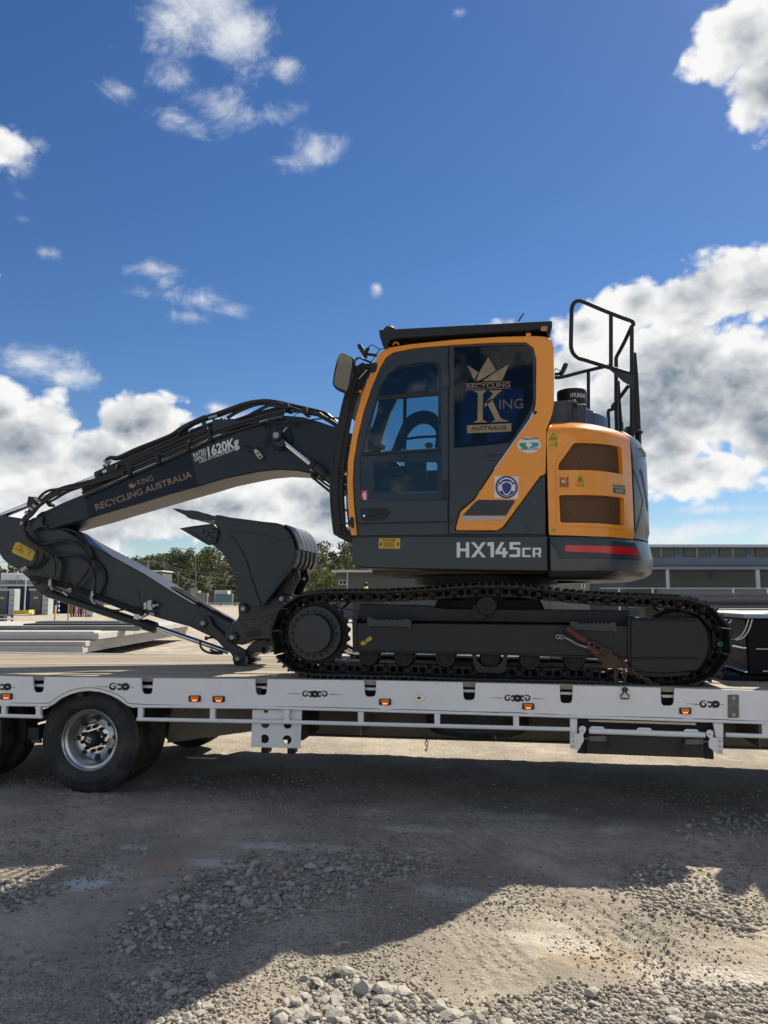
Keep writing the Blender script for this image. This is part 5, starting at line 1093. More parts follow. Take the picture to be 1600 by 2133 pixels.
# model lettering: heavy condensed sans
def glyph(ch, x, y0, h, wd, st):  # returns polygons in px (y up from y0)
    t = st; P = {'H': [[(0,0),(t,0),(t,h),(0,h)],[(wd-t,0),(wd,0),(wd,h),(wd-t,h)],[(t,h*.5-t*.42),(wd-t,h*.5-t*.42),(wd-t,h*.5+t*.42),(t,h*.5+t*.42)]],
      'X': [[(0,0),(t*1.15,0),(wd,h),(wd-t*1.15,h)],[(wd-t*1.15,0),(wd,0),(wd/2+t*.55,h*.42),(wd/2-t*.1,h*.36)],[(0,h),(t*1.15,h),(wd/2+t*.1,h*.64),(wd/2-t*.55,h*.58)]],
      '1': [[(wd-t,0),(wd,0),(wd,h),(wd-t,h)],[(0,h*.74),(wd-t,h*.74),(wd-t,h),(wd-t-1,h),(0,h*.98)]],
      '4': [[(wd-t*1.6,0),(wd-t*.6,0),(wd-t*.6,h*.62),(wd-t*1.6,h*.62)],[(0,h*.20),(wd-t*1.6,h*.20),(wd-t*1.6,h*.38),(0,h*.38)],[(wd-t*.6,h*.20),(wd,h*.20),(wd,h*.38),(wd-t*.6,h*.38)],[(0,h*.38),(t*1.1,h*.38),(wd-t*1.0,h),(wd-t*2.1,h)]],
      '5': [[(0,0),(wd-t*.4,0),(wd,t*.4),(wd-t,t*.8),(0,t*.8)],[(wd-t,t*.8),(wd,t*.4),(wd,h*.56),(wd-t,h*.5)],[(0,h*.5),(wd-t,h*.5),(wd,h*.56),(wd-t*.5,h*.65),(0,h*.65)],[(0,h*.65),(t,h*.65),(t,h-t*.8),(0,h-t*.8)],[(0,h-t*.8),(wd,h-t*.8),(wd,h),(0,h)]],
      'C': [[(0,0),(t,t*.8),(t,h-t*.8),(0,h)],[(0,0),(wd,0),(wd,t*.8),(t,t*.8)],[(t,h-t*.8),(wd,h-t*.8),(wd,h),(0,h)]],
      'R': [[(0,0),(t,0),(t,h),(0,h)],[(t,h-t*.8),(wd-t*.4,h-t*.8),(wd-t*.4,h),(t,h)],[(wd-t,h*.42),(wd,h*.42),(wd,h-t*.4),(wd-t*.4,h),(wd-t,h-t*.8)],[(t,h*.30),(wd-t*.6,h*.30),(wd,h*.42),(wd-t,h*.42+t*.1),(t,h*.42+t*.1)],[(wd-t*1.5,h*.3),(wd-t*.4,h*.3),(wd,0),(wd-t*1.1,0)]]}[ch]
    return [[(x+a, y0-b) for a, b in poly] for poly in P]
tx = [('H',951.5,26),('X',981,31.5),('1',1015.5,13.5),('4',1032,26),('5',1061.5,22.5)]
for ch, x, wd in tx:
    yb = 1161.2+(x-951)*-.006
    bm = bm_new(); first = True
    for k, poly in enumerate(glyph(ch, x, yb, 31.5, wd, 7.0)): prism(bm, [xzp(poly, .12)], xz, .1182-.0001*k, .12)
    obj('model_lettering', bm, m_wvin, EX)
for ch, x, wd in (('C',1088,17.5),('R',1109.5,18)):
    bm = bm_new()
    for k, poly in enumerate(glyph(ch, x, 1160.4, 19.5, wd, 4.9)): prism(bm, [xzp(poly, .12)], xz, .1182-.0001*k, .12)
    obj('model_lettering', bm, m_wvin, EX)
# ---- handrails
zN = lambda *p: z('N', *p)
ptube('handrail_loop', sp2(zN((1330,1205),(1180,1160),(900,1075),(640,995),(570,975),(500,915),(466,830),(464,700),(470,400),(475,280),(510,205),(570,178),(640,195),(900,305),(1180,415),(1300,458),(1328,490),(1325,520)), 3), 1.50, .020, m_black, EX, per=2)
for q in ([(1018,370),(1018,1080)], [(1308,520),(1308,1130),(1308,1960)], [(1090,960),(1090,1700)]): ptube('handrail_post', zN(*q), 1.50 if q[0][0] != 1090 else 1.72, .019, m_black, EX, smooth=False)
ptube('handrail_brace', zN((1312,520),(1200,760),(1095,955)), [1.50,1.6,1.72], .018, m_black, EX); ptube('handrail_brace', zN((1270,1345),(1150,1510),(1085,1600)), [1.50,1.6,1.71], .018, m_black, EX); ptube('handrail_foot', zN((1085,1590),(1040,1640),(1045,1680),(975,1700)), 1.70, .016, m_black, EX)
ptube('guard_rail', zN((235,1240),(300,1242),(400,1222),(560,1180),(720,1140),(930,1092),(1020,1075)), [1.8,1.8,1.8,1.8,1.8,1.7,1.55], .018, m_black, EX); ptube('handrail_post', zN((705,1150),(705,1640)), 1.8, .017, m_black, EX, smooth=False)
plate('gusset_plate', zN((1000,1130),(1345,1215),(1340,1440),(1320,1440),(1275,1345),(1190,1300)), 1.47, 1.48, m_dark, EX, bevel=.002)
plate('exhaust_stake', zN((1335,892),(1372,892),(1398,1200),(1436,1960),(1340,1965),(1338,1200)), 1.56, 1.60, m_black, EX, bevel=.005); plate('exhaust_stake', zN((1112,1285),(1142,1283),(1160,1600),(1182,1880),(1125,1880)), 1.85, 1.88, m_black, EX, bevel=.005)
plate('lashing_bracket', zN((1225,1925),(1290,1915),(1400,1960),(1460,1980),(1465,2010),(1350,1995),(1240,1960)), 1.5, 1.65, m_black, EX, bevel=.004)
# feet that carry the handrail frame and stakes down to the hood
for (px_, py_), y_, r_ in ((zN((1308,1950))[0], 1.50, .019), (zN((1090,1690))[0], 1.72, .019), (zN((705,1630))[0], 1.80, .017), (zN((980,1700))[0], 1.70, .016), (zN((1390,1950))[0], 1.58, .030), (zN((1155,1870))[0], 1.865, .025), (zN((1280,1950))[0], 1.56, .022)):
    a = W(px_, py_, y_)
    inset = Vector((min(a.x, 1.10), a.y, ztop-.02))
    bm = bm_new(); tube(bm, [a, Vector((a.x, a.y, ztop+.02)), inset], r_, 8); obj('handrail_foot', bm, m_black, EX)
# ---- boom
BN, BF = 1.05, 1.52
bo = [(85,1066),(94,1064),(130,1047),(172,1030),(225,1008),(276,984),(335,959),(393,934),(440,911),(480,896),(520,884),(560,872),(592,865),(630,868),(665,878),(700,890),(740,905),(790,935),(830,965),(855,1000),(840,1030),(800,1035),(740,1014),(700,1002),(655,988),(620,980.5),(580,978.5),(540,982.5),(500,990.5),(460,999),(412,1013.5),(350,1031),(285,1050.5),(235,1065),(186,1080),(145,1091),(100,1104),(86,1101),(77,1092),(73,1083),(76,1073)]
boom = plate('boom', bo, BN, BF, m_boom, EX, bevel=.012, label='dark navy boom arching left with gold and white lettering')
m_wrap = mat('navy_wrap', (.003,.008,.021), .35, spec=.3, var=.1)
plate('boom_wrap', z('P1', (512,846),(880,700),(1200,570),(1482,478),(1556,768),(1000,930),(565,1058),(535,940)), BN-.004, BN, m_wrap, boom)
for a, b in (((512,850),(562,1060)),((1492,470),(1560,775))):
    q = z('P1', a, b); stripe(q, 1.6, BN-.0045, 'panel_seam', m_black, boom)
# flanges: thin bright edge where the bottom plate meets the side
plate('boom_tip_boss', z('S', (385,640),(400,615),(450,600),(545,580),(545,690),(600,700),(585,730),(540,725),(490,735),(455,765),(415,770),(385,740),(375,690)), BN-.03, BN, m_dark, EX, bevel=.005)
w = W(*z('S', (428,683))[0], BN-.03); bm = bm_new(); lathe(bm, (w.x, 0, w.z), [(BN-.036,.0),(BN-.036,.012),(BN-.03,.03)], 20); obj('pivot_pin', bm, m_dark, EX)
stripe(z('S', (620,700),(880,612)), 1.4, BN-.001, 'weld_line', m_black, boom); stripe(z('S', (560,560),(800,460)), 1.2, BN-.001, 'weld_line', m_black, boom)
w = W(*z('P2', (975,498))[0], BN); bm = bm_new(); lathe(bm, (w.x, 0, w.z), [(BN-.012,.05),(BN-.016,.095),(BN-.004,.112),(BN,.116)], 40); obj('cylinder_boss', bm, m_boom, EX)
w = W(*z('P2', (932,462))[0], .95); bm = bm_new(); lathe(bm, (w.x, 0, w.z), [(.905,.0),(.905,.026),(.912,.032),(.915,.045),(BN,.05)], 24); obj('cylinder_pin', bm, m_dark, EX); bm = bm_new(); lathe(bm, (w.x, 0, w.z), [(.900,.0),(.900,.006),(.903,.028),(.906,.028)], 24); obj('pin_cap', bm, m_pin, EX)
plate('rod_eye', z('P2', (905,520),(950,500),(980,470),(1000,520),(1010,560),(960,575),(920,565)), .93, 1.0, m_dark, EX, bevel=.01)
def cylpart(name, a, b, Ya, Yb, r, m, seg=20, bevel=0): return obj(name, tube(bm_new(), [W(*a, Ya), W(*b, Yb)], r, seg), m, EX, bevel)
cylpart('lift_cylinder_rod', *z('P2', (985,520), (1290,765)), .97, .97, .0235, m_chrome)
cylpart('lift_cylinder', *z('P2', (1275,745), (1620,1020)), .97, .97, .044, m_dark, bevel=.004); cylpart('cylinder_gland', *z('P2', (1262,738), (1300,768)), .97, .97, .052, m_black, bevel=.004); cylpart('cylinder_gland', *z('P2', (1380,830), (1420,865)), .97, .97, .050, m_black, bevel=.004)
ptube('cylinder_line', z('P2', (1265,850),(1310,895),(1450,1010),(1500,1050)), .95, .012, m_black, EX); ptube('cylinder_line', z('P2', (1290,790),(1330,870),(1400,930),(1470,975)), .95, .010, m_black, EX); ptube('cylinder_fitting', z('P2', (1250,785),(1275,800)), .93, .008, m_steel, EX, smooth=False); ptube('cylinder_fitting', z('P2', (1270,835),(1300,880)), .94, .022, m_black, EX, smooth=False)
# upper block with serrated tread and clamps
plate('boom_tread', z('P2', (300,400),(292,300),(310,292),(318,300),(330,292),(345,300),(360,292),(372,300),(388,292),(400,300),(415,294),(430,300),(445,292),(650,292),(650,330),(450,400)), 1.08, 1.45, m_dark, EX, bevel=.003)
plate('hose_bracket', z('P2', (168,318),(215,310),(245,400),(212,410),(190,340)), 1.1, 1.14, m_black, EX, bevel=.003)
# arm cylinder along the top of the boom
cylpart('arm_cylinder', (203,994), (400,905), 1.28, 1.28, .060, m_dark, bevel=.004); cylpart('arm_cylinder_rod', (-60,1100), (212,990), 1.28, 1.28, .030, m_chrome)
cylpart('arm_cylinder_rod_tail', (395,908), (470,880), 1.28, 1.28, .055, m_dark, bevel=.004)
# hard pipes along the boom
def bpipe(off, Y, r, m=m_black, i0=3, i1=13): 
    P = [(x, y-off) for x, y in bo[i0:i1]]; return ptube('boom_pipe', P, Y, r, m, EX, per=5)
bpipe(3, 1.03, .016); bpipe(10, 1.05, .016, m_dark); bpipe(17, 1.10, .017); bpipe(-5, 1.03, .012, m_dark)
for px, py in ((262,975),(322,950),(384,923),(430,903)): plate('pipe_clamp', [(px,py-7),(px+7,py-10),(px+11,py+15),(px+4,py+18)], 1.0, 1.04, m_black, EX, bevel=.003)
bm = bm_new(); 
plate('valve_block', z('P1', (640,690),(630,640),(700,590),(790,560),(800,620),(700,660)), 1.12, 1.30, m_black, EX, bevel=.004); plate('valve_block', z('P1', (618,655),(650,642),(665,690),(632,700)), 1.10, 1.24, m_black, EX, bevel=.003)
plate('valve_label', z('P1', (680,625),(715,610),(720,635),(686,648)), 1.115, 1.12, m_wvin, EX)
for a in ((705,540),(722,560),(738,535),(690,575)): 
    q = z('P1', a, (a[0]+16, a[1]+12)); cylpart('hose_fitting', q[0], q[1], 1.12, 1.12, .016, m_steel)
for q, Y, r in ((((720,520),(760,500),(830,498),(1000,420),(1300,300),(1430,215),(1590,150)),1.15,.017),(((700,545),(750,508),(850,510),(1100,400),(1350,290),(1460,200),(1640,118)),1.2,.017),(((840,560),(1100,440),(1380,310)),1.1,.006)):
    ptube('boom_hose', z('P1', *q), Y, r, m_rub, EX)
for q, Y, r in ((((-40,430),(60,350),(170,300),(330,245),(600,150),(720,125),(830,118),(950,135),(1150,180),(1380,235),(1450,280),(1540,355)),1.15,.020),
                (((-40,445),(80,365),(190,312),(350,262),(600,175),(720,148),(840,138),(950,155),(1100,190),(1300,240),(1400,290),(1530,365)),1.2,.020),
                (((440,285),(560,215),(700,160),(800,140)),1.2,.018),(((600,290),(720,225),(880,150),(1000,165),(1200,230),(1350,260),(1480,330),(1560,380)),1.1,.018),
                (((520,300),(650,255),(850,170),(980,185),(1100,180)),1.05,.010),(((740,270),(850,232),(1100,225),(1300,225)),1.1,.010),(((650,330),(900,330),(1150,320),(1350,292),(1540,285)),1.0,.008),(((850,330),(835,420),(825,540),(790,580),(720,570)),1.02,.006),
                (((1020,400),(1060,340),(1100,260),(1170,225)),1.0,.004),(((1340,240),(1420,300),(1520,370)),1.1,.016)):
    ptube('boom_hose', z('P2', *q), Y, r, m_rub, EX)
plate('hose_sleeve_mark', z('P2', (252,275),(335,250),(342,270),(258,294)), 1.115, 1.13, m_pin, EX)
for px, py in ((1010,150),(1190,185)): plate('hose_clamp', z('P2', (px-15,py-20),(px+25,py-10),(px+30,py+60),(px-10,py+60)), 1.06, 1.22, m_black, EX, bevel=.003)
for px, py in ((795,370),(800,510),(1105,350)): plate('pipe_clip', z('P2', (px-18,py-15),(px+20,py-15),(px+20,py+15),(px-18,py+15)), 1.03, 1.05, m_black, EX, bevel=.003)
ptube('grease_nipple', z('P2', (990,422),(1010,395),(1028,380)), 1.0, .008, m_steel, EX)
# quick coupler on the boom side
ptube('side_coupler', z('P2', (610,560),(650,590),(690,600),(725,600)), 1.02, .016, m_black, EX)
sc_ = plate('coupler_body', z('P2', (700,590),(735,592),(790,660),(780,680),(755,690),(740,675),(700,615)), 1.0, 1.03, m_white if False else mat('coupler_cream', (.45,.43,.34), .5, .3), EX, holes=[circ(*z('P2', (762,664))[0], 2.4, 10)[::-1], circ(*z('P2', (740,632))[0], 2.0, 10)[::-1]], bevel=.003)
# lettering on the boom
T_ = lambda s, k, a, b, h, m, nm, **kw: text(nm, s, z(k, a)[0], z(k, b)[0], h, BN-.004, m, boom, **kw)
T_('RATED', 'P2', (112,672), (238,618), 8.3, m_wvin, 'load_lettering', bold=.018, italic=.15); T_('CAPACITY', 'P2', (123,714), (246,664), 8.0, m_wvin, 'load_lettering', bold=.015, italic=.15)
T_('1620Kg', 'P2', (256,664), (566,556), 20.5, m_wvin, 'load_lettering', bold=.03, italic=.15); T_('LESS ATTACHMENTS', 'P2', (170,728), (528,602), 5.6, m_wvin, 'load_lettering', bold=.012, italic=.2)
mg = mat('flaked_gold', (.27,.18,.11), .45, .3, var=.5, vs=40)
T_('RECYCLING AUSTRALIA', 'P1', (625,992), (1515,682), 12.5, mg, 'side_lettering', bold=.012); T_('KING', 'P1', (1012,762), (1156,714), 11, mg, 'side_lettering', bold=.0)
plate('side_crown', z('P1', (935,785),(918,745),(940,758),(948,728),(960,756),(992,738),(985,768),(968,782)), BN-.0052, BN-.0042, mg, boom)
# ---- arm (stick)
AN, AF = 1.10, 1.46
ao = [(-90,1075),(-40,1066),(0,1073),(26,1076.7),(60,1082),(110,1095),(140,1106),(169,1124.6),(215,1149),(260,1173),(300,1195),(365,1236),(414,1265),(450,1285),(479,1301),(492,1308),(500,1319),(499,1332),(492,1341),(478,1343),(460,1335),(446,1328.6),(430,1322),(394,1305),(360,1296),(325,1286),(270,1268),(200,1244),(150,1228),(118,1216),(112,1226),(104,1236),(94,1240.5),(84,1238),(74,1228),(60,1207),(40,1188.5),(17.5,1176),(5,1164),(-10,1140),(-30,1120),(-90,1110)]
arm = plate('arm', ao, AN, AF, m_dark, EX, bevel=.012, label='charcoal dipper arm sloping down to the right under the boom')
for q, w_ in (([(555,870),(560,900)],1),): pass
for c_, r_, d_ in ((z('H', (370,250))[0], .052, .02), (z('H', (318,208))[0], .022, .035)):
    w = W(*c_, AN); bm = bm_new(); lathe(bm, (w.x, 0, w.z), [(AN-d_,0),(AN-d_,r_*.8),(AN-d_+.004,r_),(AN,r_)], 24); obj('arm_boss', bm, m_dark, EX)
plate('arm_patch', z('Q', (640,985),(720,750),(1110,980),(1090,1040),(1000,1240),(860,1150)), AN-.008, AN, m_dark, arm, bevel=.003); stripe(z('Q', (590,1005),(690,765)), 1.6, AN-.001, 'weld_seam', m_body, arm, .004)
for a in ((570,170),(1150,290)):
    plate('step_mark', z('H', (a[0]-20,a[1]-5),(a[0]+12,a[1]-3),(a[0]+18,a[1]+40),(a[0]+8,a[1]+60),(a[0]-12,a[1]+55),(a[0]+5,a[1]+40),(a[0]+2,a[1]+15),(a[0]-18,a[1]+8)), AN-.006, AN, m_black, arm, bevel=.001)
plate('warning_sticker', sp2(z('Lb', (330,0),(400,-2),(700,165),(722,200),(715,250),(670,370),(640,382),(260,215),(248,190),(310,20)), 1), AN-.002, AN, m_yel, arm)
for poly in tri(0, 0, 90, 10):
    rot = [(415+(x*math.cos(-.53)-y*math.sin(-.53))*1.0, 140+(x*math.sin(-.53)+y*math.cos(-.53))) for x, y in [(-p[0], -p[1]) for p in poly]]
    plate('print', z('Lb', *rot), AN-.003, AN-.002, m_bvin, arm)
for q in ([(385,120),(400,135),(405,165),(395,170)],[(400,150),(445,130),(450,140),(410,165)],[(560,120),(620,150),(680,185),(670,195),(600,160),(558,130)],[(600,195),(632,200),(628,225),(598,220)],[(588,235),(620,242),(612,260),(584,252)],[(505,90),(510,92),(475,250),(470,248)]): plate('print', z('Lb', *q), AN-.003, AN-.002, m_bvin, arm)
plate('arm_hole', circ(*z('Lb', (147,188))[0], 2.6, 12), AN-.002, AN, m_black, arm)
# bucket cylinder below the arm
cylpart('bucket_cylinder', *z('H', (395,300), (1235,572)), 1.14, 1.20, .043, m_dark, bevel=.004); cylpart('cylinder_gland', *z('H', (1200,560), (1300,592)), 1.20, 1.20, .055, m_black, bevel=.004); cylpart('bucket_cylinder_rod', *z('Q', (140,1020), (1090,1345)), 1.21, 1.24, .026, m_chrome)
for o_, r_ in ((-16,.009),(-34,.011),(-48,.008)):
    ptube('arm_pipe', z('H', (250,150+o_+60),(500,225+o_+36),(800,330+o_+34),(1200,465+o_+50)), 1.06, r_, m_black, EX)
ptube('arm_pipe', z('H', (430,250),(800,395),(950,445),(1080,430),(1200,425)), 1.05, .009, m_black, EX)
for a, b in (((525,290),(565,320)),((565,275),(600,265)),((1180,505),(1230,480)),((1250,470),(1290,480))): cylpart('pipe_fitting', *z('H', a, b), 1.05, 1.05, .014, m_steel)
plate('fitting_tag', z('H', (1120,475),(1165,482),(1155,525),(1110,515)), 1.03, 1.04, m_wvin, EX, bevel=.002)
# manual valve on the arm side
for a, b, r_ in (((1215,380),(1215,435),.022),((1250,365),(1255,440),.030),((1285,395),(1285,420),.018),((1255,405),(1325,400),.012),((1215,405),(1290,405),.014)): cylpart('shut_off_valve', *z('H', a, b), 1.06, 1.06, r_, m_steel, 12)
ptube('valve_line', z('H', (1080,430),(1140,425),(1210,412)), 1.06, .010, m_black, EX)
for b_ in ((1250,372),(1255,432)): cylpart('valve_nut', *z('H', b_, (b_[0]+14, b_[1])), 1.03, 1.03, .015, m_wvin, 8)
# hoses crossing the arm
for q, Y, r in ((((1600,40),(1300,130),(1000,215),(780,250),(600,380),(420,520),(320,600),(285,690),(300,800),(380,920),(520,1010),(640,1072),(800,1085),(950,1090),(1080,1140),(1170,1250),(1215,1400),(1200,1580)),1.0,.0175),
                (((1600,10),(1300,100),(1020,170),(800,225),(650,300),(480,440),(380,560),(330,660),(335,800),(420,890),(560,945),(700,915),(850,905),(980,940),(1080,1020),(1140,1130),(1140,1240),(1060,1370),(960,1490)),1.02,.0175),
                (((560,400),(430,520),(330,620),(310,720),(350,860),(470,960),(600,1045),(670,1110),(705,1220),(695,1330),(660,1420)),.98,.013),
                (((470,1000),(475,1100),(450,1180),(390,1235),(330,1262)),1.04,.013),(((560,1060),(540,1140),(470,1220),(380,1270)),1.05,.015),(((730,1100),(790,1180),(785,1300),(760,1400)),1.07,.014),
                (((750,240),(620,260),(530,320),(470,400),(400,480),(345,560),(290,650)),1.0,.014),(((760,285),(620,370),(520,440),(420,560),(330,640)),.98,.014),(((1180,170),(900,260),(700,370),(600,420)),1.03,.013),
                (((790,740),(950,780),(1080,880),(1160,1000),(1190,1120)),1.08,.012),(((1160,1130),(1260,1180),(1340,1300),(1340,1450),(1270,1590)),1.08,.012)):
    ptube('arm_hose', z('S', *q), Y, r, m_rub, EX)
for a, b in (((455,350),(500,385)),((385,480),(430,505)),((330,530),(365,560)),((430,440),(470,470)),((500,400),(540,425)),((655,1400),(640,1470)),((270,1280),(350,1235)),((1195,1545),(1190,1600)),((275,700),(290,660))): cylpart('hose_fitting', *z('S', a, b), 1.0, 1.0, .0185, m_steel, 12)
ptube('hose_elbow', z('S', (655,1390),(640,1450),(660,1500),(690,1520)), 1.02, .016, m_pin, EX); ptube('hose_elbow', z('H', (775,290),(765,340),(780,375),(800,390)), 1.02, .016, m_pin, EX)
plate('hose_guide', z('S', (585,420),(620,395),(680,440),(655,465),(640,450),(620,465)), 1.03, 1.08, m_black, EX, bevel=.003); plate('hose_guide', z('S', (360,330),(470,340),(480,400),(370,480),(340,440)), 1.1, 1.2, m_black, EX, bevel=.004)
# ---- linkage and quick hitch
def pinface(c, Y, rb=.045, rf_=.022, key='Q'):
    w = W(*z(key, c)[0], Y); bm = bm_new(); lathe(bm, (w.x, 0, w.z), [(Y-.02,0),(Y-.02,rb*.75),(Y-.012,rb),(Y,rb)], 24); a = obj('pin_boss', bm, m_dark, EX)
    bm = bm_new(); lathe(bm, (w.x, 0, w.z), [(Y-.028,0),(Y-.030,.004),(Y-.030,rf_*.9),(Y-.026,rf_),(Y-.02,rf_)], 20); obj('pin_face', bm, m_pin, a)
lnk = plate('idler_link', z('Q', (715,950),(730,905),(770,880),(820,885),(858,920),(880,990),(1000,1100),(1130,1230),(1290,1320),(1308,1400),(1300,1505),(1230,1520),(1150,1505),(1135,1400),(1100,1350),(1000,1270),(900,1160),(800,1050),(740,1030),(715,1000)), 1.04, 1.09, m_dark, EX, bevel=.006)
plate('idler_link', z('Q', (1230,1330),(1300,1330),(1330,1400),(1420,1430),(1420,1470),(1310,1500),(1230,1505)), 1.3, 1.5, m_und, EX, bevel=.01)
lk2 = plate('hitch_link', z('Q', (1290,1330),(1340,1260),(1440,1185),(1560,1180),(1600,1230),(1595,1320),(1560,1365),(1520,1370),(1480,1345),(1420,1350),(1310,1430)), 1.10, 1.42, m_dark, EX, holes=[circ(*z('Q', (1532,1308))[0], 4, 12)[::-1]], bevel=.008)
hit = plate('quick_hitch', z('R', (70,1500),(100,1440),(92,1320),(110,1270),(160,1245),(225,1265),(300,1320),(470,1250),(590,1180),(640,1160),(720,1180),(760,1260),(740,1400),(700,1500),(560,1600),(540,1690),(470,1725),(340,1730),(200,1765),(140,1800),(50,1790),(-50,1750),(-75,1680),(-40,1590),(30,1530)), 1.02, 1.40, m_dark, EX, bevel=.01, label='black quick hitch between arm and bucket')
for q in (((120,1490),(330,1470),(560,1410)),((220,1440),(400,1350),(600,1320)),((150,1530),(220,1590),(330,1590),(420,1520),(560,1440))): stripe(sp2(z('R', *q), 4), 1.6, 1.019, 'casting_line', m_black, hit, .004)
plate('hitch_recess', z('R', (190,1640),(375,1610),(385,1680),(200,1705)), 1.012, 1.02, m_und, hit, bevel=.004)
pinface((765,972), 1.04); pinface((1138,1152), 1.00, .048); pinface((1208,1425), 1.04, .05); pinface((165,1350), 1.0, .045, .022, 'R'); pinface((637,1228), 1.02, .048, .022, 'R')
for q in (((720,1190),(730,1280),(800,1340),(900,1360),(1010,1360)),((800,1140),(790,1180),(830,1160),(880,1155)),((850,1310),(900,1340),(1000,1350))): ptube('link_hose', z('Q', *q), 1.05, .011, m_rub, EX)
for o_ in (0, 14, 28): ptube('arm_top_hose', z('Q', (340+o_,520-o_*.4),(500+o_,600-o_),(800+o_,780-o_),(1120+o_,975-o_)), 1.2+o_*.004, .010, m_rub, EX)
# ---- bucket
KN, KF = .90, 1.66
side = [(442,1134),(446,1126),(453,1119),(452,1100),(447,1088),(449,1078),(455,1077)]+z('R', (0,250),(200,275),(400,302),(570,320),(650,350),(700,382),(740,435),(775,510),(797,590),(802,665),(785,770),(750,820),(720,850),(600,1010),(480,1165),(380,1290),(340,1325),(300,1330),(150,1262),(100,1255),(94,1235),(80,1110),(60,1000),(30,870))+[(478,1180),(470.6,1163.7),(461,1150)]
bk = plate('bucket', side, KN, KN+.02, m_dark, EX, bevel=.004, label='dark grey digging bucket curled under with two teeth showing'); plate('bucket_side', side, KF-.02, KF, m_dark, bk, YT=KN)
back = [(449,1077.5),(455,1077)]+sp2(z('R', (0,250),(200,275),(400,302),(570,320),(650,350),(700,382),(740,435),(775,510),(797,590),(802,665),(785,770),(750,820),(720,850),(600,1010),(480,1165),(380,1290)), 3)
strip('bucket_shell', back, KN+.002, KF-.002, -.02, m_dark, YT=KN, parent=bk, bevel=0)
bk2 = sp2(z('R', (650,350),(700,382),(740,435),(775,510),(797,590),(802,665),(785,770),(750,820)), 4)
for y0 in (.902, 1.052, 1.202, 1.352, 1.502): strip('wear_strap', bk2[:int(len(bk2)*.66)], y0, y0+.138, -.036, m_dark, YT=KN, parent=bk, bevel=.003)
for y0 in (1.043, 1.193, 1.343, 1.493): strip('strap_gap_line', bk2, y0, y0+.006, -.030, m_black, YT=KN, parent=bk, bevel=0)  # black strips that draw the gaps between the wear straps as dark lines
stripe(sp2(z('R', (0,450),(80,540),(150,650),(210,800),(270,1000),(320,1150),(370,1285)), 4), 2.2, KN-.001, 'bucket_edge_bar', m_black, bk, .010); stripe(sp2(z('R', (0,385),(200,410),(400,440),(520,460),(570,480),(620,515),(730,465)), 3), 1.2, KN-.0005, 'bucket_weld', m_black, bk, .005)
for i_, y_ in enumerate((KN+.0, 1.10, 1.30, 1.50)):
    plate('bucket_tooth', z('Tt', (130,135),(220,140),(330,165),(420,165),(430,200),(405,290),(380,285),(320,235),(200,180)), y_, y_+.07, m_dark, bk, bevel=.006, YT=KN)
    plate('tooth_adapter', z('Tt', (425,165),(520,178),(650,225),(830,275),(880,300),(760,320),(700,330),(430,300),(395,288)), y_+.002, y_+.075, m_dark, bk, bevel=.006, YT=KN)
cu = plate('side_cutter', z('Tt', (240,440),(440,405),(740,368),(835,470),(838,500),(795,650),(745,690),(690,697),(660,685)), KN-.03, KN, m_dark, bk, bevel=.005)
stripe(z('Tt', (385,460),(430,430),(740,385),(825,475),(790,655),(700,680)), 2.0, KN-.0305, 'cutter_edge', m_black, cu, .003); stripe(z('Tt', (410,475),(690,665)), 2.6, KN-.0305, 'cutter_edge', m_black, cu, .003)
for c_ in ((595,480),(662,530),(745,475),(730,595)):
    w = W(*z('Tt', c_)[0], KN-.03); bm = bm_new(); lathe(bm, (w.x, 0, w.z), [(KN-.048,0),(KN-.048,.012),(KN-.042,.021),(KN-.03,.023)], 12); obj('bolt', bm, m_body, cu)
# hitch ears on the bucket back
for y_ in (1.07, 1.40):
    plate('bucket_ear', z('R', (380,1290),(480,1165),(600,1010),(700,870),(735,842),(760,840),(775,880),(795,940),(790,985),(740,1060),(700,1160),(690,1200),(560,1260),(420,1330)), y_, y_+.03, m_dark, bk, YT=KN, bevel=.004, holes=[circ(*z('R', (728,965))[0], 3.4, 12)[::-1]])
# ------------------------------------------------------------------ chain binder and tie-down chain on the track frame
TB = .11
bd = thing('load_binder', tuple(W(1270,1360,TB)), 'rusty lever chain binder with a worn red handle hanging across the track frame', 'chain binder')
ptube('handle', z('Bd', (290,490),(420,590),(590,700)), TB, .026, m_rustred, bd, smooth=False, bevel=.008)
ptube('shackle_rod', z('Bd', (230,630),(330,670),(450,740),(600,790),(680,820)), TB-.01, .009, m_pin, bd)
plate('binder_body', z('Bd', (600,690),(720,710),(860,790),(960,830),(1000,900),(1120,970),(1180,1020),(1160,1100),(1050,1110),(860,1100),(820,1010),(740,950),(660,870),(610,800)), TB-.02, TB+.03, m_rust, bd, bevel=.008, holes=[z('Bd', (655,730),(700,735),(705,775),(650,765))[::-1], z('Bd', (725,765),(800,790),(805,820),(735,800))[::-1]])
plate('ratchet', z('Bd', (650,800),(700,790),(830,870),(800,910),(740,930),(690,880)), TB-.035, TB-.02, m_rustred, bd, bevel=.006)
bm = chain('c', [W(*p, TB-.04) for p in z('Bd', (740,950),(830,890),(900,870),(960,840),(1030,830))], .028, .0045); obj('chain_end', bm, m_rust, bd)
ptube('hook_tail', z('Bd', (1040,1100),(1030,1180),(1020,1250),(1040,1300),(1080,1290)), TB-.02, .008, m_rust, bd); ptube('hook_tail', z('Bd', (1060,1100),(1070,1160),(1050,1230),(1060,1280)), TB-.02, .006, m_rust, bd)
for c_ in ((205,630),): 
    w = W(*z('Bd', c_)[0], .168); bm = bm_new(); lathe(bm, (w.x, 0, w.z), [(.164,0),(.164,.040),(.17,.042)], 24); obj('lashing_hole', bm, m_black, EX)
bm = bm_new()
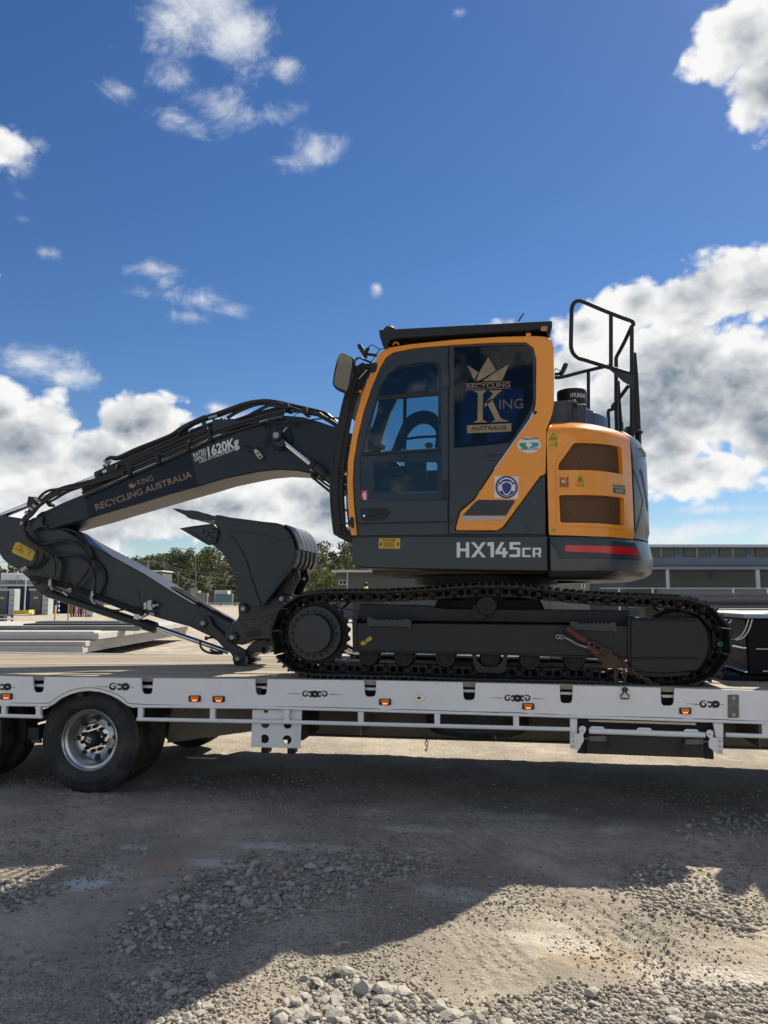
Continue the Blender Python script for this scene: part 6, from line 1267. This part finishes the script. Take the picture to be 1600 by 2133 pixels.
for c_ in ((165,628),(215,632)): w = W(*z('Bd', c_)[0], TB); tube(bm, [Vector((w.x+.016*math.cos(a), TB, w.z+.014*math.sin(a))) for a in np.linspace(0, 6.283, 12, endpoint=False)], .005, 6, closed=True)
obj('hook_link', bm, m_pin, bd)
bm = chain('c', [W(*p, TB-.01) for p in z('Bd', (1165,1080),(1280,1150),(1450,1250),(1620,1350),(1700,1385))], .034, .0065); tc1 = obj('tie_down_chain', bm, m_rust, None); tag(tc1, 'rusty tie-down chain running down from the binder to the deck edge', 'chain')
bm = chain('c', [W(*p, TB-.03) for p in z('Bd', (1155,960),(1165,1150),(1180,1390))], .032, .006); tube(bm, [W(*p, -.02) for p in z('Bd', (1165,1395),(1160,1460),(1140,1500),(1115,1525),(1115,1565),(1235,1570),(1240,1525),(1205,1490),(1190,1460),(1190,1400))], .005, 6)
tube(bm, [W(*p, -.02) for p in sp2(z('Bd', (1140,1430),(1175,1400),(1215,1430),(1178,1465)), 4, True)], .006, 6, closed=True)
tc2 = obj('hanging_hook', bm, m_rust, None); tag(tc2, 'rusty chain and open wire hook hanging over the white beam', 'hook')
# ------------------------------------------------------------------ background
def fr3(depth, px, py): return DD(px, py, depth)
VR = Vector((math.cos(PSI), math.sin(PSI), 0)); VF = Vector((-math.sin(PSI), math.cos(PSI), 0))     # across the view / away from it (level)
def bx(bm, px0, px1, py0, py1, d, dep):
    """box whose front face, d metres off, covers the given photo rectangle; dep metres deep; axes along VR, VF, up"""
    a = lev(px0, py1, d); b = lev(px1, py0, d); w = (b-a).dot(VR); h = b.z-a.z; c = a+VR*w/2+VF*dep/2+Vector((0, 0, h/2)); return obox(bm, c, VR, VF, (0, 0, 1), abs(w)/2, dep/2, abs(h)/2)
def lev(px, py, d):
    r = ray(px, py); t = d/r.dot(VF); return CAM+r*t
def zg(p): return float(gh(p.x, p.y))
def part(name, parent, m, *boxes, bevel=0, label=None):
    bm = bm_new()
    for b in boxes: bx(bm, *b)
    return obj(name, bm, m, parent, bevel, label=label)
def gpy(d): return 1245+1.6*F/d     # picture row of the ground at distance d (approximately)
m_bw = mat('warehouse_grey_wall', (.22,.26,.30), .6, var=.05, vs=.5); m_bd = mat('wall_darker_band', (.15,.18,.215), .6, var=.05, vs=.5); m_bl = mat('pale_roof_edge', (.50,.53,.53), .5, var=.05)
m_louv = mat('louvre_grey', (.22,.225,.225), .6); m_louvd = mat('louvre_gap', (.05,.055,.06), .6)
wh = thing('warehouse', tuple(lev(1500, 1300, 70)), 'long grey warehouse with louvred clerestory windows behind the excavator on the right', 'warehouse')
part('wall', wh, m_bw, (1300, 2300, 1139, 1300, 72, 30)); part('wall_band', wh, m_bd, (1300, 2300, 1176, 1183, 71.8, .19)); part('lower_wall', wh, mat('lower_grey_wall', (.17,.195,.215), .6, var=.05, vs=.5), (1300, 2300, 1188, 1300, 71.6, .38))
part('roof', wh, m_bl, (1296, 2310, 1134, 1139.5, 70.5, 33)); part('canopy', wh, m_bw, (1300, 2300, 1181, 1186, 66, 5.5)); part('canopy_post', wh, m_bl, (1391.5, 1393.7, 1186, 1300, 66.2, .09)); part('canopy_post', wh, m_bl, (1580, 1582.3, 1186, 1300, 66.2, .09))
for k in range(8):
    x0 = 1349.5+k*74.8 if k else 1349.5; wn_ = part('louvre_window', wh, m_louvd, (x0, x0+56, 1142, 1160, 71.9, .05))
    for j in range(7): part('louvre', wn_, m_louv, (x0+.5, x0+55.5, 1142.6+j*2.5, 1144.2+j*2.5, 71.8, .06))
    part('window_mullion', wn_, m_bl, (x0+27, x0+28.2, 1142, 1160, 71.75, .06)); part('strut', wh, m_bd, (x0+64.5, x0+66, 1139, 1155, 71.5, .2))
part('wall_lamp', wh, m_bd, (1482, 1483.5, 1192, 1207, 71.3, .15)); part('kerb_wall', wh, mat('kerb_block', (.13,.14,.16), .8), (1380, 2000, 1226.5, 1246, 60, 1))
rl = thing('handrail_fence', tuple(lev(1500, 1280, 58)), 'thin pale handrail in front of the warehouse wall', 'railing')
part('top_rail', rl, m_bl, (1250, 2000, 1224.6, 1226, 58, .05)); 
for px in (1290, 1360, 1528, 1600, 1700): part('post', rl, m_bl, (px, px+1.2, 1225, 1275, 58.06, .05))
an = thing('office_annex', tuple(lev(900, 1290, 62)), 'low grey annex with a pale flat roof edge behind the tracks', 'building')
part('wall', an, mat('annex_wall', (.13,.135,.14), .7, var=.05, vs=.5), (700, 1140, 1198, 1290, 62, 12)); part('wall', an, mat('annex_dark', (.07,.075,.09), .7), (1228, 1302, 1205, 1290, 64, 8)); part('wall', an, mat('annex_pale', (.19,.19,.17), .7), (1100, 1228, 1212, 1290, 63, 9))
part('roof', an, m_bl, (690, 1160, 1187.5, 1191.5, 60, 16)); part('fascia', an, mat('fascia_grey', (.10,.105,.11), .6), (700, 1150, 1191.6, 1198, 61.6, .4)); part('veranda_post', an, m_bl, (722.5, 724.8, 1192, 1260, 60.2, .15))
wi = part('window', an, mat('window_white', (.62,.63,.62), .4), (706, 722, 1208, 1218, 61.9, .1)); part('pane', wi, m_black, (708, 713, 1209.5, 1216.5, 61.85, .05)); part('pane', wi, m_black, (715, 720.5, 1209.5, 1216.5, 61.85, .05))
part('window_frame', an, m_bl, (1211, 1213, 1208, 1226, 62.8, .1)); part('window_frame', an, m_bl, (1217, 1219, 1208, 1226, 62.8, .1))
# person in hi-vis on a raised platform beyond the tracks
pf = thing('loading_platform', tuple(lev(762, 1280, 50)), 'raised work platform that the hi-vis worker stands on', 'platform'); part('deck', pf, m_chdark, (735, 800, 1244, 1290, 50, 2))
def person(px, py_head, d, hgt):
    head = lev(px, py_head, d); s = hgt/1.75; foot = head.z-1.66*s; b = Vector((head.x, head.y, foot)); t = thing('person', tuple(b), 'worker in a yellow-green hi-vis shirt and dark cap behind the tracks', 'person')
    J = {'pel':(0,0,.95),'ch':(0,0,1.28),'nk':(0,0,1.47),'hd':(0,.02,1.58),'tp':(0,.02,1.70),'ls':(-.18,0,1.42),'le':(-.24,.05,1.15),'lh':(-.15,-.15,1.02),'rs':(.18,0,1.42),'re':(.25,.05,1.16),'rh':(.2,-.16,1.05),'lk':(-.1,.02,.5),'lf':(-.11,0,.08),'lt':(-.11,-.14,.03),'rk':(.1,.02,.5),'rf':(.11,0,.08),'rt':(.11,-.14,.03)}
    R_ = dict(pel=.15,ch=.17,nk=.06,hd=.095,tp=.08,ls=.07,le=.05,lh=.04,rs=.07,re=.05,rh=.04,lk=.065,lf=.05,lt=.04,rk=.065,rf=.05,rt=.04)
    E_ = [('pel','ch'),('ch','nk'),('nk','hd'),('hd','tp'),('ch','ls'),('ls','le'),('le','lh'),('ch','rs'),('rs','re'),('re','rh'),('pel','lk'),('lk','lf'),('lf','lt'),('pel','rk'),('rk','rf'),('rf','rt')]
    ks = list(J); me = bpy.data.meshes.new('p'); me.from_pydata([VR*J[k][0]*s+VF*J[k][1]*s+Vector((0, 0, J[k][2]*s)) for k in ks], [(ks.index(a), ks.index(c)) for a, c in E_], []); o = link('body', me, mat('dark_workwear', (.02,.03,.05), .8), t)
    m = o.modifiers.new('skin', 'SKIN'); me.skin_vertices.new() if not me.skin_vertices else None
    for i, k in enumerate(ks): me.skin_vertices[0].data[i].radius = (R_[k]*s, R_[k]*s)
    me.skin_vertices[0].data[0].use_root = True; o.modifiers.new('sub', 'SUBSURF').levels = 1
    bm = bm_new(); c = b+Vector((0, 0, 1.24*s)); lathe(bm, c, [(-.27*s,.165*s),(-.1*s,.17*s),(.12*s,.20*s),(.2*s,.15*s),(.24*s,.07*s)], 14, 'Z'); obj('hi_vis_shirt', bm, mat('hi_vis', (.35,.75,.05), .6, var=.02), t)
    bm = bm_new(); lathe(bm, b+Vector((0, 0, 1.64*s)), [(-.01,.125*s),(.0,.125*s),(.05*s,.11*s),(.11*s,.04*s),(.12*s,0)], 12, 'Z'); obj('cap', bm, m_black, t); return t
person(762, 1215.5, 50.5, 1.75)
# stacked planks and steel on the right
for i, (x0, x1, y0, y1, d, dep, col, nm, lb) in enumerate([(1340,1900,1246,1252.5,21,.6,(.11,.115,.13),'steel_beam','dark grey beam on top of the stack behind the gooseneck'),(1330,1900,1253,1259.5,21.1,.6,(.085,.09,.11),'steel_beam','dark grey beam in the middle of the stack behind the gooseneck'),(1325,1900,1260,1266.5,21,.6,(.10,.105,.12),'steel_beam','dark grey beam at the bottom of the stack behind the gooseneck'),
        (1350,1900,1235.8,1245,26,1.2,(.12,.125,.15),'timber_stack','bluish grey stack of boards behind the beam stack on the right'),(1497,1536,1271,1277.5,12,.2,(.42,.24,.10),'timber_plank','short bright brown timber block beside the gooseneck'),(1480,1900,1268,1277,13,.4,(.25,.24,.22),'concrete_block','pale weathered block along the foot of the beam stack')]):
    bm = bm_new(); bx(bm, x0, x1, y0, y1, d, dep); o = obj(nm, bm, mat('stack_%d' % i, col, .8, var=.25, vs=3, dirt=(.3,.3,.3), da=.12, ds=4), None, .01); tag(o, lb, nm.replace('_', ' '))
    p_ = lev(x0, y1, d)
    if p_.z > .2 and i < 4:
        pass
bm = bm_new(); bx(bm, 1345, 1900, 1266.6, 1300, 21.2, .5); o = obj('timber_bearer', bm, m_chdark, None); tag(o, 'dark bearer frame under the stack of grey beams', 'bearer')
bm = bm_new(); bx(bm, 1352, 1900, 1245.2, 1290, 26.2, 1); o = obj('pallet_base', bm, m_chdark, None); tag(o, 'dark pallet base under the bluish grey boards on the right', 'pallet')
# concrete slabs stacked on the left
lay = [(1319.0,1332.5),(1336.3,1347.2),(1347.4,1360.6)]; ends = [205,178,172]; dls = [20.0,19.55,19.45]
d0 = 20.0; slab_names = ['top','middle','bottom']
for li, (ya, yb_) in enumerate(lay):
    for k in range(7):
        a = lev(ends[li], yb_, dls[li]); b = lev(ends[li], ya, dls[li]); wd = 1.42; h = b.z-a.z; ln = 9.0
        base = a+VF*(k*(wd+.03)) + VR*(k*.05*0); c = base-VR*ln/2+VF*wd/2+Vector((0, 0, h/2)); bm = bm_new(); obox(bm, c, VR, VF, (0, 0, 1), ln/2, wd/2, h/2)
        o = obj('concrete_slab', bm, m_conc, None, .012); tag(o, '%s layer precast slab, number %s from the front of the pale concrete stack on the left' % (slab_names[li], ('first','second','third','fourth','fifth','sixth','seventh')[k]), 'concrete slab', 'precast slabs stacked behind the trailer on the left')
for k in range(6):
    a = lev(-40+k*45, 1369, 19.7-k*0); bm = bm_new()
for (x0, x1, y0, y1, d, dep, m_, nm, lb) in [(-200,196,1314.9,1318.6,20.05,.5,mat('lit_slab_top', (.62,.61,.58), .8),'concrete_plank','pale strip standing in for the sunlit top of the concrete slab stack'),(-200,292,1304,1313.5,21.6,.5,mat('weathered_sleeper', (.17,.17,.175), .9, var=.4, vs=4, dirt=(.35,.35,.35), da=.3, ds=3),'timber_sleeper','weathered grey beam behind the concrete slab stack'),(48,290,1299.3,1303,23,.9,mat('dark_plate', (.012,.013,.016), .5),'steel_plate','black steel plate lying behind the weathered grey beam'),(74,250,1294.5,1298.5,25,.9,mat('grey_plate', (.09,.09,.095), .6),'steel_plate','grey steel plate lying behind the black plate')]:  # first entry draws the sunlit slab top as a separate pale strip
    bm = bm_new(); bx(bm, x0, x1, y0, y1, d, dep); o = obj(nm, bm, m_, None, .008); tag(o, lb, nm.split('_')[1])
    bm = bm_new(); bx(bm, x0+4, x1-6, y1+.2, 1245+(1.6-.66)*F/(d+.2), d+.2, dep*.6); o = obj('timber_bearer', bm, m_chdark, None); tag(o, 'dark bearer under the '+lb, 'bearer')
for (px, y0, y1, d, wpx, m_, lb) in ((113.5,1261,1296,34,5.6,mat('new_timber', (.50,.36,.22), .8),'fresh pale timber post standing in the gravel left of the arm'),(141,1250,1296,34,4.5,mat('old_timber', (.15,.14,.14), .8),'grey weathered post standing in the gravel behind the cylinder')):
    bm = bm_new(); bx(bm, px-wpx/2, px+wpx/2, y0, y1+24, d, .1); o = obj('timber_post', bm, m_, None, .005); tag(o, lb, 'post')
# portable toilets
m_pt = mat('toilet_grey', (.085,.10,.13), .5, var=.05); m_pl = mat('toilet_pale', (.42,.46,.46), .5)
def toilet(px0, px1, y0, d, lab, side=14):
    t = thing('portable_toilet', tuple(lev((px0+px1)/2, gpy(d), d)), lab, 'toilet', 'portable toilets on the left')
    yb = gpy(d); part('body', t, m_pt, (px0, px1, y0+4, yb, d, 1.1)); part('roof', t, m_pl, (px0-1, px1+side*.9, y0, y0+4, d-.05, 1.2)); part('louvred_side', t, m_pl, (px1, px1+side, y0+3, yb, d, 1.1))
    for k in range(4): part('vent_slot', t, m_bd, (px1+3, px1+side-3, y0+12+k*11, y0+13.6+k*11, d-.03, .04))
    dr = part('door', t, mat('toilet_door', (.065,.08,.105), .5), (px0+3, px1-2, y0+8, yb-2, d-.04, .05)); part('door_sign', dr, m_yel, (px0+9, px1-8, y0+17, y0+21, d-.06, .03))
toilet(-12, 17, 1226.5, 72, 'grey portable toilet with pale louvred side at the left edge'); toilet(61, 87, 1226, 72, 'grey portable toilet with pale louvred side behind the lower end of the arm', 15)
# dark blue container fence, white roofed shed, clutter
bm = bm_new(); cw = bm
cn = thing('storage_container', tuple(lev(80, 1278, 78)), 'long dark blue shipping container behind the portable toilets', 'shipping container')
m_cb = mat('container_blue', (.010,.028,.085), .5, var=.1)
part('body', cn, m_cb, (12, 118, 1221, 1280, 78, 2.4)); 
for k in range(24): part('rib', cn, m_cb, (14+k*4.3, 16+k*4.3, 1223, 1279, 77.9, .1))
cn2 = thing('storage_container', tuple(lev(170, 1278, 80)), 'dark shaded container behind the coloured tools right of the toilets', 'shipping container'); part('body', cn2, mat('container_dark', (.008,.014,.030), .5), (122, 200, 1226, 1280, 80, 2.4))
for k in range(12): part('rib', cn2, m_cb, (124+k*6, 126+k*6, 1228, 1279, 79.9, .1))
sh = thing('white_roof_shed', tuple(lev(40, 1270, 100)), 'shed with a bright white metal roof and pale grey wall at the left', 'shed'); part('wall', sh, mat('shed_wall', (.33,.37,.39), .6), (-60, 74, 1208, 1262, 100, 8)); part('roof', sh, mat('white_roof', (.80,.80,.78), .5), (2, 62, 1193.5, 1208, 99, 9)); part('canopy', sh, m_bl, (-60, 76, 1217.5, 1220.5, 96, 4)); part('pilaster', sh, m_bl, (34, 36, 1190, 1222, 98.7, .3))
for k in range(16): part('roof_sheet', sh, mat('white_roof2', (.78,.78,.76), .5) if k == 0 else MATS['white_roof2'], (2.3+k*3.7, 5.6+k*3.7, 1193.7, 1207.8, 98.9, .1))
yb_ = thing('yellow_barrier', tuple(lev(44, 1278, 70)), 'yellow steel bund with a thin pole at the foot of the blue container', 'barrier'); part('body', yb_, mat('barrier_yellow', (.62,.42,.03), .5), (27, 57, 1271.5, 1279.5, 70, 1.2)); part('end_panel', yb_, mat('barrier_bright', (.75,.58,.06), .5), (57, 61, 1270.5, 1279.5, 70.02, 1.2)); part('pole', yb_, m_bl, (51.3, 53, 1198, 1272, 70.3, .08)); part('end_cap', yb_, m_wvin, (62, 67, 1276, 1279.5, 70, .3))
bt = thing('tool_rack', tuple(lev(145, 1280, 66)), 'row of orange and white gas bottles and tools standing on the gravel', 'gas bottles')
cols = [(.45,.10,.03),(.03,.03,.03),(.5,.5,.48),(.35,.08,.05),(.02,.02,.03),(.55,.5,.45),(.4,.09,.04),(.05,.05,.06),(.5,.5,.5)]
for k in range(9):
    p0 = lev(148+k*5.2, gpy(66), 66); hh = 1.15+.25*((k*7) % 3)/2; bm = bm_new(); lathe(bm, (p0.x, p0.y, 0), [(0,.0),(0,.085),(hh*.86,.085),(hh*.95,.05),(hh,.03),(hh+.03,0)], 10, 'Z'); obj('bottle', bm, mat('bottle_%d' % k, cols[k], .5), bt)
part('crate', bt, m_bl, (179, 194, 1269.5, 1281, 65.5, .8))
for k in range(3):
    c_ = lev(121.5, 1250+k*9, 64); 
ct = thing('chequered_pole', tuple(lev(122, 1282, 64)), 'black and white chequered marker pole left of the gas bottles', 'pole')
for k in range(8): part('band', ct, m_wvin if k % 2 else m_black, (120.6, 123.4, 1246+k*4.6, 1250.6+k*4.6, 64, .1))
tj = thing('steel_trestle', tuple(lev(10, 1300, 40)), 'low weathered steel frame lying on the gravel at the left edge', 'steel frame'); part('beam', tj, m_bd, (-60, 26, 1281, 1284, 44, .3)); part('beam', tj, m_bl, (-60, 22, 1288, 1290.5, 42, .3)); part('leg', tj, m_chdark, (22, 25, 1279, 1300, 43.5, .2)); part('leg', tj, m_chdark, (-10, 8, 1283, 1296, 42.6, .4))
# containers, fence, lamp and pole near the tree line
for i, (x0, x1, y0, y1, d, col, lb) in enumerate([(364,390,1239,1255,150,(.42,.03,.045),'red shipping container left of the grey one by the far fence'),(404,432,1235.5,1256,151,(.30,.29,.27),'pale grey shipping container in the middle of the far row'),(448,484,1238,1257,148,(.10,.22,.24),'teal shipping container right of the pale grey one'),(485,520,1238.5,1256,150,(.14,.03,.035),'maroon shipping container at the right end of the far row'),(377,414,1227,1236.5,165,(.42,.46,.50),'pale blue upper container behind the red container'),(448,475,1230,1237.6,150,(.68,.68,.66),'white container stacked on the teal container'),(432,447.6,1230.5,1256,153,(.12,.12,.12),'dark grey container between the pale grey and the teal one')]):
    t = thing('shipping_container', tuple(lev((x0+x1)/2, y1+2, d)), lb, 'shipping container', 'containers by the far fence'); m_ = mat('cont_%d' % i, col, .55, var=.1)
    part('body', t, m_, (x0, x1, y0, y1+2, d, 2.4))
    for k in range(int((x1-x0)/3)): part('rib', t, m_, (x0+1+k*3, x0+2.4+k*3, y0+.8, y1+1, d-.12, .12))
    part('top_rail', t, m_, (x0, x1, y0-.4, y0+.5, d-.14, .14))
fc = thing('mesh_fence', tuple(lev(450, 1258, 125)), 'thin grey yard fence in front of the far containers', 'fence')
for k in range(28): part('post', fc, m_louv, (360+k*6, 360.7+k*6, 1243, 1259, 125, .05))
part('rail', fc, m_louv, (355, 530, 1243, 1243.7, 125, .05)); part('rail', fc, m_bl, (380, 520, 1255.5, 1257, 124.9, .3))
def plist(*p, d): return [lev(x, y, d) for x, y in p]
lp_ = thing('street_lamp', tuple(lev(408, 1262, 110)), 'tall grey street lamp with a long curved arm against the clouds', 'street lamp')
bm = bm_new(); tube(bm, spline(plist((408,1262),(408,1200),(408,1165),(407,1155),(402,1147),(392,1144.5),(365,1142),d=110), 6), .055, 8); obj('pole', bm, m_louv, lp_); bm = bm_new(); bx(bm, 355, 366, 1141, 1143.2, 110, .3); obj('lamp_head', bm, m_louv, lp_)
pp_ = thing('power_pole', tuple(lev(308, 1240, 130)), 'timber power pole with crossarm and wires behind the arm', 'power pole')
bm = bm_new(); tube(bm, plist((308.5,1245),(308.5,1166), d=130), .16, 8); obj('pole', bm, m_louv, pp_)
for y_ in (1167, 1170): part('crossarm', pp_, m_louv, (296, 322, y_, y_+1.2, 129.8, .15))
for a, b, c in (((322,1167),(400,1190),(560,1204)),((318,1170),(420,1200),(600,1212)),((296,1168),(200,1174),(0,1170)),((322,1170),(430,1216),(640,1222)),((640,1200),(700,1202),(900,1204)),((640,1213),(720,1214),(900,1216))):
    bm = bm_new(); tube(bm, spline(plist(a, b, c, d=129), 8), .035, 5); obj('power_line', bm, m_louv, pp_)
hs = thing('hill_house', tuple(lev(320, 1200, 170)), 'small grey building with a white roof among the trees above the arm', 'house'); part('wall', hs, mat('house_grey', (.13,.13,.12), .7), (310, 338, 1190, 1225, 170, 8)); part('roof', hs, MATS['white_roof'], (309, 339, 1188, 1190.4, 169.5, 9))
# ------------------------------------------------------------------ trees
def leafmat(name, c1, c2):
    m = bpy.data.materials.new(name); m.use_nodes = True; t = m.node_tree; n = t.nodes; l = t.links; b = n['Principled BSDF']; b.inputs['Roughness'].default_value = .65; b.inputs['Specular IOR Level'].default_value = .25
    gi = n.new('ShaderNodeNewGeometry'); mx = n.new('ShaderNodeMix'); mx.data_type = 'RGBA'; l.new(gi.outputs['Random Per Island'], mx.inputs[0]); mx.inputs[6].default_value = (*c1, 1); mx.inputs[7].default_value = (*c2, 1); l.new(mx.outputs[2], b.inputs['Base Color'])
    tr = n.new('ShaderNodeBsdfTranslucent'); l.new(mx.outputs[2], tr.inputs[0]); ms = n.new('ShaderNodeMixShader'); ms.inputs[0].default_value = .25; l.new(b.outputs[0], ms.inputs[1]); l.new(tr.outputs[0], ms.inputs[2]); l.new(ms.outputs[0], n['Material Output'].inputs[0]); return m
LM_ = [leafmat('leaf_dark', (.032,.048,.022), (.075,.095,.042)), leafmat('leaf_olive', (.055,.065,.022), (.13,.13,.045)), leafmat('leaf_bright', (.06,.095,.022), (.15,.18,.05))]
m_bark = mat('bark', (.14,.12,.10), .9, var=.3)
def leaves(centers, radii, nper, size, squash=.8):
    V = []; 
    for c, r in zip(centers, radii):
        n = int(nper*r*r); d = rng.normal(size=(n, 3)); d /= np.linalg.norm(d, axis=1)[:, None]; rr_ = r*rng.uniform(.55, 1.05, (n, 1)); p = np.array(c)+d*rr_*np.array([1, 1, squash])
        a = rng.normal(size=(n, 3)); a /= np.linalg.norm(a, axis=1)[:, None]; b = np.cross(a, d+rng.normal(size=(n, 3))*.6); b /= np.linalg.norm(b, axis=1)[:, None]+1e-9; s = size*rng.uniform(.5, 1.3, (n, 1))
        V.append(np.stack([p-a*s, p-b*s*.6, p+a*s, p+b*s*.6], 1).reshape(-1, 3))
    V = np.concatenate(V); nq = len(V)//4; me = bpy.data.meshes.new('leaves'); me.vertices.add(len(V)); me.vertices.foreach_set('co', V.astype(np.float32).ravel()); me.loops.add(nq*4); me.loops.foreach_set('vertex_index', np.arange(nq*4, dtype=np.int32)); me.polygons.add(nq); me.polygons.foreach_set('loop_start', (np.arange(nq)*4).astype(np.int32)); me.update(calc_edges=True); return me
def tree(px, ptop, wpx, d, mi, lab, group=None, nb=16, dens=26, baseZ=None):
    top_ = lev(px, ptop, d); base = Vector((top_.x, top_.y, baseZ if baseZ is not None else 0)); H_ = top_.z-base.z; R_ = wpx*d/F/2; t = thing('tree', tuple(base), lab, 'tree', group)
    bm = bm_new(); tube(bm, [Vector((0,0,0)), Vector((.1,0,H_*.4)), Vector((-.1,.1,H_*.75))], [H_*.022+.05, H_*.016+.03, .04], 8); r_ = random.Random(int(px*7+ptop)); cs = []; rs = []
    for k in range(nb):
        f = (k+.5)/nb; a = r_.uniform(0, 6.28); q = R_*(.25+.65*r_.random())*(1-abs(f-.45)*.9); zc_ = H_*(.32+.60*f); cr_ = R_*r_.uniform(.28, .46)*(1.1-.4*f); cs.append((q*math.cos(a), q*math.sin(a), min(zc_, H_-cr_*.8))); rs.append(cr_)
        if k % 2 == 0: tube(bm, [Vector((0, 0, zc_*.6)), Vector(cs[-1])*.9], [H_*.008+.02, .02], 5)
    bmesh.ops.translate(bm, verts=bm.verts, vec=base); obj('trunk', bm, m_bark, t)
    link('crown', leaves(cs, rs, dens*(90/d)**.5*5, .0021*d), LM_[mi], t); return t
tree(668,1146,64,95,1,'tall olive tree directly behind the curved back of the bucket','trees behind the bucket'); tree(700,1152,50,100,0,'dark tree just left of the cab guard, behind the annex roof','trees behind the bucket'); tree(727,1158,46,104,1,'olive tree half hidden behind the cab guard','trees behind the bucket'); tree(650,1182,50,88,2,'bright green low tree under the bucket back','trees behind the bucket'); tree(690,1186,60,86,2,'bright green bushy tree left of the annex window','trees behind the bucket'); tree(755,1165,40,106,0,'dark tree mostly behind the excavator body','trees behind the bucket')
rr = random.Random(3)
for i, (px, pt, w_, d, mi, lab) in enumerate([(350,1205,40,150,2,'rounded yellow-green tree just above the arm edge'),(388,1200,34,160,1,'olive tree left of the street lamp pole'),(425,1196,40,158,2,'bright green tree right of the street lamp pole'),(462,1192,36,160,1,'olive green tree beside the bucket mouth'),(492,1190,40,158,0,'dark tree against the left side of the bucket'),(420,1165,30,200,0,'dark gum tree standing highest behind the lamp'),(290,1168,36,200,0,'dark gum tree on the ridge over the arm'),(15,1172,60,140,1,'olive tree above the white roof at the left edge'),(-20,1168,50,140,0,'dark tree cut by the left edge of the picture'),(50,1182,50,145,0,'dark tree right of the white roof shed'),(520,1200,40,165,2,'green tree hidden mostly by the bucket')]):
    tree(px, pt, w_, d, mi, lab, 'trees on the slope behind the yard', 14, 20)
# wooded hill: terrain and a far-off wood that reads as one mass
hx = np.linspace(-260, 40, 60); hy = np.linspace(150, 420, 40); HX, HY = np.meshgrid(hx, hy); HZ = 17*np.exp(-((HX+75)/75)**2)*np.clip((HY-155)/110, 0, 1)+4*fb(HX, HY, .02, 3, 91)*np.clip((HY-155)/60, 0, 1)-.6
hl = link('hill', grid_mesh(HX, HY, HZ), mat('hill_scrub', (.04,.05,.02), .9, var=.4, vs=.05)); tag(hl, kind='structure')
def hz_(x, y): return 17*math.exp(-((x+75)/75)**2)*min(1, max(0, (y-155)/110))-.6
for mi, n_, nm in ((0, 230, 'dark distant wood on the hill behind the yard'), (1, 150, 'olive patches of distant wood on the hill behind the yard')):
    cs = []; rs = []
    for k in range(n_):
        x, y_ = rr.uniform(-190, 0), rr.uniform(170, 280); s = rr.uniform(1.6, 3.6); b = hz_(x, y_)
        for q in range(4): cs.append((x+rr.uniform(-s, s)*.8, y_+rr.uniform(-s, s)*.8, b+rr.uniform(1.5, 4.5+s*.9))); rs.append(s*rr.uniform(.45, .75))
    o = link('distant_wood', leaves(cs, rs, 24, .38), LM_[mi]); tag(o, nm, 'wood', kind='stuff')
